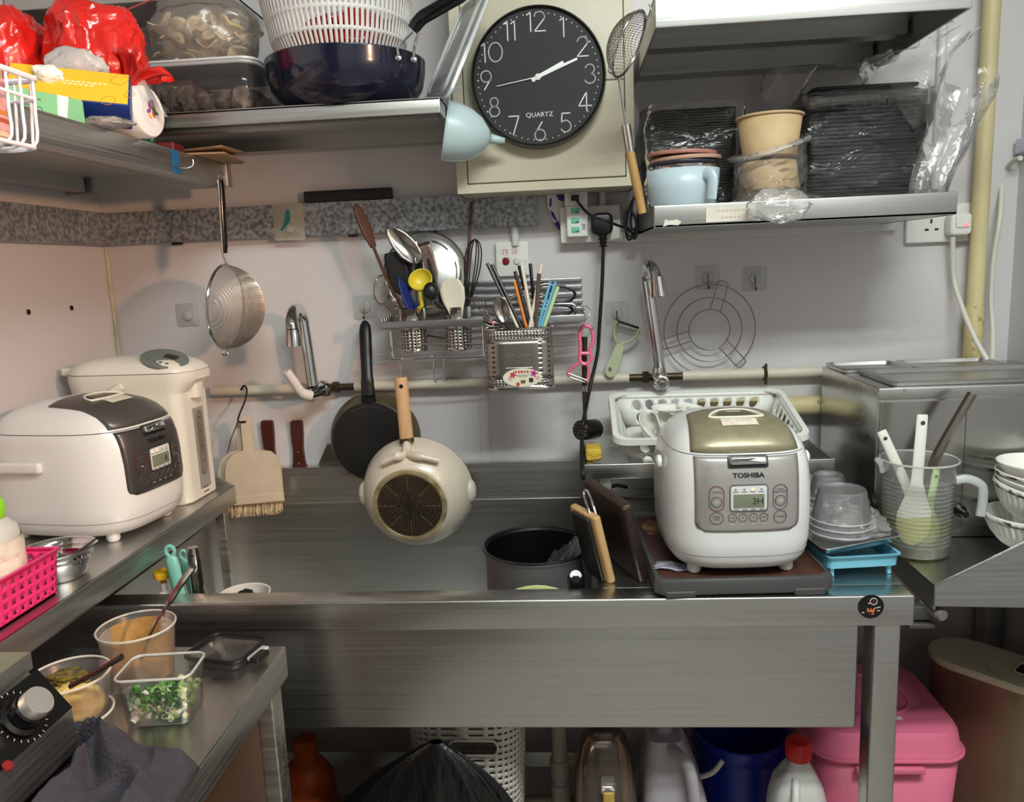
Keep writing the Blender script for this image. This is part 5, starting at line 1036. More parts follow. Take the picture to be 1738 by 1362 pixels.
# ================================================================ hanging pans
FP = thing('frying_pan', 'black frying pan with black handle hanging bottom out on the wall', 'pan'); q = YP(630, 750, 1.752); FP.location = q
rf = .109; MP = TM((0, .045, 0), (PI/2, 0, 0))
obj('pan_body', G().shell([(rf, 0), (rf*.995, .003), (rf*.96, .016), (rf*.90, .032), (rf*.85, .039), (rf*.78, .042)], 56, MP), mk('olive_black', (74, 66, 48), .33, var=.15, vs=12), FP, solid=.003)
obj('base_disc', G().lathe([(rf*.84, .038), (rf*.84, .0425), (rf*.80, .0435), (rf*.3, .0428), (0, .0425)], 56, MP), mk('burnt_black', (12, 12, 12), .55, bump=.2, bs=60), FP)
for i in range(30): 
    a_ = R(62+i*2); obj('base_dimple', G().lathe([(.0016, 0), (.0012, .0006), (0, .0007)], 6, MP @ TM((rf*.76*math.cos(a_), rf*.76*math.sin(a_), .0432))), mk('dimple_grey', (60, 58, 54), .5), FP)
h0, h1, h2 = YP(625, 672, 1.757), YP(623, 640, 1.763), YP(619, 545, 1.815)
obj('neck', G().tube([YP(627, 690, 1.764)-q, h0-q], [.009, .0085], 12, sq=1.9), mk('burnt_black', (12, 12, 12), .55), FP)
obj('handle', G().tube(spline([h0-q, h0.lerp(h1, .5)-q, h1-q, h1.lerp(h2, .4)-q, h1.lerp(h2, .8)-q, h2-q], 4), [.0095]*4+[.009]*4+[.008]*4+[.0085]*5+[.008, .007, .005, .003], 12, sq=1.7), NYL, FP)
obj('hang_slot', G().tube([YP(619, 553, 1.806)-q, YP(620, 565, 1.806)-q], .0035, 8), CHROME, FP)
CP = thing('cream_pan', 'cream coated deep pan with wooden handle hanging bottom out over the sink', 'pan'); q = YP(704, 852, 1.66); CP.location = q
rp = .126; MP = TM((0, .05, .012), (R(97), 0, R(-3))); CRM = mk('cream_stone', (206, 198, 182), .3, col2=(188, 178, 160), vs=260, ramp=(.56, .7), coat=.2)
obj('pan_body', G().shell([(rp*1.01, -.004), (rp*1.01, 0), (rp, .004), (rp*.985, .018), (rp*.93, .042), (rp*.82, .064), (rp*.70, .078), (rp*.65, .082)], 64, MP), CRM, CP, solid=.003)
obj('base_ring', G().lathe([(rp*.655, .080), (rp*.655, .0855), (rp*.60, .087), (rp*.60, .085), (0, .084)], 56, MP), mk('brass_stain', (196, 186, 156), .35, .5, col2=(150, 128, 84), vs=30), CP)
obj('base_disc', G().lathe([(rp*.57, .084), (rp*.565, .0868), (0, .0868)], 56, MP), mk('soot', (16, 13, 11), .6, col2=(44, 32, 20), vs=30), CP)
DOT = mk('worn_dot', (122, 104, 72), .45, .6); g = G()
for ring in range(3, 12):
    n_ = ring*6
    for i in range(n_):
        a_ = 2*PI*(i+.5*(ring % 2))/n_; r_ = rp*.555*ring/11.5
        if abs(math.sin(4*a_)) < .12: continue
        g.lathe([(.0014, .0866), (.0011, .0878), (0, .0879)], 5, MP @ TM((r_*math.cos(a_), r_*math.sin(a_), 0)))
o = obj('base_dots', g, DOT, CP); o['kind'] = 'stuff'
for i in range(8): obj('base_spoke', G().box((0, 0, 0), (rp*.30, .0022, .0008), MP @ TM((rp*.40*math.cos(i*PI/4), rp*.40*math.sin(i*PI/4), .0872), (0, 0, i*PI/4))), DOT, CP)
for sx in (-1, 1): obj('pouring_lip', crumple(.015, .022, .028, 1, .02, 1, .01, 1, 18, 12), CRM, CP, loc=Vector((sx*rp*.95, .035, .012)))
w0, w1 = YP(680, 641, 1.672), YP(690, 744, 1.665); w2 = YP(693, 765, 1.662)
obj('wooden_handle', G().tube([w0-q, w0.lerp(w1, .08)-q, w1-q], [.0105, .0112, .0115], 16, sq=1.35), mk('pale_wood', (196, 158, 118), .45, var=.12, vs=25, stretch=(2, 2, .3)), CP)
obj('hang_hole', G().lathe([(.0045, 0), (.0035, .0006), (0, .0004)], 14, TM(YP(681, 656, 1.658)-q, (PI/2, 0, 0))), BLACKP, CP)  # black disc paints the shade inside the hole; the handle is solid
obj('brass_collar', G().tube([w1-q, w1.lerp(w2, .35)-q], .0118, 14, sq=1.35), mk('brass_dark', (96, 80, 54), .35, .8), CP)
for s_, pe in ((-1, (650, 778)), (1, (745, 775))):
    obj('handle_bracket', G().tube(spline([w1.lerp(w2, .3)-q, w2-q+Vector((s_*.005, -.022, -.004)), YP(693+s_*20, 776, 1.622)-q, YP(pe[0], pe[1]+8, 1.626)-q], 5), [.011]*5+[.010]*6+[.0065]*5, 10, sq=.8), CRM, CP)

# ================================================================ brush and pan, knives
DB = thing('dustpan_brush', 'cream dustpan with brush clipped behind it hanging from the pipe', 'dustpan'); q = YP(425, 820, 1.79); DB.location = q; DC = mk('dustpan_cream', (204, 188, 166), .5, var=.05, vs=30)
def D(px, py, y=1.79): return YP(px, py, y-.022)-q
def poly(pts, y, th, mat, name):
    o2 = [D(px, py, y) for px, py in pts]; return obj(name, G().loft([[(p_.x, p_.y, p_.z) for p_ in o2], [(p_.x, p_.y+th, p_.z) for p_ in o2]]), mat, DB)
pan_o = [(383, 860), (382, 800), (385, 785), (395, 772), (410, 766), (440, 765), (458, 768), (470, 778), (475, 792), (479, 840), (481, 852)]
poly(pan_o, 1.785, .010, DC, 'pan_plate')
poly([(370, 850), (370, 800), (376, 780), (390, 768), (408, 764), (408, 850)], 1.803, .006, DC, 'brush_back')
poly([(380, 848), (481, 838), (481, 850), (380, 860)], 1.780, .006, DC, 'front_edge')
poly([(408, 712), (415, 706), (422, 708), (425, 716), (430, 766), (413, 766)], 1.788, .008, DC, 'pan_handle')
poly([(400, 718), (408, 716), (412, 766), (404, 766)], 1.805, .006, DC, 'brush_handle')
g = G(); random.seed(3)
for k in range(420):
    x = 377+102*random.random(); y_ = random.uniform(1.790, 1.806); a = D(x, 848, y_); b = D(x+random.uniform(-4, 2), 876+random.uniform(-4, 6)-(x-377)*.09, y_+random.uniform(-.004, .004)); g.tube([a, b], [.0013, .0009], 4)
o = obj('bristles', g, mk('bristle', (206, 184, 150), .7, var=.2, vs=80), DB); o['kind'] = 'stuff'
obj('black_hook', G().tube(spline([D(409, 662, 1.836), D(414, 655, 1.832), D(419, 662, 1.824), D(416, 680, 1.812), D(406, 705, 1.79), D(405, 716, 1.787), D(417, 716, 1.783)], 5), .0022, 7), BLACKR, DB)
obj('twist_wire', G().tube([D(404, 716, 1.80), D(392, 745, 1.806), D(386, 770, 1.806)], .0014, 5), mk('rusty_wire', (110, 90, 74), .5, .6), DB)
REDW = mk('redwood_handle', (66, 27, 21), .42, var=.15, vs=30)
def cleaver(lab, x, y0, y1, dx):
    c0 = YP(x, y0, 1.84); c1 = YP(x+dx, y1, 1.84); base = Vector((c1.x, 1.8405, .88)); T = thing('kitchen_knife', lab, 'knife', base, group=None)
    hw_ = .0145
    obj('handle', G().loft([[(c0.x-base.x+sx*hw_*k+ (c1.x-c0.x)*t, sy*.0055, c0.z-base.z+(c1.z-c0.z)*t) for sx, sy in ((-1, -1), (1, -1), (1, 1), (-1, 1))] for t, k in ((0, .75), (.04, 1), (.3, 1), (.62, .82), (.85, .95), (1, 1.15))]), REDW, T)
    obj('blade', G().bb(-.018, .018, .0035, .0055, -.16, c1.z-base.z+.004), SSP, T)
    obj('handle_hole_shade', G().lathe([(.0028, 0), (.002, .0004), (0, .0003)], 12, TM((c0.x-base.x, -.0056, c0.z-base.z-.016), (PI/2, 0, 0))), BLACKP, T)  # shade of the hole painted as a black disc on the handle
    for t in (.68, .92): obj('rivet', G().lathe([(.0026, 0), (.002, .001), (0, .0012)], 12, TM((c0.x-base.x+(c1.x-c0.x)*t, -.0055, c0.z-base.z+(c1.z-c0.z)*t), (PI/2, 0, 0))), CHROME, T)
cleaver('red wooden knife handle partly hidden by the cream dustpan', 453, 714, 792, 8); cleaver('red wooden knife handle with two rivets beside the black frying pan', 503, 714, 792, 6)
solo('scraper', 'grey steel scraper tip showing beside the black frying pan', 'scraper', G().prism([(-.022, 0), (.026, 0), (.02, .05), (.004, .05)], 0, .0015, FACE), SSP, loc=(YP(554, 790, 1.84).x, 1.8475, .9095))

# ================================================================ peelers, mallet, trivet
PNK = mk('pink_handle', (236, 110, 140), .35); q = YP(993, 600, 1.73)
PP = thing('peeler', 'pink plastic peeler hanging from the rack end', 'peeler', q)
def loopo(pts, y, r_, mat, name, par, q, closed=True, sq=1): return obj(name, G().tube([YP(px, py, y)-q for px, py in [(v.x, v.y) for v in spline([(a, b, 0) for a, b in pts], 5, closed)]], r_, 8, closed, sq=sq), mat, par)
loopo([(984, 565), (992, 553), (1003, 558), (1007, 575), (1001, 596), (1004, 608), (994, 618), (984, 612), (985, 590)], 1.73, .0042, PNK, 'handle_loop', PP, q)
loopo([(985, 600), (1001, 600)], 1.73, .004, PNK, 'handle_bridge', PP, q, False)
loopo([(986, 614), (975, 622), (965, 632), (966, 640)], 1.73, .0035, PNK, 'fork_arm', PP, q, False); loopo([(996, 616), (999, 625), (998, 640), (996, 648)], 1.73, .0035, PNK, 'fork_arm', PP, q, False)
loopo([(965, 634), (996, 646)], 1.728, .002, SSP, 'blade', PP, q, False); loopo([(966, 640), (996, 650)], 1.732, .0014, SSP, 'blade', PP, q, False)
loopo([(996, 572), (1003, 562), (1006, 556)], 1.727, .0022, CHROME, 'peg', PP, q, False)
q = YP(993, 730, 1.74)
MA = thing('meat_mallet', 'steel meat mallet with dotted head hanging behind the pink peeler', 'mallet', q)
obj('handle', G().tube([YP(992, 572, 1.752)-q, YP(992, 660, 1.75)-q, YP(993, 715, 1.745)-q], [.007, .0058, .0042], 10), mk('gunmetal', (84, 76, 72), .35, .9), MA)
obj('collar', G().tube([YP(992, 655, 1.75)-q, YP(992, 664, 1.75)-q], .008, 12), POLISH, MA)
hx0, hx1 = YP(984, 731, 1.70)-q, YP(1012, 728, 1.745)-q
Mh = look(hx1, hx0); Lh = (hx1-hx0).length
obj('head', G().lathe([(0, 0), (.020, 0), (.0225, .004), (.0225, Lh-.003), (.020, Lh), (0, Lh)], 24, Mh), mk('dark_metal', (54, 50, 48), .35, .8), MA)
for ring, n_ in ((0, 1), (1, 6), (2, 12)):
    for i in range(n_): obj('stud', G().lathe([(.0018, 0), (0, .0025)], 5, Mh @ TM((.0078*ring*math.cos(2*PI*i/n_), .0078*ring*math.sin(2*PI*i/n_), Lh))), POLISH, MA)
q = YP(1052, 600, 1.828); SG = mk('sage_green', (176, 184, 150), .4)
GP = thing('peeler', 'sage green peeler hanging from its blade on an adhesive hook', 'peeler', q)
o2 = [YP(px, py, 1.808)-q for px, py in [(v.x, v.y) for v in spline([(1044, 588, 0), (1050, 580, 0), (1058, 586, 0), (1055, 604, 0), (1048, 626, 0), (1042, 638, 0), (1033, 640, 0), (1027, 632, 0), (1030, 618, 0), (1038, 602, 0)], 4, True)]]
hc_ = YP(1035, 627, 1.808)-q; hl_ = []
for p_ in o2: t_ = math.atan2(p_.z-hc_.z, p_.x-hc_.x); hl_.append(Vector((hc_.x+.0042*math.cos(t_), hc_.y, hc_.z+.0062*math.sin(t_))))
obj('handle', G().loft([[p_+Vector((0, dy, 0)) for p_ in L_] for L_, dy in ((hl_, -.004), (o2, -.004), (o2, .004), (hl_, .004), (hl_, -.004))], False, False), SG, GP)
obj('hang_hole', G().tube([p_+Vector((0, -.004, 0)) for p_ in hl_], .0008, 5, True), SG, GP)
loopo([(1050, 588), (1043, 572), (1042, 556), (1047, 545)], 1.810, .004, SG, 'fork_arm', GP, q, False); loopo([(1052, 584), (1066, 580), (1078, 572), (1085, 560)], 1.810, .004, SG, 'fork_arm', GP, q, False)
loopo([(1047, 545), (1084, 557)], 1.826, .0028, mk('dark_metal', (54, 50, 48), .35, .8), 'blade', GP, q, False); loopo([(1045, 552), (1082, 563)], 1.83, .0016, SSP, 'blade', GP, q, False)
q = YP(1204, 560, 1.828); TW = mk('trivet_wire', (150, 142, 134), .3, 1); YT = 1.826
TV = thing('wire_trivet', 'round steel wire trivet of three rings hanging on the wall', 'trivet', q)
for r_, nm in ((.1035, 'outer_ring'), (.0735, 'middle_ring'), (.0465, 'inner_ring')): obj(nm, G().tube([(r_*math.cos(2*PI*i/56), 0, r_*math.sin(2*PI*i/56)) for i in range(56)], .0014, 6, True), TW, TV)
for a_ in (74, 196, 312):
    M_ = TM(rot=(0, -R(a_), 0)); obj('spoke_loop', G().tube([M_ @ Vector(v) for v in ((.045, -.004, -.012), (.10, -.004, -.012), (.111, -.004, -.011), (.113, -.004, -.006), (.113, -.004, .006), (.111, -.004, .011), (.10, -.004, .012), (.045, -.004, .012))], .0014, 6), TW, TV)

# ================================================================ rice cookers
KT = [(.0, .78), (.006, .87), (.02, .945), (.045, .985), (.09, 1.0), (.135, .995), (.165, .975), (.185, .945), (.205, .885), (.220, .80), (.232, .68), (.240, .53), (.245, .36), (.247, .18), (.2475, .0)]
def kz(z):
    for (a, ka), (b, kb_) in zip(KT, KT[1:]):
        if z <= b: return ka+(kb_-ka)*(z-a)/(b-a)
    return 0
def kinv(r_):
    for (a, ka), (b, kb_) in zip(KT[5:], KT[6:]):
        if r_ >= kb_: return a+(b-a)*(ka-r_)/(ka-kb_) if ka != kb_ else a
    return .2475
def cooker(name, label, loc, rz, w_, d_, bodyc, panelc, lidc, lidw, seam, lcd_txt, led):
    T = thing(name, label, 'rice cooker', loc, rz); A, Bq = w_/2, d_/2; N = 3.4; Z0 = .012
    def ring(z, k, n=44): return [(A*k*math.copysign(abs(math.cos(t))**(2/N), math.cos(t)), Bq*k*math.copysign(abs(math.sin(t))**(2/N), math.sin(t)), z+Z0) for t in [2*PI*i/n for i in range(n)]]
    zz = [z for z, _ in KT[:-1]]; zz = sorted(set(zz+[.055, .07, .11, .15, .175, .195]))
    lo = [z for z in zz if z <= seam]+[seam]; hi = [seam+.0015]+[z for z in zz if z > seam+.002]
    obj('body', G().loft([ring(z, kz(z)) for z in lo]), bodyc, T)
    obj('lid', G().loft([ring(z, kz(z)) for z in hi]), bodyc, T)
    obj('lid_seam', G().loft([ring(seam-.001, kz(seam)*.985), ring(seam+.0025, kz(seam)*.985)]), BLACKP, T)
    zb_s = .03; obj('base_seam', G().tube(ring(zb_s, kz(zb_s)*1.001), .0007, 5, True), mk('seam_grey', (150, 146, 150), .5), T)
    for sx in (-1, 1):
        for sy in (-1, 1): obj('foot', G().lathe([(.012, .03), (.012, .004), (.009, 0), (0, 0)], 16, TM((sx*A*.62, sy*Bq*.62, 0))), bodyc, T)
    def ys(x, z): return -Bq*kz(z)*max(0, 1-abs(x/(A*kz(z)))**N)**(1/N)
    def zsf(x, y):
        r_ = (abs(x/A)**N+abs(y/Bq)**N)**(1/N); return kinv(r_)
    def patch(hw, z0, z1, rad, off, mat, nm, rt=0, cx=0, nu=20, nv=20, par=None):
        def fn(u, v):
            z = z0+(z1-z0)*v; h_ = hw; e = min(z-z0, rad)
            if e < rad: h_ = hw-rad+math.sqrt(max(0, rad*rad-(rad-e)**2))
            if rt and z1-z < rt: e = z1-z; h_ = min(h_, hw-rt+math.sqrt(max(0, rt*rt-(rt-e)**2)))
            x = cx+(2*u-1)*max(h_, 1e-4); return (x, ys(x, z)-off, z+Z0)
        return obj(nm, G().grid(nu, nv, fn), mat, par or T, solid=.0008, off=1)
    def at(x, z, off=.0015):
        e = .002; t_ = Vector((0, ys(x, z+e)-ys(x, z-e), 2*e)).normalized(); s_ = Vector((2*e, ys(x+e, z)-ys(x-e, z), 0)).normalized(); n_ = s_.cross(t_).normalized()
        if n_.y > 0: n_ = -n_
        m_ = Matrix((s_, t_, n_)).transposed().to_4x4(); m_.translation = Vector((x, ys(x, z), z+Z0))+n_*off; return m_
    pw = w_*.335
    pn = patch(pw, .074, seam-.001, .016, .0008, panelc, 'control_panel')
    def tp(u, v):
        hw = lidw*(1-.18*v); x = (2*u-1)*hw; y = ys(x, seam+.003)*(1-v)+v*Bq*.06; return (x, y, zsf(x, y)+.0016+Z0)
    obj('lid_panel', G().grid(16, 16, tp), lidc, T, solid=.0008, off=1)
    # steam vent and label on the lid
    def onlid(x, y, off=.002): return Vector((x, y, zsf(x, y)+Z0+off+.0022))
    vy = -Bq*.33
    outl = [(-.036, -.014), (.036, -.014), (.042, -.002), (.026, .020), (.0, .026), (-.026, .020), (-.042, -.002)]
    obj('vent_rim', G().tube(spline([onlid(x, vy+y) for x, y in outl], 4, True), .0022, 6, True), mk('vent_white', (232, 228, 212), .4), T)
    obj('vent_cover', G().grid(8, 6, lambda u, v: onlid((2*u-1)*(.034-.012*v), vy-.011+.032*v, .0022)), mk('vent_dark', (96, 90, 72), .35), T)
    obj('vent_slot', G().grid(6, 1, lambda u, v: onlid((2*u-1)*.012, vy+.008+.004*v, .003)), mk('vent_white', (232, 228, 212), .4), T)
    obj('lid_label', G().grid(8, 4, lambda u, v: onlid((2*u-1)*.029, vy-.042+.022*v, .0014)), mk('lid_label', (228, 220, 204), .5, col2=(206, 190, 170), vs=90), T)
    # latch
    obj('latch_recess', G().rbox((0, 0, 0), (.064, .020, .004), .004, .001, M=at(0, seam-.009, .0008)), BLACKP, T)
    obj('latch_button', G().rbox((0, 0, .004), (.058, .013, .008), .003, .003, M=at(0, seam-.008, .001)), CHROME, T)
    DK = mk('print_black', (18, 18, 18), .5); GY = mk('print_grey', (92, 88, 86), .5)
    text('brand_lettering', 'TOSHIBA', .0105, DK, T, at(0, seam-.030, .0022), .0002, sx=1.15, thin=.00035)
    zc_ = .130; MBz = at(0, zc_, .0018); bz = obj('display_bezel', G().rbox((0, 0, 0), (.058, .042, .002), .005, .0008, M=at(0, zc_, .0018)), mk('bezel_white', (206, 206, 204), .35), T)
    obj('display_line', G().tube([MBz @ Vector((x, y, .0012)) for x, y in rr(.059, .043, .005, 4)], .0006, 5, True), DK, T)
    lc = obj('lcd', G().rbox((0, 0, 0), (.049, .022, .001), .0012, .0003, M=MBz @ TM((0, -.0045, .0012))), mk('lcd_grey', (118, 124, 104), .3), T)
    text('lcd_digits', lcd_txt, .015, DK, T, MBz @ TM((.014, -.0055, .0019)), .0001)
    for k in range(4):
        on = k in led; obj('led', G().lathe([(.0016 if on else .001, 0), (.0012, .0006), (0, .0008)], 10, MBz @ TM((-.021+.0135*k, .0145, .0010))), mk('led_on' if on else 'led_off', (255, 96, 40) if on else (40, 34, 34), .4, emit=14 if on else 0), T)
        obj('led_caption', G().box((0, 0, 0), (.009, .0012, .0002), MBz @ TM((-.021+.0135*k, .0105, .0012))), GY, T)
        obj('lcd_caption', G().box((0, 0, 0), (.008, .0014, .0002), MBz @ TM((-.020+.0135*k, -.0185, .0012))), GY, T)
    def ringbtn(x, z, rx, rz_, col, nm): obj(nm, G().tube([at(x, z, .0022) @ Vector((a, b, 0)) for a, b in rr(2*rx, 2*rz_, min(rx, rz_)*.98, 6)], .0006, 5, True), col, T)
    RDL = mk('print_wine', (120, 40, 60), .5)
    for x, c_, top in ((-.050, RDL, 'CANCEL'), (.050, GY, 'COOK\nKEEP WARM')):
        ringbtn(x, zc_, .0115, .0205, c_, 'button_outline'); ringbtn(x, zc_-.006, .0085, .0085, GY, 'button_ring'); text('button_lettering', top, .0042 if 'K\n' in top else .005, GY, T, at(x, zc_+.010, .0022), .0001)
        obj('button', G().lathe([(.0075, 0), (.007, .001), (0, .0012)], 20, at(x, zc_-.006, .0012)), panelc, T)
        obj('button_mark', G().box((0, 0, 0), (.006, .0012, .0003), at(x, zc_-.006, .0026)), mk('bezel_white', (206, 206, 204), .35), T)
    for x, t_ in ((-.050, 'MIXED\nRICE'), (.050, 'CONGEE')):
        ringbtn(x, zc_-.0325, .0105, .0098, GY, 'button_ring'); text('button_lettering', t_, .0042, GY, T, at(x, zc_-.0325, .0022), .0001)
    for x, t_ in ((-.0255, 'TIMER'), (-.009, 'HR'), (.0075, 'MIN'), (.024, 'MENU')):
        ringbtn(x, zc_-.032, .0065, .0065, GY, 'button_ring'); text('button_lettering', t_, .003, GY, T, at(x, zc_-.032, .0022), .0001)
        obj('caption', G().box((0, 0, 0), (.006, .001, .0002), at(x, zc_-.043, .0022)), mk('bezel_white', (206, 206, 204), .35), T)
    return T, A, Bq
WBODY = mk('cooker_white', (226, 226, 224), .22, coat=.3)
foot = ZP(1265, 960, .862)
RCK, A, Bq = cooker('rice_cooker', 'white rice cooker with silver control panel standing on the wooden tray', (.276, 1.364, .8500), R(2), .247, .278, WBODY, mk('panel_silver', (186, 182, 178), .32, .6), mk('lid_champagne', (158, 150, 122), .35, .45, var=.06, vs=60), .086, .196, '3H', (2,))
for sx in (-1, 1): obj('handle_pivot', G().lathe([(.012, 0), (.012, .006), (.008, .009), (0, .009)], 16, TM((sx*A*.985, -.03, .178), (0, sx*PI/2, 0))), WBODY, RCK)
RC2, A2, B2 = cooker('rice_cooker', 'white rice cooker with dark grey panel on the left worktop', (-.935, 1.425, .901), R(82), .245, .315, WBODY, mk('panel_dark', (88, 84, 82), .32, .6), mk('lid_grey', (98, 95, 92), .35, .5), .085, .194, '8', (0, 1))
obj('carry_handle', G().rbox((0, 0, 0), (.014, .17, .020), .006, .005, M=TM((-A2*1.03, .075, .150))), WBODY, RC2)

# ================================================================ thermo pot
TPm = mk('pot_ivory', (222, 218, 206), .28, coat=.2); zt2 = YP(265, 602, 1.60).z; Hh = zt2-.90
TPt = thing('thermo_pot', 'tall ivory electric thermo pot behind the left rice cooker', 'thermo pot', (-.942, 1.621, .901), R(-3))
def dout(L0, L1, wd, r0, r1, n=7):
    pts = []
    for cx, cy_, a0, r_ in ((L1-r1, wd/2-r1, 0, r1), (-L0+r0, wd/2-r0, 90, r0), (-L0+r0, -wd/2+r0, 180, r0), (L1-r1, -wd/2+r1, 270, r1)):
        pts += [(cx+r_*math.cos(R(a0+90*i/n)), cy_+r_*math.sin(R(a0+90*i/n))) for i in range(n+1)]
    return pts
o0 = dout(.125, .140, .132, .062, .024)
prof = [(.0, .97), (.004, 1), (Hh*.70, 1.0), (Hh*.745, 1.0)]
rg = [[(x*k, y*k, z) for x, y in o0] for z, k in prof]
obj('body', G().loft(rg), TPm, TPt)
o1 = dout(.130, .165, .140, .066, .05)
obj('collar', G().loft([[(x, y, z) for x, y in o_] for o_, z in ((dout(.125, .140, .132, .062, .026), Hh*.745), (dout(.128, .155, .136, .064, .042), Hh*.80), (o1, Hh*.83), (o1, Hh*.885))]), TPm, TPt)
obj('lid_line', G().tube([(x*.995, y*.995, Hh*.885) for x, y in o1], .0009, 5, True), mk('line_grey', (120, 112, 106), .5), TPt)
obj('lid', G().loft([[(x*k, y*k, z) for x, y in o1] for k, z in ((.985, Hh*.885), (.97, Hh*.905), (.90, Hh*.935), (.76, Hh*.962), (.5, Hh*.982), (.1, Hh*.99))]), mk('pot_lid_ivory', (222, 218, 206), .3, var=.03, vs=20), TPt)
Mq = TM((.100, -.030, Hh*.962), (R(20), R(14), 0))
obj('control_panel', G().loft([[(x*k, y*k, z) for x, y in circ(.050, 28, .040)] for k, z in ((1, 0), (1, .004), (.9, .006))], M=Mq), mk('panel_greygreen', (128, 136, 132), .35, .3), TPt)
for k in range(4): obj('button', G().rbox((0, 0, 0), (.008, .006, .002), .002, .001, M=Mq @ TM((-.024+.014*k, -.022, .007))), mk('pot_button', (96, 104, 100), .4), TPt)
obj('pot_display', G().rbox((0, 0, 0), (.03, .018, .002), .004, .001, M=Mq @ TM((.01, .008, .006))), mk('panel_dark', (88, 84, 82), .32), TPt)
obj('spout', G().loft([[(x, y, z) for x, y in rr(.03*k, .04*k, .012*k, 4)] for k, z in ((1, Hh*.80), (.9, Hh*.70))], M=TM((.142, 0, 0))), TPm, TPt)
obj('gauge_plate', G().box((.1402, .006, Hh*.345), (.001, .044, Hh*.56)), mk('gauge_grey', (150, 146, 142), .4), TPt)
gz0, gz1 = Hh*.16, Hh*.60
obj('gauge_frame', G().tube([(.1412, .006+y, (gz0+gz1)/2+z) for y, z in rr(.022, gz1-gz0, .0108, 6)], .0014, 6, True), mk('gauge_rim', (110, 104, 98), .4), TPt)
obj('gauge_window', G().prism(rr(.019, gz1-gz0-.003, .009, 6), 0, .0012, TM((.1405, .006, (gz0+gz1)/2), (PI/2, 0, PI/2))), mk('gauge_glass', (120, 110, 98), .12), TPt)
for k in range(4): obj('gauge_mark', G().box((.1418, .006, gz0+.03+.032*k), (.0006, .010, .0016)), mk('panel_dark', (88, 84, 82), .32), TPt)
text('lettering', '4.2', .012, mk('print_black', (18, 18, 18), .5), TPt, TM((.1414, .006, gz0+.006), (PI/2, 0, PI/2)), .0002)
for z in (.022, .012): obj('gauge_caption', G().box((.1409, .006, z), (.0006, .022, .002)), mk('print_black', (18, 18, 18), .5), TPt)
hb = [TPt.matrix_world.inverted() if False else None]
q0 = YP(158, 690, 1.545); q1 = YP(206, 656, 1.545)
Mi = (Matrix.Translation(TPt.location) @ Euler(TPt.rotation_euler).to_matrix().to_4x4()).inverted()
obj('carry_handle', G().tube([Mi @ q0, Mi @ q0.lerp(q1, .9), Mi @ q1], [.008, .0085, .007], 12, sq=.6), TPm, TPt)
obj('hinge_tab', G().rbox((-.128, 0, Hh*.90), (.02, .07, .016), .004, .003), TPm, TPt)

# ================================================================ left worktop things
q = ZP(108, 975, .90)
SB = thing('steel_bowl', 'small steel bowl with foil and a spoon on the left worktop', 'bowl', (-.842, 1.168, .9005)); rb = .0565
obj('bowl', G().shell([(0, .001), (rb*.66, .001), (rb*.72, .004), (rb*.86, .030), (rb*.90, .036), (rb*.93, .037), (rb*.98, .046), (rb*1.06, .049)], 40), CHROME, SB, solid=.001)
solo('foil', 'crumpled dark foil in the small steel bowl', 'foil', crumple(.037, .035, .011, 2.4, .3, 3.5, .3, 5, 30, 12), mk('foil', (120, 120, 122), .3, 1, var=.2, vs=60), loc=(-.842, 1.168, .921))
T, B = ut('spoon', 'dark handled spoon resting in the small steel bowl', 'spoon', mk('gunmetal', (84, 76, 72), .35, .9), [(165, 917, 1.19), (150, 928, 1.18), (120, 948, 1.165)], .0045, sq=1.6)
PKB = mk('hot_pink_plastic', (232, 50, 120), .4)
PBk = thing('pink_basket', 'hot pink plastic basket with triangular holes on the left worktop', 'basket', (-.875, .955, .9005)); wP, dP, hP = .155, .30, .072
def wall(pfun, nu, nv, nm): obj(nm, G().perf(nu, nv, pfun, None, kind='tri', hw=.27, hh=.25), PKB, PBk, solid=.0022, off=0)
tp_ = .95
wall(lambda u, v: (wP/2*(tp_+(1-tp_)*v), (-.5+u)*dP*(tp_+(1-tp_)*v), hP*(.06+.86*v)), 17, 4, 'side_wall')
wall(lambda u, v: (-wP/2*(tp_+(1-tp_)*v), (-.5+u)*dP*(tp_+(1-tp_)*v), hP*(.06+.86*v)), 17, 4, 'side_wall')
for sy in (-1, 1): wall(lambda u, v: ((-.5+u)*wP*(tp_+(1-tp_)*v), sy*dP/2*(tp_+(1-tp_)*v), hP*(.06+.86*v)), 9, 4, 'end_wall')
obj('base', G().bb(-wP/2*tp_, wP/2*tp_, -dP/2*tp_, dP/2*tp_, 0, .003), PKB, PBk)
obj('bottom_band', G().loft([[(x, y, z) for x, y in rr(wP*tp_, dP*tp_, .002, 2)] for z in (0, hP*.07)], False, False), PKB, PBk, solid=.002)
obj('rim', G().loft([[(x*k, y*(1+(k-1)*wP/dP), z) for x, y in rr(wP, dP, .004, 2)] for k, z in ((1.0, hP*.90), (1.0, hP*.99), (1.07, hP*1.0), (1.07, hP*.94))], False, False), PKB, PBk, solid=.002)
JR = thing('plastic_jar', 'clear jar with lime green lid wrapped in film in the pink basket', 'jar', (-.862, 1.035, .904)); rj = .052
obj('jar_body', G().lathe([(rj*.92, 0), (rj, .006), (rj, .108), (rj*.96, .122), (rj*.70, .136), (rj*.66, .142)], 36), mk('frosted_jar', (196, 196, 190), .3, sss=.1), JR)
obj('film_wrap', G().grid(48, 18, lambda u, v: tuple(Vector((math.cos(2*PI*u), math.sin(2*PI*u), 0))*(rj*1.03+.0025*ridge((math.cos(2*PI*u)*2, math.sin(2*PI*u)*2, v*6), 1.5, 2))+Vector((0, 0, .004+.104*v))), wrapu=True), mk('film_cream', (226, 216, 202), .28, var=.06, vs=30, bump=.8, bs=22), JR)
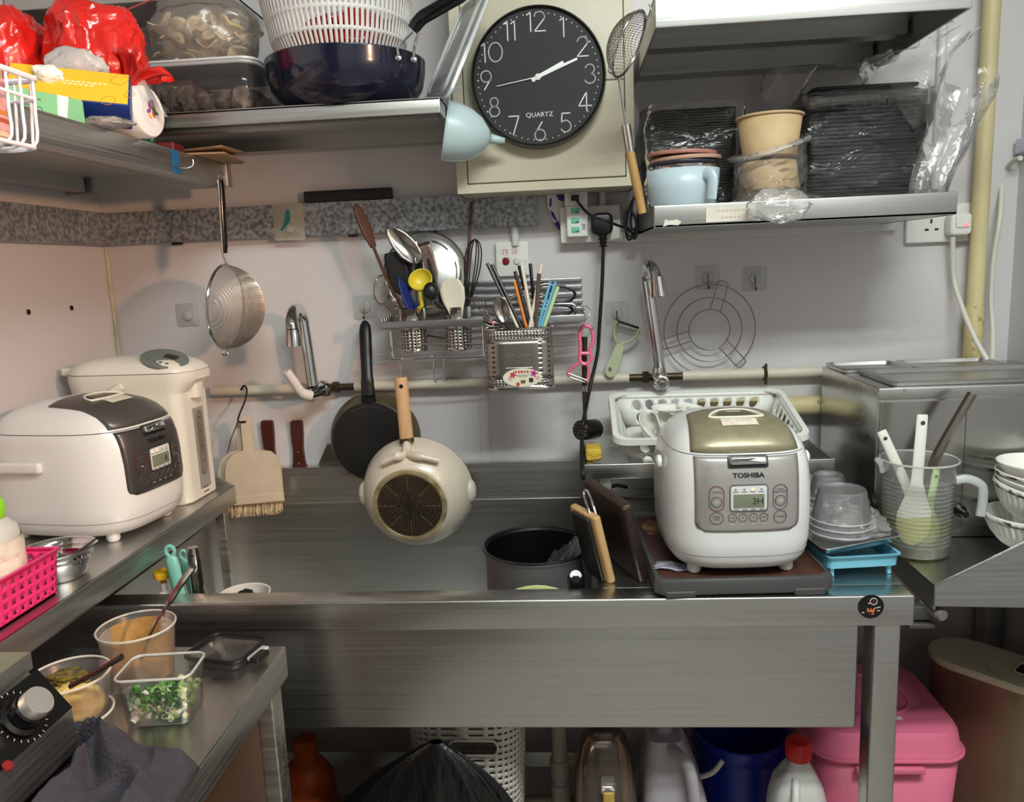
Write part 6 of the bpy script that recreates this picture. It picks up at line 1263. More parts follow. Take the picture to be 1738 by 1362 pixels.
obj('lid', G().lathe([(rj*.72, .138), (rj*.74, .140), (rj*.74, .160), (rj*.68, .164), (0, .164)], 32), mk('lime_green', (142, 214, 40), .4), JR)

# ================================================================ low counter things
FR = clear('frosted_tub', (226, 222, 212), .045, .3, fres=.4)
def tub(name, lab, loc, r0, r1, h_, mat=FR, cat='tub'):
    T = thing(name, lab, cat, loc)
    obj('wall', G().shell([(0, .001), (r0*.97, .001), (r0, .003), (r1, h_-.006), (r1*1.04, h_-.004), (r1*1.05, h_), (r1*1.01, h_)], 44), mat, T, solid=.001, off=1)
    obj('rim', G().tube([(r1*1.05*math.cos(2*PI*i/44), r1*1.05*math.sin(2*PI*i/44), h_) for i in range(44)], .0017, 6, True), clear('rim_frost', (236, 232, 220), .6, .25), T); return T
def rimfit(xl_, xr__, yc, zg, h_):
    c = ZP((xl_+xr__)/2, yc, zg+h_); a, b = YP(xl_, yc, c.y), YP(xr__, yc, c.y); return Vector((c.x, c.y, zg)), (b.x-a.x)/2
ZW = ZCt+.0005
p1, r1 = rimfit(171, 291, 1063, ZW, .088); p1.z = ZW
T1b = tub('sauce_tub', 'round frosted tub smeared with orange sauce, a steel spoon in it', p1, r1*.80, r1*.95, .088)
obj('sauce_smear', G().shell([(r1*.80*.985, .012), (r1*.93, .080)], 40), clear('smear', (222, 166, 72), .42, .4, bump=.3, bs=30, crease=.4, cs=30), T1b)
obj('orange_sauce', crumple(r1*.76, r1*.76, .010, 1.6, .15, 3, .12, 3, 30, 10), mk('orange_paste', (214, 140, 44), .45, var=.15, vs=40), T1b, loc=(0, 0, .014))
T, B = ut('sauce_spoon', 'steel spoon handle standing in the orange sauce tub', 'spoon', SSP, [(328, 962, p1.y+.005), (308, 990, p1.y+.004), (288, 1022, p1.y+.002), (262, 1062, p1.y-.004), (240, 1120, p1.y-.01)], [.005]*6+[.0045]*5+[.0026]*9+[.0026], sq=1.5)
p2, r2 = rimfit(53, 178, 1146, ZW, .098); p2.y += .0
o_ = tub('garlic_tub', 'lower frosted tub nested under the minced garlic tub', (p2.x, p2.y, ZW), r2*.78, r2*.9, .045)
T2b = tub('garlic_tub', 'round frosted tub of minced garlic with a spoon stuck in it', (p2.x, p2.y, ZW+.02), r2*.74, r2*.95, .078)
GAR = mk('minced_garlic', (226, 196, 110), .6, col2=(196, 150, 70), vs=60, bump=.6, bs=80)
obj('minced_garlic', crumple(r2*.74, r2*.74, .028, 1.4, .08, 5, .08, 9, 44, 18), GAR, T2b, loc=(0, 0, .036))
obj('dark_spice', crumple(r2*.5, r2*.38, .008, 2, .4, 5, .3, 4, 30, 10), mk('dark_spice', (52, 42, 20), .7, col2=(120, 100, 30), vs=120), T2b, loc=(-r2*.30, r2*.36, .064))
T, B = ut('sauce_spoon', 'dark steel spoon stuck in the minced garlic', 'spoon', mk('gunmetal', (84, 76, 72), .35, .9), [(207, 1115, p2.y-.01), (185, 1128, p2.y-.014), (155, 1146, p2.y-.018), (120, 1165, p2.y-.02)], [.004]*5+[.0035]*11, sq=1.5)
# scallion box
sb = ZP(247, 1225, ZW); SBx = thing('scallion_box', 'clear rectangular box of chopped scallions on the low counter', 'container', (sb.x+.020, sb.y+.018, ZW), R(6)); wS, dS, hS2 = .100, .072, .070
obj('box', G().loft([[(x*k, y*k, z) for x, y in rr(wS, dS, .014, 5)] for k, z in ((.84, 0), (.87, .003), (.97, hS2*.92), (1.0, hS2*.93), (1.0, hS2))], True, False), clear('box_clear', (226, 232, 226), .02, .08, fres=.5), SBx, solid=.0014)
obj('rim', G().tube([(x, y, hS2) for x, y in rr(wS, dS, .014, 5)], .0018, 6, True), clear('rim_clear', (236, 240, 238), .5, .1), SBx)
random.seed(11)
SCL = [mk('scallion_%d' % i, c_, .5) for i, c_ in enumerate(((48, 110, 36), (90, 150, 60), (190, 206, 150), (224, 224, 200), (204, 160, 190), (34, 84, 30)))]
sc_mesh = {}
def ringmesh(i):
    if i not in sc_mesh:
        tmp = obj('scallion_piece', G().shell([(.0035, 0), (.0038, .002), (.0035, .0045), (.0026, .0045), (.0024, .002), (.0026, 0), (.0035, 0)], 8), SCL[i]); sc_mesh[i] = tmp.data; bpy.data.objects.remove(tmp)
    return sc_mesh[i]
for k in range(230):
    z = .006+.036*random.random()**.8; ks = .84+.13*z/hS2
    edge = random.random() < .55
    x = random.uniform(-1, 1); y = -.92 if edge else random.uniform(-.9, .95)
    ci = random.choices(range(6), (3, 3, 4, 4, 1, 1) if z < .034 else (6, 3, 1, .4, 0, 4))[0]
    o = bpy.data.objects.new('scallion_piece', ringmesh(ci)); COL.objects.link(o); o.parent = SBx
    o.location = (x*(wS/2*ks-.007), y*(dS/2*ks-.006), z); o.rotation_euler = (random.uniform(0, 3), random.uniform(0, 3), random.uniform(0, 6)); s_ = random.uniform(.7, 1.35); o.scale = (s_, s_, s_*random.uniform(.8, 1.6))
obj('scallion_bed', crumple(wS*.40, dS*.38, .017, 2, .15, 6, .15, 6, 30, 12), mk('scallion_bed', (70, 120, 46), .6, col2=(170, 190, 120), vs=160), SBx, loc=(0, .002, .022))
# black rimmed lid box
lb_ = ZP(380, 1120, ZW); BLx = thing('lid_box', 'flat clear box lid with black gasket and clips on the low counter', 'lid', (lb_.x, lb_.y+.012, ZW), R(-12)); wL, dL = .098, .085
obj('tray', G().loft([[(x*k, y*k, z) for x, y in rr(wL, dL, .014, 5)] for k, z in ((.94, 0), (.97, .002), (1, .014))], True, False), clear('box_clear', (226, 232, 226), .06, .08), BLx, solid=.0012)
obj('gasket', G().tube([(x, y, .014) for x, y in rr(wL, dL, .014, 5)], .0032, 8, True), BLACKR, BLx)
obj('lid_plate', G().rbox((0, 0, .012), (wL*.95, dL*.95, .002), .012, .0005), clear('smoked', (70, 70, 74), .45, .12), BLx)
obj('clip', G().rbox((wL/2+.008, 0, .010), (.014, .042, .006), .003, .002), clear('rim_clear', (236, 240, 238), .5, .1), BLx)
obj('clip', G().rbox((wL/2+.016, -.008, .010), (.016, .032, .008), .003, .002), BLACKP, BLx)
obj('clip', G().rbox((-wL/2-.006, 0, .008), (.012, .03, .006), .003, .002), clear('rim_clear', (236, 240, 238), .5, .1), BLx)
# induction stove
SVm = mk('stove_steel', (190, 190, 187), .36, 1, var=.1, vs=6, stretch=(40, .5, 40), rvar=.06); ye = .80
IS = thing('induction_stove', 'steel induction stove with black sloping panel and silver knob', 'stove', (-.78, .45, ZW)); yn = .10
e1 = YP(52, 1107, ye); e2 = YP(122, 1202, ye)
def secs(pts): return [[(x+.78, y-.45, z-ZW) for x, z in pts] for y in (yn, ye)]
zA, zBq = e1.z, e2.z
obj('casing', G().loft(secs([(-1.0, ZW+.018), (e2.x, ZW+.050), (e2.x, zBq), (e1.x-.01, zA-.022), (-1.0, zA-.022)])), SVm, IS)
obj('top_plate', G().loft(secs([(-1.0, zA-.02), (e1.x, zA-.02), (e1.x, zA), (-1.0, zA)])), SVm, IS)
dn = Vector((e2.x-e1.x, 0, zBq-(zA-.020))).normalized(); nn = Vector((-dn.z, 0, dn.x)); 
if nn.z < 0: nn = -nn
c0 = Vector((e1.x+.004, 0, zA-.022)); c1_ = Vector((e2.x, 0, zBq))
pl = [c0+nn*.0005, c1_+nn*.0005, c1_+nn*.004, c0+nn*.004]
obj('black_panel', G().loft([[(v.x+.78, y-.45, v.z-ZW) for v in pl] for y in (yn, ye-.003)]), mk('black_glass', (10, 10, 11), .25), IS)
kc = (c0+c1_)/2+nn*.005; kc.y = ye-.062
Mk_ = look(kc, kc+nn, (0, 1, 0)); Mk_ = TM((.78, -.45, -ZW)) @ Mk_
obj('knob_base', G().lathe([(.024, 0), (.024, .003), (.019, .005), (.0185, .018), (.0165, .020)], 32, Mk_), mk('black_gloss', (10, 10, 11), .2), IS)
obj('knob_cap', G().lathe([(.0165, .019), (.0165, .031), (.0155, .0325), (0, .0325)], 36, Mk_), mk('spun_steel', (222, 222, 220), .38, .9), IS)
for i in range(24): 
    a_ = 2*PI*i/24; obj('dial_tick', G().box((0, 0, 0), (.0028, .0006, .0003), Mk_ @ TM((.029*math.cos(a_), .029*math.sin(a_), .0004), (0, 0, a_))), mk('bezel_white', (206, 206, 204), .35), IS)
text('lettering', 'POWER', .007, mk('bezel_white', (206, 206, 204), .35), IS, Mk_ @ TM((.002, -.036, .0004), (0, 0, R(90))), .0001) if False else None
for dy, dx in ((.115, .012), (.112, -.030)): 
    p_ = (c0+c1_)/2+nn*.0045+dn*(-dx); obj('red_lamp', G().lathe([(.006, 0), (.005, .002), (0, .0025)], 16, TM((.78, -.45, -ZW)) @ look(Vector((p_.x, ye-dy, p_.z)), Vector((p_.x, ye-dy, p_.z))+nn, (0, 1, 0))), mk('lamp_red', (120, 24, 30), .3), IS)
for x in (-.74,): obj('foot', G().lathe([(.012, 0), (.012, .055)], 14, TM((x-.025+.78, ye-.05-.45, 0))), BLACKR, IS)
# towel
TWm = mk('charcoal_towel', (52, 50, 58), .95, var=.12, vs=60, bump=.6, bs=260)
def towel(u, v):
    a = Vector((ZP(80, 1362, ZW).x, ZP(80, 1362, ZW).y, 0)); x = -.668+.212*u; y = .605+.238*v*(1-.08*u)
    edge = min(u, 1-u, v, 1-v)*7; env = min(1, edge)**.6*min(1, .25+2.6*u); du, dv = u-.42, v-.9; ang = math.atan2(dv, du); rad = math.hypot(du, dv)
    nz = noise.noise(Vector((u*4, v*4, 1)))
    z = .006+env*(.010+.055*math.exp(-2.6*rad)+.034*(.5+.5*math.sin(8*ang+3*nz))**1.5*min(1, 4*rad)*math.exp(-.9*rad)+.008*ridge((x*30, y*26, 2), 1, 5)+.012*nz)
    w_ = ndisp((x*7, y*7, 3), 1, .022); x += w_.x; y += w_.y; z = min(z, .024+max(0, x-e2.x)*2.2) if y < ye+.01 else z; return (x, y, ZW+max(.002, z))
solo('towel', 'crumpled charcoal towel lying on the low counter by the stove', 'towel', G().grid(90, 90, towel), TWm, solid=.004, off=-1)
solo('foil', 'grey crinkled foil under the corner of the charcoal towel', 'foil', crumple(.06, .045, .006, 2, .3, 4, .3, 8, 30, 12), mk('foil', (120, 120, 122), .3, 1), loc=(-.745, .665, ZW+.009))

# ================================================================ tray and things round the big rice cooker
CTr = thing('wooden_tray', 'low brown board with a dark grey rubber frame under the rice cooker', 'tray', (.273, 1.408, ZR+.0005), R(2)); wT2, dT2 = .292, .345
oct_ = [(-wT2/2+.012, -dT2/2), (wT2/2-.012, -dT2/2), (wT2/2, -dT2/2+.012), (wT2/2, dT2/2-.012), (wT2/2-.012, dT2/2), (-wT2/2+.012, dT2/2), (-wT2/2, dT2/2-.012), (-wT2/2, -dT2/2+.012)]
GRF = mk('grey_frame', (68, 66, 66), .5)
obj('frame', G().loft([[(x*k, y*k, z) for x, y in oct_] for k, z in ((.95, 0), (1, .006), (1, .026), (.985, .031), (.94, .031), (.935, .027))]), GRF, CTr)
obj('board', G().prism([(x*.935, y*.935) for x, y in oct_], .026, .0285), mk('brown_board', (74, 44, 34), .45, var=.15, vs=18, stretch=(3, .6, 3)), CTr)
obj('worn_patch', G().prism([(-.02, -.03), (.02, -.035), (.03, .0), (.022, .035), (-.01, .05), (-.028, .02)], .0285, .0288, TM((-wT2*.36, dT2*.26, 0))), mk('bare_wood', (160, 122, 92), .8, col2=(90, 58, 44), vs=60), CTr)
for x in (-wT2*.36, wT2*.36): obj('foot', G().rbox((x, -dT2/2+.004, .006), (.05, .012, .012), .003, .003), GRF, CTr)
q = ZP(1142, 964, ZR+.03)
solo('sachet', 'small clear plastic sachet lying on the tray by the rice cooker', 'sachet', G().grid(12, 8, lambda u, v: ((u-.5)*.062, (v-.5)*.036+.008*(u-.5), .002+.003*noise.noise(Vector((u*4, v*4, 2)))+.002*math.sin(6*u))), clear('sachet_film', (216, 214, 236), .42, .2, bump=.6, bs=30), loc=(q.x, q.y, ZR+.0315), rz=R(-14), solid=.0006)
# power cord of the rice cooker running back under the stand
solo('power_cord', 'black power cord behind the rice cooker under the steel stand', 'cord', G().tube(spline([(.115, 1.60, .905), (.09, 1.63, .90), (.06, 1.66, .87), (.07, 1.70, .826)], 6), .004, 8), BLACKR)
# cutting boards
def cboard(name, lab, mat, xb, y0, L_, h_, th, lean, edge=None, rnd=.006, rz=20):
    T = thing(name, lab, 'cutting board', (xb, y0, ZR+.001), rot=(0, R(-lean), R(rz)))
    obj('board', G().rbox((0, L_/2, h_/2), (th, L_, h_), min(rnd, th*.45), .004), mat, T); return T
DWD = mk('dark_board', (40, 26, 22), .4, var=.3, vs=12, stretch=(2, .6, 2)); LWD = mk('light_board', (194, 156, 106), .5, var=.12, vs=20, stretch=(3, 3, .5))
cb1 = cboard('cutting_board', 'thick dark wooden cutting board leaning beside the rice cooker tray', DWD, .122, 1.300, .185, .146, .020, 12)
obj('side_groove', G().bb(-.0106, -.0098, .02, .165, .020, .125), DWD, cb1)
obj('worn_corner', G().box((-.002, .004, .141), (.014, .01, .0022)), mk('bare_wood', (160, 122, 92), .8), cb1)
cb2 = cboard('cutting_board', 'small pale wooden board with rounded top between dark boards', LWD, .068, 1.296, .09, .128, .015, 13, rnd=.007, rz=28)
cb3 = cboard('cutting_board', 'thin black board leaning against the small pale board', mk('black_board', (30, 30, 30), .45), .0515, 1.303, .058, .122, .007, 13, rz=28)
solo('wire_loop', 'steel wire loop hooked over the small pale board', 'hook', G().tube(spline([YP(*v) for v in ((1016, 888, 1.30), (1008, 862, 1.31), (1000, 840, 1.325), (994, 832, 1.33), (991, 840, 1.33), (998, 862, 1.31), (1004, 884, 1.30))], 5), .0021, 8), CHROME)

# ================================================================ in the sink
pc = YP(916, 924, 1.45); zpr = pc.z; rpt = .105
PT = thing('deep_pot', 'deep grey cooking pot with black inside standing in the sink', 'pot', (pc.x-.004, 1.45, .5805)); hpt = zpr-.5805
GPT = mk('pot_grey', (138, 136, 138), .4, .3)
obj('outer_wall', G().shell([(rpt*.92, 0), (rpt*.96, .01), (rpt*.97, hpt-.012), (rpt, hpt-.008), (rpt*1.02, hpt-.003), (rpt, hpt)], 56), GPT, PT)
obj('inner_wall', G().shell([(0, .004), (rpt*.88, .004), (rpt*.92, .012), (rpt*.95, hpt-.006), (rpt*1.0, hpt)], 56), mk('pot_black', (12, 12, 14), .28), PT)
obj('rim', G().tube([(rpt*1.005*math.cos(2*PI*i/56), rpt*1.005*math.sin(2*PI*i/56), hpt) for i in range(56)], .003, 8, True), mk('pot_rim', (30, 30, 34), .25), PT)
obj('base', G().prism(circ(rpt*.92, 40), 0, .003), GPT, PT)
SHT = clear('wet_sheet', (220, 226, 230), .10, .08, bump=.3, bs=60)
for k in range(3):
    a = YP(1008-k*14, 905+k*3, 1.46); solo('plastic_sheet', ('clear wet plastic sheet in the pot, resting against the rim', 'clear wet plastic sheet in the pot, middle one of three', 'clear wet plastic sheet in the pot, farthest from the boards')[k], 'plastic sheet', G().grid(6, 6, lambda u, v, k=k: ((u-.5)*.002+.012*v*v, (u-.5)*.085, (v-1)*.12+.010*math.sin(3*u+k))), SHT, loc=(pc.x+.062-.016*k, 1.45-.006*k, zpr+.004-.005*k), rot=(0, R(24), R(12)), solid=.0006, group='sheets in the pot')
q = YP(977, 976, 1.305)
PH = thing('pan_handle', 'black pan handle with white ring end pointing up in front of the pot', 'pan handle', (q.x, 1.318, .5805))
e = Vector((0, -.018, q.z-.5805)); ax = Vector((0, -.22, .5)).normalized()
obj('grip', G().tube([Vector((0, .004, .0)), Vector((0, .002, .12)), e-ax*.03, e-ax*.01, e], [.008, .010, .0145, .0155, .0125], 16), NYL, PH)
obj('end_ring', G().lathe([(.0105, 0), (.0095, .0015), (.006, .0012), (.005, -.002), (0, -.0022)], 24, look(e, e+ax*.1+Vector((0, -.06, 0)))), mk('ring_white', (220, 220, 222), .35), PH)
q = YP(937, 995, 1.31)
solo('green_plate', 'pale green round plate standing on edge in front of the pot', 'plate', G().lathe([(0, -.003), (.107, -.003), (.111, 0), (.107, .003), (0, .005)], 40, TM(rot=(PI/2, 0, 0))), mk('pale_green', (176, 190, 120), .4), loc=(-.068, 1.334, .6925))
# pump bottle, peelers and steel handle in the left of the sink
q = YP(276, 975, 1.37); PBt = thing('pump_bottle', 'soap bottle with yellow pump head in the left of the sink', 'bottle', (q.x, 1.37, .5805)); hq = YP(276, 968, 1.37).z-.5805
YPm = mk('pump_yellow', (232, 180, 40), .4)
obj('bottle', G().lathe([(.03, 0), (.034, .006), (.034, hq*.62), (.024, hq*.72), (.014, hq*.76)], 28), mk('bottle_clear_yellow', (214, 200, 120), .3), PBt)
obj('pump_collar', G().lathe([(.013, hq*.75), (.014, hq*.80), (.009, hq*.82), (.006, hq*.83), (.006, hq*.90)], 20), mk('pump_white', (222, 212, 200), .4), PBt)
obj('pump_stem', G().lathe([(.0055, hq*.88), (.0055, hq*.94)], 14), YPm, PBt)
obj('pump_head', G().lathe([(.006, hq*.93), (.016, hq*.94), (.0175, hq*.985), (.0165, hq*.995), (.012, hq*.985), (0, hq*.985)], 24), YPm, PBt)
TL_ = mk('teal_plastic', (120, 190, 176), .4)
WCn = thing('white_container', 'white round container in the sink behind the steel rim', 'container', (-.640, 1.400, .5805)); zw = YP(385, 1001, 1.42).z-.5805; rw2 = .046
obj('wall', G().shell([(0, .001), (rw2*.85, .001), (rw2, zw), (rw2*1.05, zw+.002)], 36), mk('container_white', (206, 206, 204), .4), WCn, solid=.002)
solo('black_scourer', 'black scourer knob lying in the white container', 'scourer', crumple(.018, .016, .012, 2, .3, 3, .2, 3, 24, 12), BLACKP, loc=(-.640, 1.40, .5805+zw-.006))
def han(lab, name, mat, a, b, y, r_, hole=True):
    p0, p1 = YP(a[0], a[1], y), YP(b[0], b[1], y); d_ = (p1-p0).normalized(); p1 = p0+d_*((p0.z-.585)/-d_.z); T = thing(name, lab, name.split('_')[-1], p1)
    obj('handle', G().tube([p0-p1, p0-p1+d_*.006, p0-p1+d_*.02, p0-p1+d_*.09, Vector((0, 0, 0))], [r_*.5, r_*.85, r_, r_*.9, r_*.7], 12, sq=1.5), mat, T)
    if hole: obj('hang_hole', G().tube([p0-p1+d_*-.004+Vector((r_*.95*math.cos(t), 0, r_*1.2*math.sin(t)+.004)) for t in [2*PI*i/20 for i in range(20)]], r_*.42, 8, True), mat, T)
    if False: obj('hang_hole', G().lathe([(r_*.75, 0), (r_*.6, .001), (r_*.5, -.001), (0, -.0015)], 14, TM(p0-p1+d_*.016+Vector((0, -r_*.95, 0)), (PI/2, 0, 0))), mk('teal_shadow', (60, 104, 98), .6), T)
han('teal plastic peeler handle beside the yellow pump', 'teal_peeler', TL_, (290, 943), (305, 1010), 1.345, .0085); han('short teal peeler handle half hidden by the steel handle', 'teal_peeler', TL_, (313, 949), (330, 1010), 1.395, .0075)
p0, p1 = YP(326, 930, 1.352), YP(338, 1010, 1.352); d_ = (p1-p0).normalized(); p1 = p0+d_*((p0.z-.585)/-d_.z); T = thing('steel_masher', 'thick hollow steel utensil grip standing in the sink', 'utensil', p1)
obj('tube', G().tube([p0-p1, p0-p1+d_*.03, p0-p1+d_*.09, Vector((0, 0, 0))], [.0105, .0125, .0135, .010], 18), POLISH, T)
obj('end_dish', G().lathe([(.009, 0), (.006, -.003), (0, -.004)], 16, look(p0-p1+d_*-.0005, p0-p1-d_*.1)), DARKSTEEL, T)
obj('hang_hole', G().lathe([(.0022, 0), (0, .0003)], 10, TM(p0-p1+d_*.012+Vector((.004, -.0113, 0)), (PI/2, 0, .3))), BLACKP, T)  # small black disc in place of the dark inside of the hole
# colander on the lower shelf
CO = thing('colander_bowl', 'pinkish white perforated colander under the left worktop edge', 'colander', (-.874, 1.50, .8225)); rO = .085
prof = [(rO*.55, .002), (rO*.78, .012), (rO*.92, .03), (rO, .05)]
obj('perforated_wall', G().perf(40, 4, lambda u, v: (pr_(v)[0]*math.cos(2*PI*u), pr_(v)[0]*math.sin(2*PI*u), pr_(v)[1]), None, hw=.22, hh=.22), mk('colander_pinkish', (206, 200, 194), .4), CO, solid=.0015)
obj('base', G().prism(circ(rO*.56, 30), 0, .003), mk('colander_pinkish', (206, 200, 194), .4), CO)

# ================================================================ drying basket
DBk = thing('drying_basket', 'white plastic slotted drying basket of dishes on the steel stand', 'basket', (.215, 1.662, zs+.0015)); WP2 = mk('basket_white', (228, 228, 222), .35)
fl, bl2, brr = ZP(1022, 776, 0), None, None
x0b, x1b = YP(1022, 690, 1.77).x, YP(1345, 690, 1.74).x; wD, dD, hD = .368, .238, .076; tilt = R(13)
DBk.location = ((x0b+x1b)/2-.006, 1.544, zs-.0245); DBk.rotation_euler = (tilt, 0, R(-1))
def bxy(w_, d_, z, r_=.03): return [(x, y+dD/2, z) for x, y in rr(w_, d_, r_, 5)]
obj('floor_plate', G().rbox((0, dD/2, .0015), (wD*.84, dD*.82, .003), .02, .001), WP2, DBk)
for (fx, nm, n_) in ((lambda u, v: ((u-.5)*wD*(.84+.14*v), dD/2-dD/2*(.82+.16*v), .002+(hD-.006)*v), 'front_wall', 12), (lambda u, v: ((u-.5)*wD*(.84+.14*v), dD/2+dD/2*(.82+.16*v), .002+(hD-.006)*v), 'back_wall', 12), (lambda u, v: (-wD/2*(.84+.14*v), dD/2+(u-.5)*dD*(.82+.16*v), .002+(hD-.006)*v), 'side_wall', 8), (lambda u, v: (wD/2*(.84+.14*v), dD/2+(u-.5)*dD*(.82+.16*v), .002+(hD-.006)*v), 'side_wall', 8)):
    obj(nm, G().perf(n_, 2, lambda u, v, fx=fx: fx(u, .04+.84*v), None, hw=.33, hh=.40, solid=lambda i, j, n_=n_: i in (0, n_-1)), WP2, DBk, solid=.002, off=0)
    obj('top_band', G().grid(8, 2, lambda u, v, fx=fx: fx(u, .88+.12*v)), WP2, DBk, solid=.002, off=0)
obj('rim', G().loft([bxy(wD*.97, dD*.97, hD-.006), bxy(wD*.985, dD*.985, hD), bxy(wD*1.04, dD*1.05, hD), bxy(wD*1.05, dD*1.06, hD-.012), bxy(wD*1.03, dD*1.04, hD-.012)], False, False), WP2, DBk, solid=.002)
DBm = Matrix.Translation(DBk.location) @ Euler(DBk.rotation_euler).to_matrix().to_4x4()
CER = mk('ceramic_white', (232, 230, 222), .12, coat=.4)
def dish(lab, px, py, y, r_, h_, rot, name='bowl', cat='bowl', grp='dishes in the drying basket'):
    q = DBm @ Vector((px, py, y)); T = thing(name, lab, cat, q, group=grp, rot=rot)
    obj('shell', G().shell([(0, 0), (r_*.45, 0), (r_*.48, -.003), (r_*.5, 0), (r_*.8, h_*.5), (r_*.97, h_*.92), (r_, h_)], 36), CER, T, solid=.0025, off=1); return T
dish('white oval dish lying closest to the basket front', -.108, .105, .036, .043, .018, (R(20), R(38), 0))
dish('white dish leaning on the front one in the basket', -.070, .108, .037, .043, .018, (R(20), R(38), 0))
dish('white dish leaning behind the second one in the basket', -.032, .111, .037, .043, .018, (R(20), R(38), 0))
dish('white bowl on its side half hidden by the rice cooker', -.001, .114, .041, .034, .018, (R(20), R(38), 0))
T, B = ut('soup_spoon', 'white ceramic soup spoon lying across the dishes', 'spoon', CER, [(1195, 697, 1.66), (1170, 690, 1.655), (1150, 687, 1.65)], .007)
blade(T, B, YP(1165, 690, 1.655), YP(1106, 692, 1.635), ov(.017), CER, name='bowl', bowl=.012, thick=.003, tilt=(0, -.25, 1))
q = DBm @ Vector((.100, .120, .030)); CT2 = thing('clear_tray', 'clear ribbed plastic tray in the drying basket', 'tray', q, rot=(R(16), 0, R(-2)))
CLT = clear('tray_clear', (232, 236, 236), .10, .1, fres=.8)
obj('shell', G().loft([[(x*k, y*k, z) for x, y in rr(.100, .09, .02, 5)] for k, z in ((1.0, 0), (.97, .004), (.86, .028), (.80, .03))], False, True), CLT, CT2, solid=.001)
for k in range(5): obj('rib', G().tube([(-.036+.018*k, -.040, .004), (-.036+.018*k, -.034, .03)], .003, 6), clear('rib_clear', (240, 244, 244), .3, .1), CT2)
q = YP(1002, 757, 1.60)
solo('sponge', 'yellow sponge on the end of the steel stand', 'sponge', G().rbox((0, 0, 0), (.032, .06, .024), .006, .005), mk('sponge_yellow', (214, 178, 66), .9, bump=.8, bs=200, var=.12, vs=80), loc=(xs0+.020, 1.575, zs+.0135))

# ================================================================ right side
WMt = mk('warmer_steel', (190, 190, 187), .22, 1, var=.06, vs=5, stretch=(.5, 20, 20), rvar=.05); WMD = mk('warmer_front', (190, 190, 187), .2, 1, var=.05, vs=5)
xw0, xw1, yw0, yw1, zw0, zw1 = .568, .975, 1.465, 1.785, ZK+.001, 1.122
WM = thing('food_warmer', 'steel box food warmer with lidded pans against the right wall', 'food warmer', ((xw0+xw1)/2, (yw0+yw1)/2, zw0))
W(WM, 'casing', G().rbox(((xw0+xw1)/2, (yw0+yw1)/2, (zw0+zw1)/2), (xw1-xw0, yw1-yw0, zw1-zw0), .003, .002), WMt)
xj = YP(1636, 750, yw0).x
for a_, b_ in ((xw0+.004, xj-.0008), (xj+.0008, xw1)): W(WM, 'front_plate', G().bb(a_, b_, yw0-.003, yw0+.001, zw0+.01, zw1-.026), WMD)
W(WM, 'front_trim', G().rbox(((xw0+xw1)/2, yw0-.001, zw1-.011), (xw1-xw0, .006, .022), .002, .002), STEELX)
q = YP(1536, 663, yw0-.005); W(WM, 'screw', G().lathe([(.0036, 0), (.003, .001), (0, .0015)], 12, TM((q.x, yw0-.004, q.z), (PI/2, 0, 0))), CHROME)
def panlid(x0, x1, y0, y1, nm):
    w_, d_ = x1-x0, y1-y0; g = G(); cx, cy_ = (x0+x1)/2, (y0+y1)/2
    g.loft([[(cx+x*k, cy_+y*k2, z) for x, y in rr(w_, d_, .012, 4)] for k, k2, z in ((1, 1, zw1+.001), (1.0, 1.0, zw1+.007), (.97, .96, zw1+.009), (.90, .86, zw1+.009), (.86, .80, zw1+.002), (.5, .4, zw1+.0025))]); W(WM, nm, g, mk('lid_satin', (190, 190, 187), .34, 1, var=.05, vs=12))
xm = YP(1540, 620, 1.70).x
panlid(xw0+.004, xm-.002, 1.66, yw1-.004, 'pan_lid'); panlid(xm+.002, xw1-.06, 1.66, yw1-.004, 'pan_lid'); panlid(xw0+.030, xw1-.004, yw0+.012, 1.655, 'pan_lid')
q = XP(1481, 856, xw0); W(WM, 'dial', G().lathe([(.024, 0), (.024, .008), (.019, .010), (.018, .022), (0, .023)], 24, TM((xw0, q.y if yw0 < q.y < yw1 else 1.50, max(.875, q.z)), (0, -PI/2, 0))), BLACKP)
# measuring jug with paddles
jc = ZP(1552, 928, ZK); JG = thing('measuring_jug', 'frosted plastic measuring jug of soaking paddles on the right counter', 'jug', (YP(1556, 860, 1.398).x, 1.398, ZK+.001)); JM = clear('jug_frosted', (222, 226, 220), .10, .22, fres=.6)
a, b = YP(1489, 850, jc.y), YP(1612, 850, jc.y); rJ = (b.x-a.x)/2*.93; hJ = YP(1550, 775, jc.y).z-ZK
pj = [(0, .002), (rJ*.90, .002), (rJ*.93, .006)]
for k in range(16): z = .02+k*(hJ*.80-.02)/15.5; pj += [(rJ*(.935+.05*z/hJ), z), (rJ*(.955+.05*z/hJ), z+.003), (rJ*(.935+.05*z/hJ), z+.0055)]
pj += [(rJ*1.0, hJ*.86), (rJ*1.03, hJ*.97), (rJ*1.07, hJ), (rJ*1.04, hJ+.001)]
obj('wall', G().shell(pj, 48), JM, JG, solid=.0012)
obj('spout', G().tube(spline([(-rJ*1.0, 0, hJ*.90), (-rJ*1.12, -.004, hJ*.97), (-rJ*1.30, -.006, hJ*1.02)], 4), [.012, .011, .010, .009, .008, .007, .006, .005, .004], 10, sq=.6), clear('jug_spout', (226, 228, 224), .35, .25), JG)
obj('rim', G().tube([(rJ*1.07*math.cos(2*PI*i/44), rJ*1.07*math.sin(2*PI*i/44), hJ) for i in range(44)], .002, 6, True), clear('jug_rim', (232, 234, 230), .5, .25), JG)
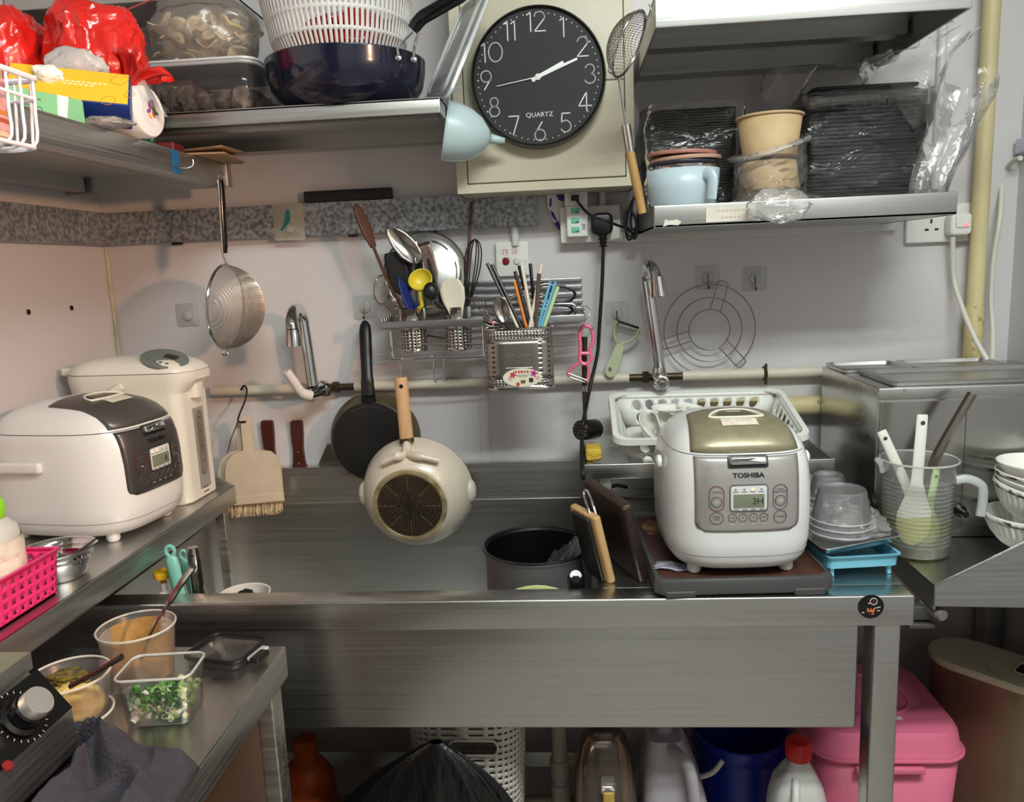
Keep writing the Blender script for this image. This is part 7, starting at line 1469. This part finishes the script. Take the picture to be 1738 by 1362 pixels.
obj('handle', G().tube(spline([(rJ*1.0, -.01, hJ*.78), (rJ*1.35, -.012, hJ*.79), (rJ*1.72, -.014, hJ*.72), (rJ*1.78, -.014, hJ*.58), (rJ*1.74, -.014, hJ*.40)], 6), .0085, 12, sq=.8), clear('jug_handle', (228, 232, 230), .55, .3), JG)
obj('water', G().lathe([(0, .006), (rJ*.90, .006), (rJ*.945, hJ*.40), (0, hJ*.40)], 40), clear('cloudy_water', (206, 200, 120), .10, .2, tint=(240, 238, 196), fres=.3), JG)
JL = JG.location
PW_ = mk('paddle_white', (228, 226, 216), .4); PYw = mk('paddle_pale', (214, 212, 180), .4)
def jp(name, lab, mat, top, bot, hw_top, hw_bot, y, hd, wd):
    p0, p1 = YP(top[0], top[1], y), YP(bot[0], bot[1], y-.004); ax = (p1-p0); L_ = ax.length; ax.normalize(); s_ = ax.cross(Vector((0, -1, 0))).normalized(); n_ = s_.cross(ax); T = thing(name, lab, 'paddle', p1)
    rings = []
    for t, w_, th in ((0, hw_top*.9, .002), (.015, hw_top, .0035), (.45, hw_top*1.05, .0035), (.52, hw_top*1.15, .003), (.62, wd*.6, .0025), (.74, wd*.95, .002), (.84, wd, .002), (.93, wd*.82, .002), (.98, wd*.45, .0016), (1, wd*.1, .001)):
        c = p0-p1+ax*(L_*t); rings.append([c+s_*(w_*math.cos(a_))+n_*(th*math.sin(a_)) for a_ in [2*PI*i/14 for i in range(14)]])
    obj('blade', G().loft(rings), mat, T)
    obj('hang_hole', G().lathe([(hw_top*.42, 0), (hw_top*.3, .0006), (0, .0004)], 12, TM(p0-p1+ax*.014+Vector((0, -.0042, 0)), (PI/2, 0, 0))), mk('hole_shade_grey', (60, 60, 56), .6), T)  # hole not cut: its shade is painted as a dark grey disc
jp('rice_paddle', 'broad white paddle with square handle standing in the jug', PW_, (1566, 704), (1547, 926), .0095, 0, JL.y-.014, .1, .031)
jp('rice_paddle', 'white paddle with round handle end leaning left in the jug', PW_, (1496, 732), (1583, 920), .0085, 0, JL.y+.016, .1, .022)
jp('rice_paddle', 'pale green paddle under water in the jug', mk('paddle_green', (176, 196, 140), .4), (1590, 795), (1566, 926), .0065, 0, JL.y+.002, .1, .026)
T, B = ut('steel_ladle', 'long steel tube grip of a ladle sloping out of the jug', 'ladle', mk('gunmetal_light', (150, 142, 136), .25, 1), [(1650, 668, JL.y+.012), (1594, 765, JL.y+.012), (1581, 800, JL.y+.012), (1566, 860, JL.y+.010), (1560, 890, JL.y+.010)], .0085, sq=1)
# bowls on the right counter
RB = CER; FRN = mk('patterned_band', (60, 40, 46), .3, col2=(214, 208, 206), vs=60, ramp=(.45, .55)); bx, by = .806, 1.380; rB = .076
def rbowl(lab, z, tilt, ribs, r_=rB, h_=.055, dx=0, dy=0, band=True):
    T = thing('bowl', lab, 'bowl', (bx+dx, by+dy, z), rot=(R(tilt*.5), R(tilt), 0), group='bowls stacked on the right counter')
    def fn(u, v):
        a_ = 2*PI*u; pts = [(.38, 0), (.40, .05), (.62, .22), (.82, .5), (.94, .8), (1.0, 1.0)]; k = v*5; i = min(int(k), 4); f_ = k-i; rr_ = pts[i][0]*(1-f_)+pts[i+1][0]*f_; zz = pts[i][1]*(1-f_)+pts[i+1][1]*f_
        m_ = 1+(.02*math.cos(40*a_) if ribs and .1 < v < .86 else 0); return (r_*rr_*m_*math.cos(a_), r_*rr_*m_*math.sin(a_), h_*zz)
    obj('shell', G().grid(240 if ribs else 48, 15, fn, wrapu=True), RB, T, solid=.0022)
    obj('foot_ring', G().shell([(r_*.36, -.004), (r_*.39, -.004), (r_*.40, .004)], 36), RB, T, solid=.002)
    if band: obj('pattern_band', G().shell([(r_*.962, h_*.85), (r_*.994, h_*.955)], 60), FRN, T, solid=.0008, off=1)
    obj('inner_base', G().prism(circ(r_*.385, 30), .0005, .002), RB, T); return T
rbowl('ribbed white bowl with patterned rim, lowest of the stack beside the jug', ZK+.0055, 0, True, h_=.068)
rbowl('ribbed white bowl with patterned rim tilted on the lowest bowl', ZK+.058, 9, True, h_=.064, dx=.002)
rbowl('plain white bowl inside the tilted ribbed bowl', ZK+.097, 7, False, .070, .036, .004, 0, False)
rbowl('shallow white bowl with printed rim near the top of the stack', ZK+.110, 4, False, .070, .036, .006, 0, True)
rbowl('shallow white bowl topmost of the stack beside the jug', ZK+.126, 0, False, .066, .040, .006, 0, False)
solo('gas_valve', 'small black valve knob with grey tip on the warmer behind the jug', 'valve', G().lathe([(.012, 0), (.012, .008), (.007, .012), (.006, .03), (0, .03)], 16, TM(rot=(PI/2, 0, 0))), BLACKP, loc=(YP(1625, 865, yw0).x, yw0-.0025, YP(1625, 865, yw0).z))
# deli tubs on a steel tray over a blue tray
BTm = mk('sky_blue_plastic', (120, 190, 214), .4)
BTy = thing('blue_tray', 'sky blue plastic tray under the steel tray on the sink deck', 'tray', (.484, 1.405, ZR+.0185), R(6)); wb, db = .125, .20
obj('tray_shell', G().loft([[(x*k, y*k, z) for x, y in rr(wb, db, .008, 4)] for k, z in ((.93, 0), (.95, .001), (.97, .022), (1.03, .023), (1.03, .020))], True, False), BTm, BTy, solid=.0016)
for x in (-.05, .05):
    for y in (-.085, .085): obj('leg', G().box((x, y, -.008), (.006, .006, .019)), BTm, BTy)
STy = thing('steel_tray', 'shallow steel tray tilted on the blue tray under the deli tubs', 'tray', (.476, 1.400, ZR+.053), rot=(R(2), R(-6), R(10))); ws, ds = .142, .19
obj('tray_shell', G().loft([[(x*k, y*k, z) for x, y in rr(ws, ds, .012, 4)] for k, z in ((.90, 0), (.92, .001), (.985, .013), (1.02, .014))], True, False), mk('tray_steel', (190, 190, 187), .28, 1), STy, solid=.001)
DT = clear('deli_clear', (228, 226, 230), .08, .18, fres=.7)
def deli(lab, px, py, y, z, r_, h_):
    q = YP(px, py, y); T = thing('deli_tub', lab, 'tub', (q.x, y, z), group='deli tubs on the steel tray')
    obj('shell', G().shell([(r_*1.06, 0), (r_*1.06, .003), (r_, .006), (r_*.92, h_*.5), (r_*.78, h_*.95), (r_*.74, h_), (r_*.70, h_-.004), (0, h_-.004)], 40), DT, T, solid=.0008)
    for k in range(3): obj('rim_line', G().tube([(r_*1.02*math.cos(2*PI*i/36), r_*1.02*math.sin(2*PI*i/36), .004+k*.012) for i in range(36)], .0012, 5, True), clear('deli_rim', (236, 234, 236), .5, .2), T)
    return T
zd = ZR+.062
deli('upside down clear deli tub in front on the steel tray', 1428, 880, 1.368, zd, .052, .080); deli('upside down clear deli tub behind the front one by the stand', 1405, 850, 1.462, zd+.010, .036, .070)
solo('plastic_bag', 'crumpled clear bag round the foot of the front deli tub', 'bag', crumple(.062, .056, .030, 1.6, .22, 2.6, .18, 21, 50, 22, flat=-.016), clear('bag_pinkish', (240, 230, 230), .20, .2, bump=.7, bs=24, fres=.9), loc=(YP(1440, 930, 1.37).x, 1.375, zd-.004+.016))

# ================================================================ under the sink
ORG = mk('orange_plastic', (196, 84, 28), .45, var=.1, vs=8)
q = YP(522, 1310, 1.52); OB = thing('orange_jug', 'orange plastic bottle standing in the dark under the sink', 'bottle', (q.x, 1.52, .001)); zo = YP(515, 1258, 1.52).z
obj('body', G().lathe([(.05, 0), (.058, .01), (.058, zo-.13), (.056, zo-.125), (.058, zo-.12), (.056, zo-.085), (.04, zo-.055), (.027, zo-.045), (.025, zo-.01)], 32), ORG, OB)
obj('cap', G().lathe([(.027, zo-.02), (.028, zo), (.022, zo+.006), (0, zo+.006)], 24), ORG, OB)
# slotted bin
c0, c1 = YP(683, 1290, 1.33), YP(890, 1280, 1.33); LB_ = thing('slotted_bin', 'off white slotted laundry bin under the sink behind the black bag', 'bin', ((c0.x+c1.x)/2, 1.44, .001)); wb2 = c1.x-c0.x; zbt = .565; BNM = mk('bin_offwhite', (206, 198, 188), .5)
def gripcut(g):     # open the wall where the hand grip is
    g.f = [f for f in g.f if not (lambda c: c.y < -.06 and abs(c.x-.02) < .045 and abs(c.z-zbt*.85) < .0145)(sum((Vector(g.v[i]) for i in f), Vector())/len(f))]; return g
def binr(u, v):
    n_ = len(BO); k = (u % 1)*n_; i = int(k) % n_; j = (i+1) % n_; f_ = k-int(k); s_ = .86+.14*v; return ((BO[i][0]*(1-f_)+BO[j][0]*f_)*s_, (BO[i][1]*(1-f_)+BO[j][1]*f_)*s_, zbt*(.40+.58*v))
BO = []
for i_ in range(72):
    t_ = 2*PI*i_/72; BO.append((wb2/2*math.copysign(abs(math.cos(t_))**.5, math.cos(t_)), .11*math.copysign(abs(math.sin(t_))**.5, math.sin(t_))))
o = obj('slotted_wall', gripcut(G().perf(40, 24, binr, None, kind='sq', hw=.30, hh=.17)), BNM, LB_, solid=.002); 
obj('lower_wall', G().loft([[(x*s_, y*s_, z) for x, y in BO] for s_, z in ((.80, 0), (.82, .005), (.86, zbt*.40))], True, False), BNM, LB_, solid=.002)
obj('rim', G().tube([(x*1.0, y*1.0, zbt*.985) for x, y in BO], .005, 6, True), BNM, LB_)
obj('grip_hole', G().tube([(.02+x, -.108, zbt*.85+z) for x, z in rr(.092, .030, .012, 4)], .0025, 6, True), BNM, LB_)
# black rubbish bag
g = G(); top = YP(735, 1262, 1.265)
def bag(u, v):
    a_ = 2*PI*u; z = top.z*(1-v)*1.0; w_ = (.22 if math.cos(a_) < 0 else .175)*(1-math.exp(-4.6*v))+.012; d_ = .048*(1-math.exp(-3.5*v))+.008
    f_ = 1+(.05*math.sin(11*a_+2*v)+.04*math.sin(19*a_+1)+.10*(ridge((math.cos(a_)*2, math.sin(a_)*2, v*1.2), 1.4, 3)-.4))*min(1, v*6); lx = -.10*v if math.cos(a_) < 0 else .0
    return (math.cos(a_)*w_*f_+lx*.5*abs(math.cos(a_)), math.sin(a_)*d_*f_, max(0, z+.012*math.sin(5*a_)*v*(1-v)))
solo('rubbish_bag', 'black plastic rubbish bag slumped in front of the slotted bin', 'bag', G().grid(96, 40, bag, wrapu=True), mk('black_film', (9, 9, 10), .28, bump=.5, bs=40, bst=(3, 3, .4), coat=.2), loc=(top.x+.005, 1.268, .001))
# waste pipe
q = YP(950, 1290, 1.60); PVW = mk('pvc_white', (190, 184, 170), .45, var=.1, vs=20)
DP = thing('waste_pipe', 'white plastic waste pipe dropping from the sink basin', 'pipe', (q.x, 1.60, .35))
W(DP, 'drop_pipe', G().tube([(q.x, 1.60, .06), (q.x, 1.60, .575)], .018, 18), PVW)
for z in (.39, .30): W(DP, 'coupling', G().lathe([(.021, -.022), (.022, -.02), (.022, .02), (.021, .022)], 18, TM((q.x, 1.60, YP(950, 1330, 1.60).z+(.04 if z > .35 else -.02)))), PVW)
zz = YP(930, 1358, 1.60).z
W(DP, 'branch_pipe', G().tube([(q.x, 1.60, zz-.012), (q.x-.10, 1.60, zz-.012)], .016, 16), PVW)
# clear jug with yellow handle tape
GLS = clear('thick_clear', (214, 196, 184), .10, .08, tint=(244, 234, 226), fres=1.0)
q = YP(1026, 1300, 1.40); J1 = thing('water_jug', 'clear plastic water jug with yellowed handle under the sink', 'jug', (q.x, 1.42, .001)); zj1 = YP(1026, 1240, 1.42).z
obj('body', G().loft([[(x*k, y*k, z) for x, y in rr(.125, .15, .045, 6)] for k, z in ((.9, 0), (1, .01), (1.02, zj1*.55), (1.0, zj1*.72), (.92, zj1*.84), (.7, zj1*.95), (.42, zj1*1.0), (.36, zj1*1.02))]), GLS, J1)
obj('water', G().loft([[(x*k, y*k, z) for x, y in rr(.118, .143, .042, 6)] for k, z in ((.9, .003), (1, .012), (1.0, zj1*.62))]), clear('water', (180, 150, 130), .12, .05, tint=(226, 206, 190)), J1)
obj('handle', G().rbox((.004, -.090, zj1*.62), (.022, .012, zj1*.46), .005, .004), mk('yellow_handle', (186, 150, 70), .4), J1)
for z in (.86, .40): obj('handle_lug', G().rbox((.004, -.076, zj1*z), (.030, .030, .024), .005, .004), clear('lug_clear', (226, 220, 214), .12, .1), J1)
# bluish jug
q = YP(1150, 1300, 1.43); J2 = thing('canister', 'frosted grey plastic canister with moulded handle under the sink', 'canister', (q.x-.004, 1.45, .001)); zj2 = YP(1130, 1238, 1.45).z; FG = mk('frosted_grey', (176, 170, 176), .3, var=.04, vs=8, sss=.1)
obj('body', G().loft([[(x*k+dx, y*k2, z) for x, y in rr(.135, .16, .035, 6)] for k, k2, dx, z in ((.95, .95, 0, 0), (1, 1, 0, .01), (1, 1, 0, zj2*.60), (.90, .95, -.006, zj2*.74), (.70, .80, -.016, zj2*.90), (.5, .6, -.022, zj2*1.0))]), FG, J2)
obj('handle', G().tube(spline([(-.010, -.06, zj2*.98), (.012, -.095, zj2*.97), (.022, -.100, zj2*.86), (.026, -.102, zj2*.74), (.030, -.098, zj2*.60)], 5), .0135, 12, sq=.8), FG, J2)
obj('neck', G().lathe([(.02, zj2*.98), (.02, zj2*1.05)], 20, TM((-.022, 0, 0))), FG, J2)
# blue bucket with paper roll
q0_, q1_ = YP(1180, 1280, 1.58), YP(1338, 1275, 1.58); BK = thing('blue_bucket', 'royal blue plastic bucket with white bail handle under the sink', 'bucket', ((q0_.x+q1_.x)/2, 1.60, .001)); rbk = (q1_.x-q0_.x)/2; ztb = YP(1260, 1322, 1.60-rbk).z+.055; BLB = mk('royal_blue', (16, 36, 140), .35)
obj('wall', G().shell([(0, .002), (rbk*.78, .002), (rbk*.80, .006), (rbk*.97, ztb-.03), (rbk*1.01, ztb-.028), (rbk*1.02, ztb)], 44), BLB, BK, solid=.003)
obj('rim_band', G().shell([(rbk*1.035, ztb-.035), (rbk*1.04, ztb-.002), (rbk*1.02, ztb)], 44), BLB, BK, solid=.003)
obj('bail', G().tube(spline([(-rbk*.55, -rbk*.92, ztb-.02), (-rbk*.75, -rbk*.95, ztb-.045), (-rbk*1.0, -rbk*.9, ztb-.06)], 4), .0055, 10), mk('bail_white', (224, 218, 210), .4), BK)
q = YP(1203, 1242, 1.57)
PR_ = thing('paper_roll', 'end of a white paper roll above the blue bucket', 'roll', (q.x, 1.64, ztb+.004)); 
obj('roll', G().lathe([(.012, -.06), (.036, -.06), (.036, .05), (.012, .05)], 30, TM((0, 0, .036), (PI/2, 0, 0))), mk('tissue_white', (236, 234, 228), .8), PR_)
# white bottle with red cap
q = YP(1365, 1320, 1.36); WBt = thing('white_bottle', 'white plastic jug with red screw cap under the sink', 'bottle', (q.x, 1.40, .001)); zr3 = YP(1362, 1258, 1.40).z; WTR = mk('milky_plastic', (214, 212, 208), .35, sss=.1)
obj('body', G().loft([[(x*k, y*k, z) for x, y in rr(.105, .105, .03, 6)] for k, z in ((.95, 0), (1, .01), (1, zr3-.145), (.95, zr3-.12), (.80, zr3-.085), (.5, zr3-.055), (.34, zr3-.042), (.32, zr3-.02))]), WTR, WBt)
obj('handle', G().tube(spline([(-.012, -.030, zr3-.062), (-.020, -.058, zr3-.085), (-.026, -.062, zr3-.13), (-.026, -.056, zr3-.18)], 5), .008, 10), WTR, WBt)
obj('cap', G().lathe([(.0225, zr3-.036), (.0235, zr3-.034), (.0235, zr3-.004), (.021, zr3), (0, zr3)], 32), mk('cap_red', (206, 30, 26), .4), WBt)
for i in range(24): obj('cap_ridge', G().box((.0236*math.cos(2*PI*i/24), .0236*math.sin(2*PI*i/24), zr3-.019), (.0012, .0012, .026)), mk('cap_red', (206, 30, 26), .4), WBt)
# pink storage box
PKm = mk('pink_box', (230, 116, 148), .38, sss=.08); PX_ = thing('pink_storage_box', 'pink plastic storage box with domed lid under the bench corner', 'storage box')
yf = 1.42; a, b = YP(1385, 1290, yf), YP(1656, 1282, yf); wx = b.x-a.x; zl_ = (a.z+b.z)/2; bk = YP(1530, 1150, 1.74); dX = .30
PX_.location = ((a.x+b.x)/2, yf+dX/2, .001)
obj('box', G().loft([[(x*k, y*k, z) for x, y in rr(wx*.955, dX*.95, .05, 7)] for k, z in ((.84, 0), (.86, .006), (1, zl_-.012))], True, False), PKm, PX_, solid=.003)
lid_o = rr(wx, dX, .06, 8); zt3 = YP(1500, 1235, yf+.05).z
obj('lid', G().loft([[(x*k, y*(1-(1-k)*wx/dX), z) for x, y in lid_o] for k, z in ((.97, zl_-.018), (1.0, zl_-.016), (1.0, zl_-.004), (.985, zl_), (.97, zl_+.004), (.94, zl_+.030), (.90, zl_+.040), (.60, zl_+.044), (.2, zl_+.044))]), PKm, PX_)
obj('lid_ring', G().tube([(x, y, zl_+.045) for x, y in rr(wx*.5, dX*.5, .06, 8)], .004, 8, True), PKm, PX_)
obj('lid_flange', G().tube([(x*1.004, y*1.004, zl_-.010) for x, y in lid_o], .0035, 8, True), PKm, PX_)
obj('clip_lip', G().rbox((-.01, -dX/2-.004, zl_-.026), (.13, .012, .014), .004, .004), PKm, PX_)
obj('price_label', G().box((.02, -.09, zl_+.0445), (.03, .010, .0006)), mk('print_white', (230, 230, 235), .6), PX_)
# bronze bin with cream lid
q = YP(1660, 1110, 1.45); BZ = mk('bronze_steel', (138, 122, 98), .35, .7, var=.08, vs=5, rvar=.05)
TBn = thing('pedal_bin', 'bronze oval bin with flat cream lid beside the pink box', 'bin', (.745, 1.335, .001), R(-20)); hz2 = .500
def capsule(L_, r_, n=12): return [(L_/2-r_+r_*math.cos(R(-90+180*i/n)), r_*math.sin(R(-90+180*i/n))) for i in range(n+1)]+[(-L_/2+r_+r_*math.cos(R(90+180*i/n)), r_*math.sin(R(90+180*i/n))) for i in range(n+1)]
c1_, c2_ = YP(1582, 1100, 1.42), YP(1738, 1175, 1.22)
TBn.location = (.872, 1.575, .001); TBn.rotation_euler = (0, 0, R(133)); cap_ = capsule(.265, .070)
obj('body', G().loft([[(x*k, y*k, z) for x, y in cap_] for k, z in ((.93, 0), (.95, .01), (.965, hz2))]), BZ, TBn)
obj('lid', G().loft([[(x*k, y*k, z) for x, y in cap_] for k, z in ((.98, hz2), (1, hz2+.003), (1, hz2+.012), (.985, hz2+.016), (.2, hz2+.0165))]), mk('cream_lid', (204, 200, 172), .4, var=.03, vs=6), TBn)
obj('inner_lid', G().loft([[(x, y, z) for x, y in [(px_-.055, py_) for px_, py_ in capsule(.145, .063)]] for z in (hz2+.0165, hz2+.0185)]), mk('cream_lid', (204, 200, 172), .4), TBn)
obj('lid_window', G().rbox((-.055, 0, hz2+.0195), (.034, .048, .004), .010, .001), mk('brown_window', (56, 26, 16), .2), TBn)
obj('window_rim', G().tube([(-.055+x, y, hz2+.021) for x, y in rr(.038, .052, .012, 5)], .002, 6, True), mk('cream_rim', (222, 218, 192), .4), TBn)
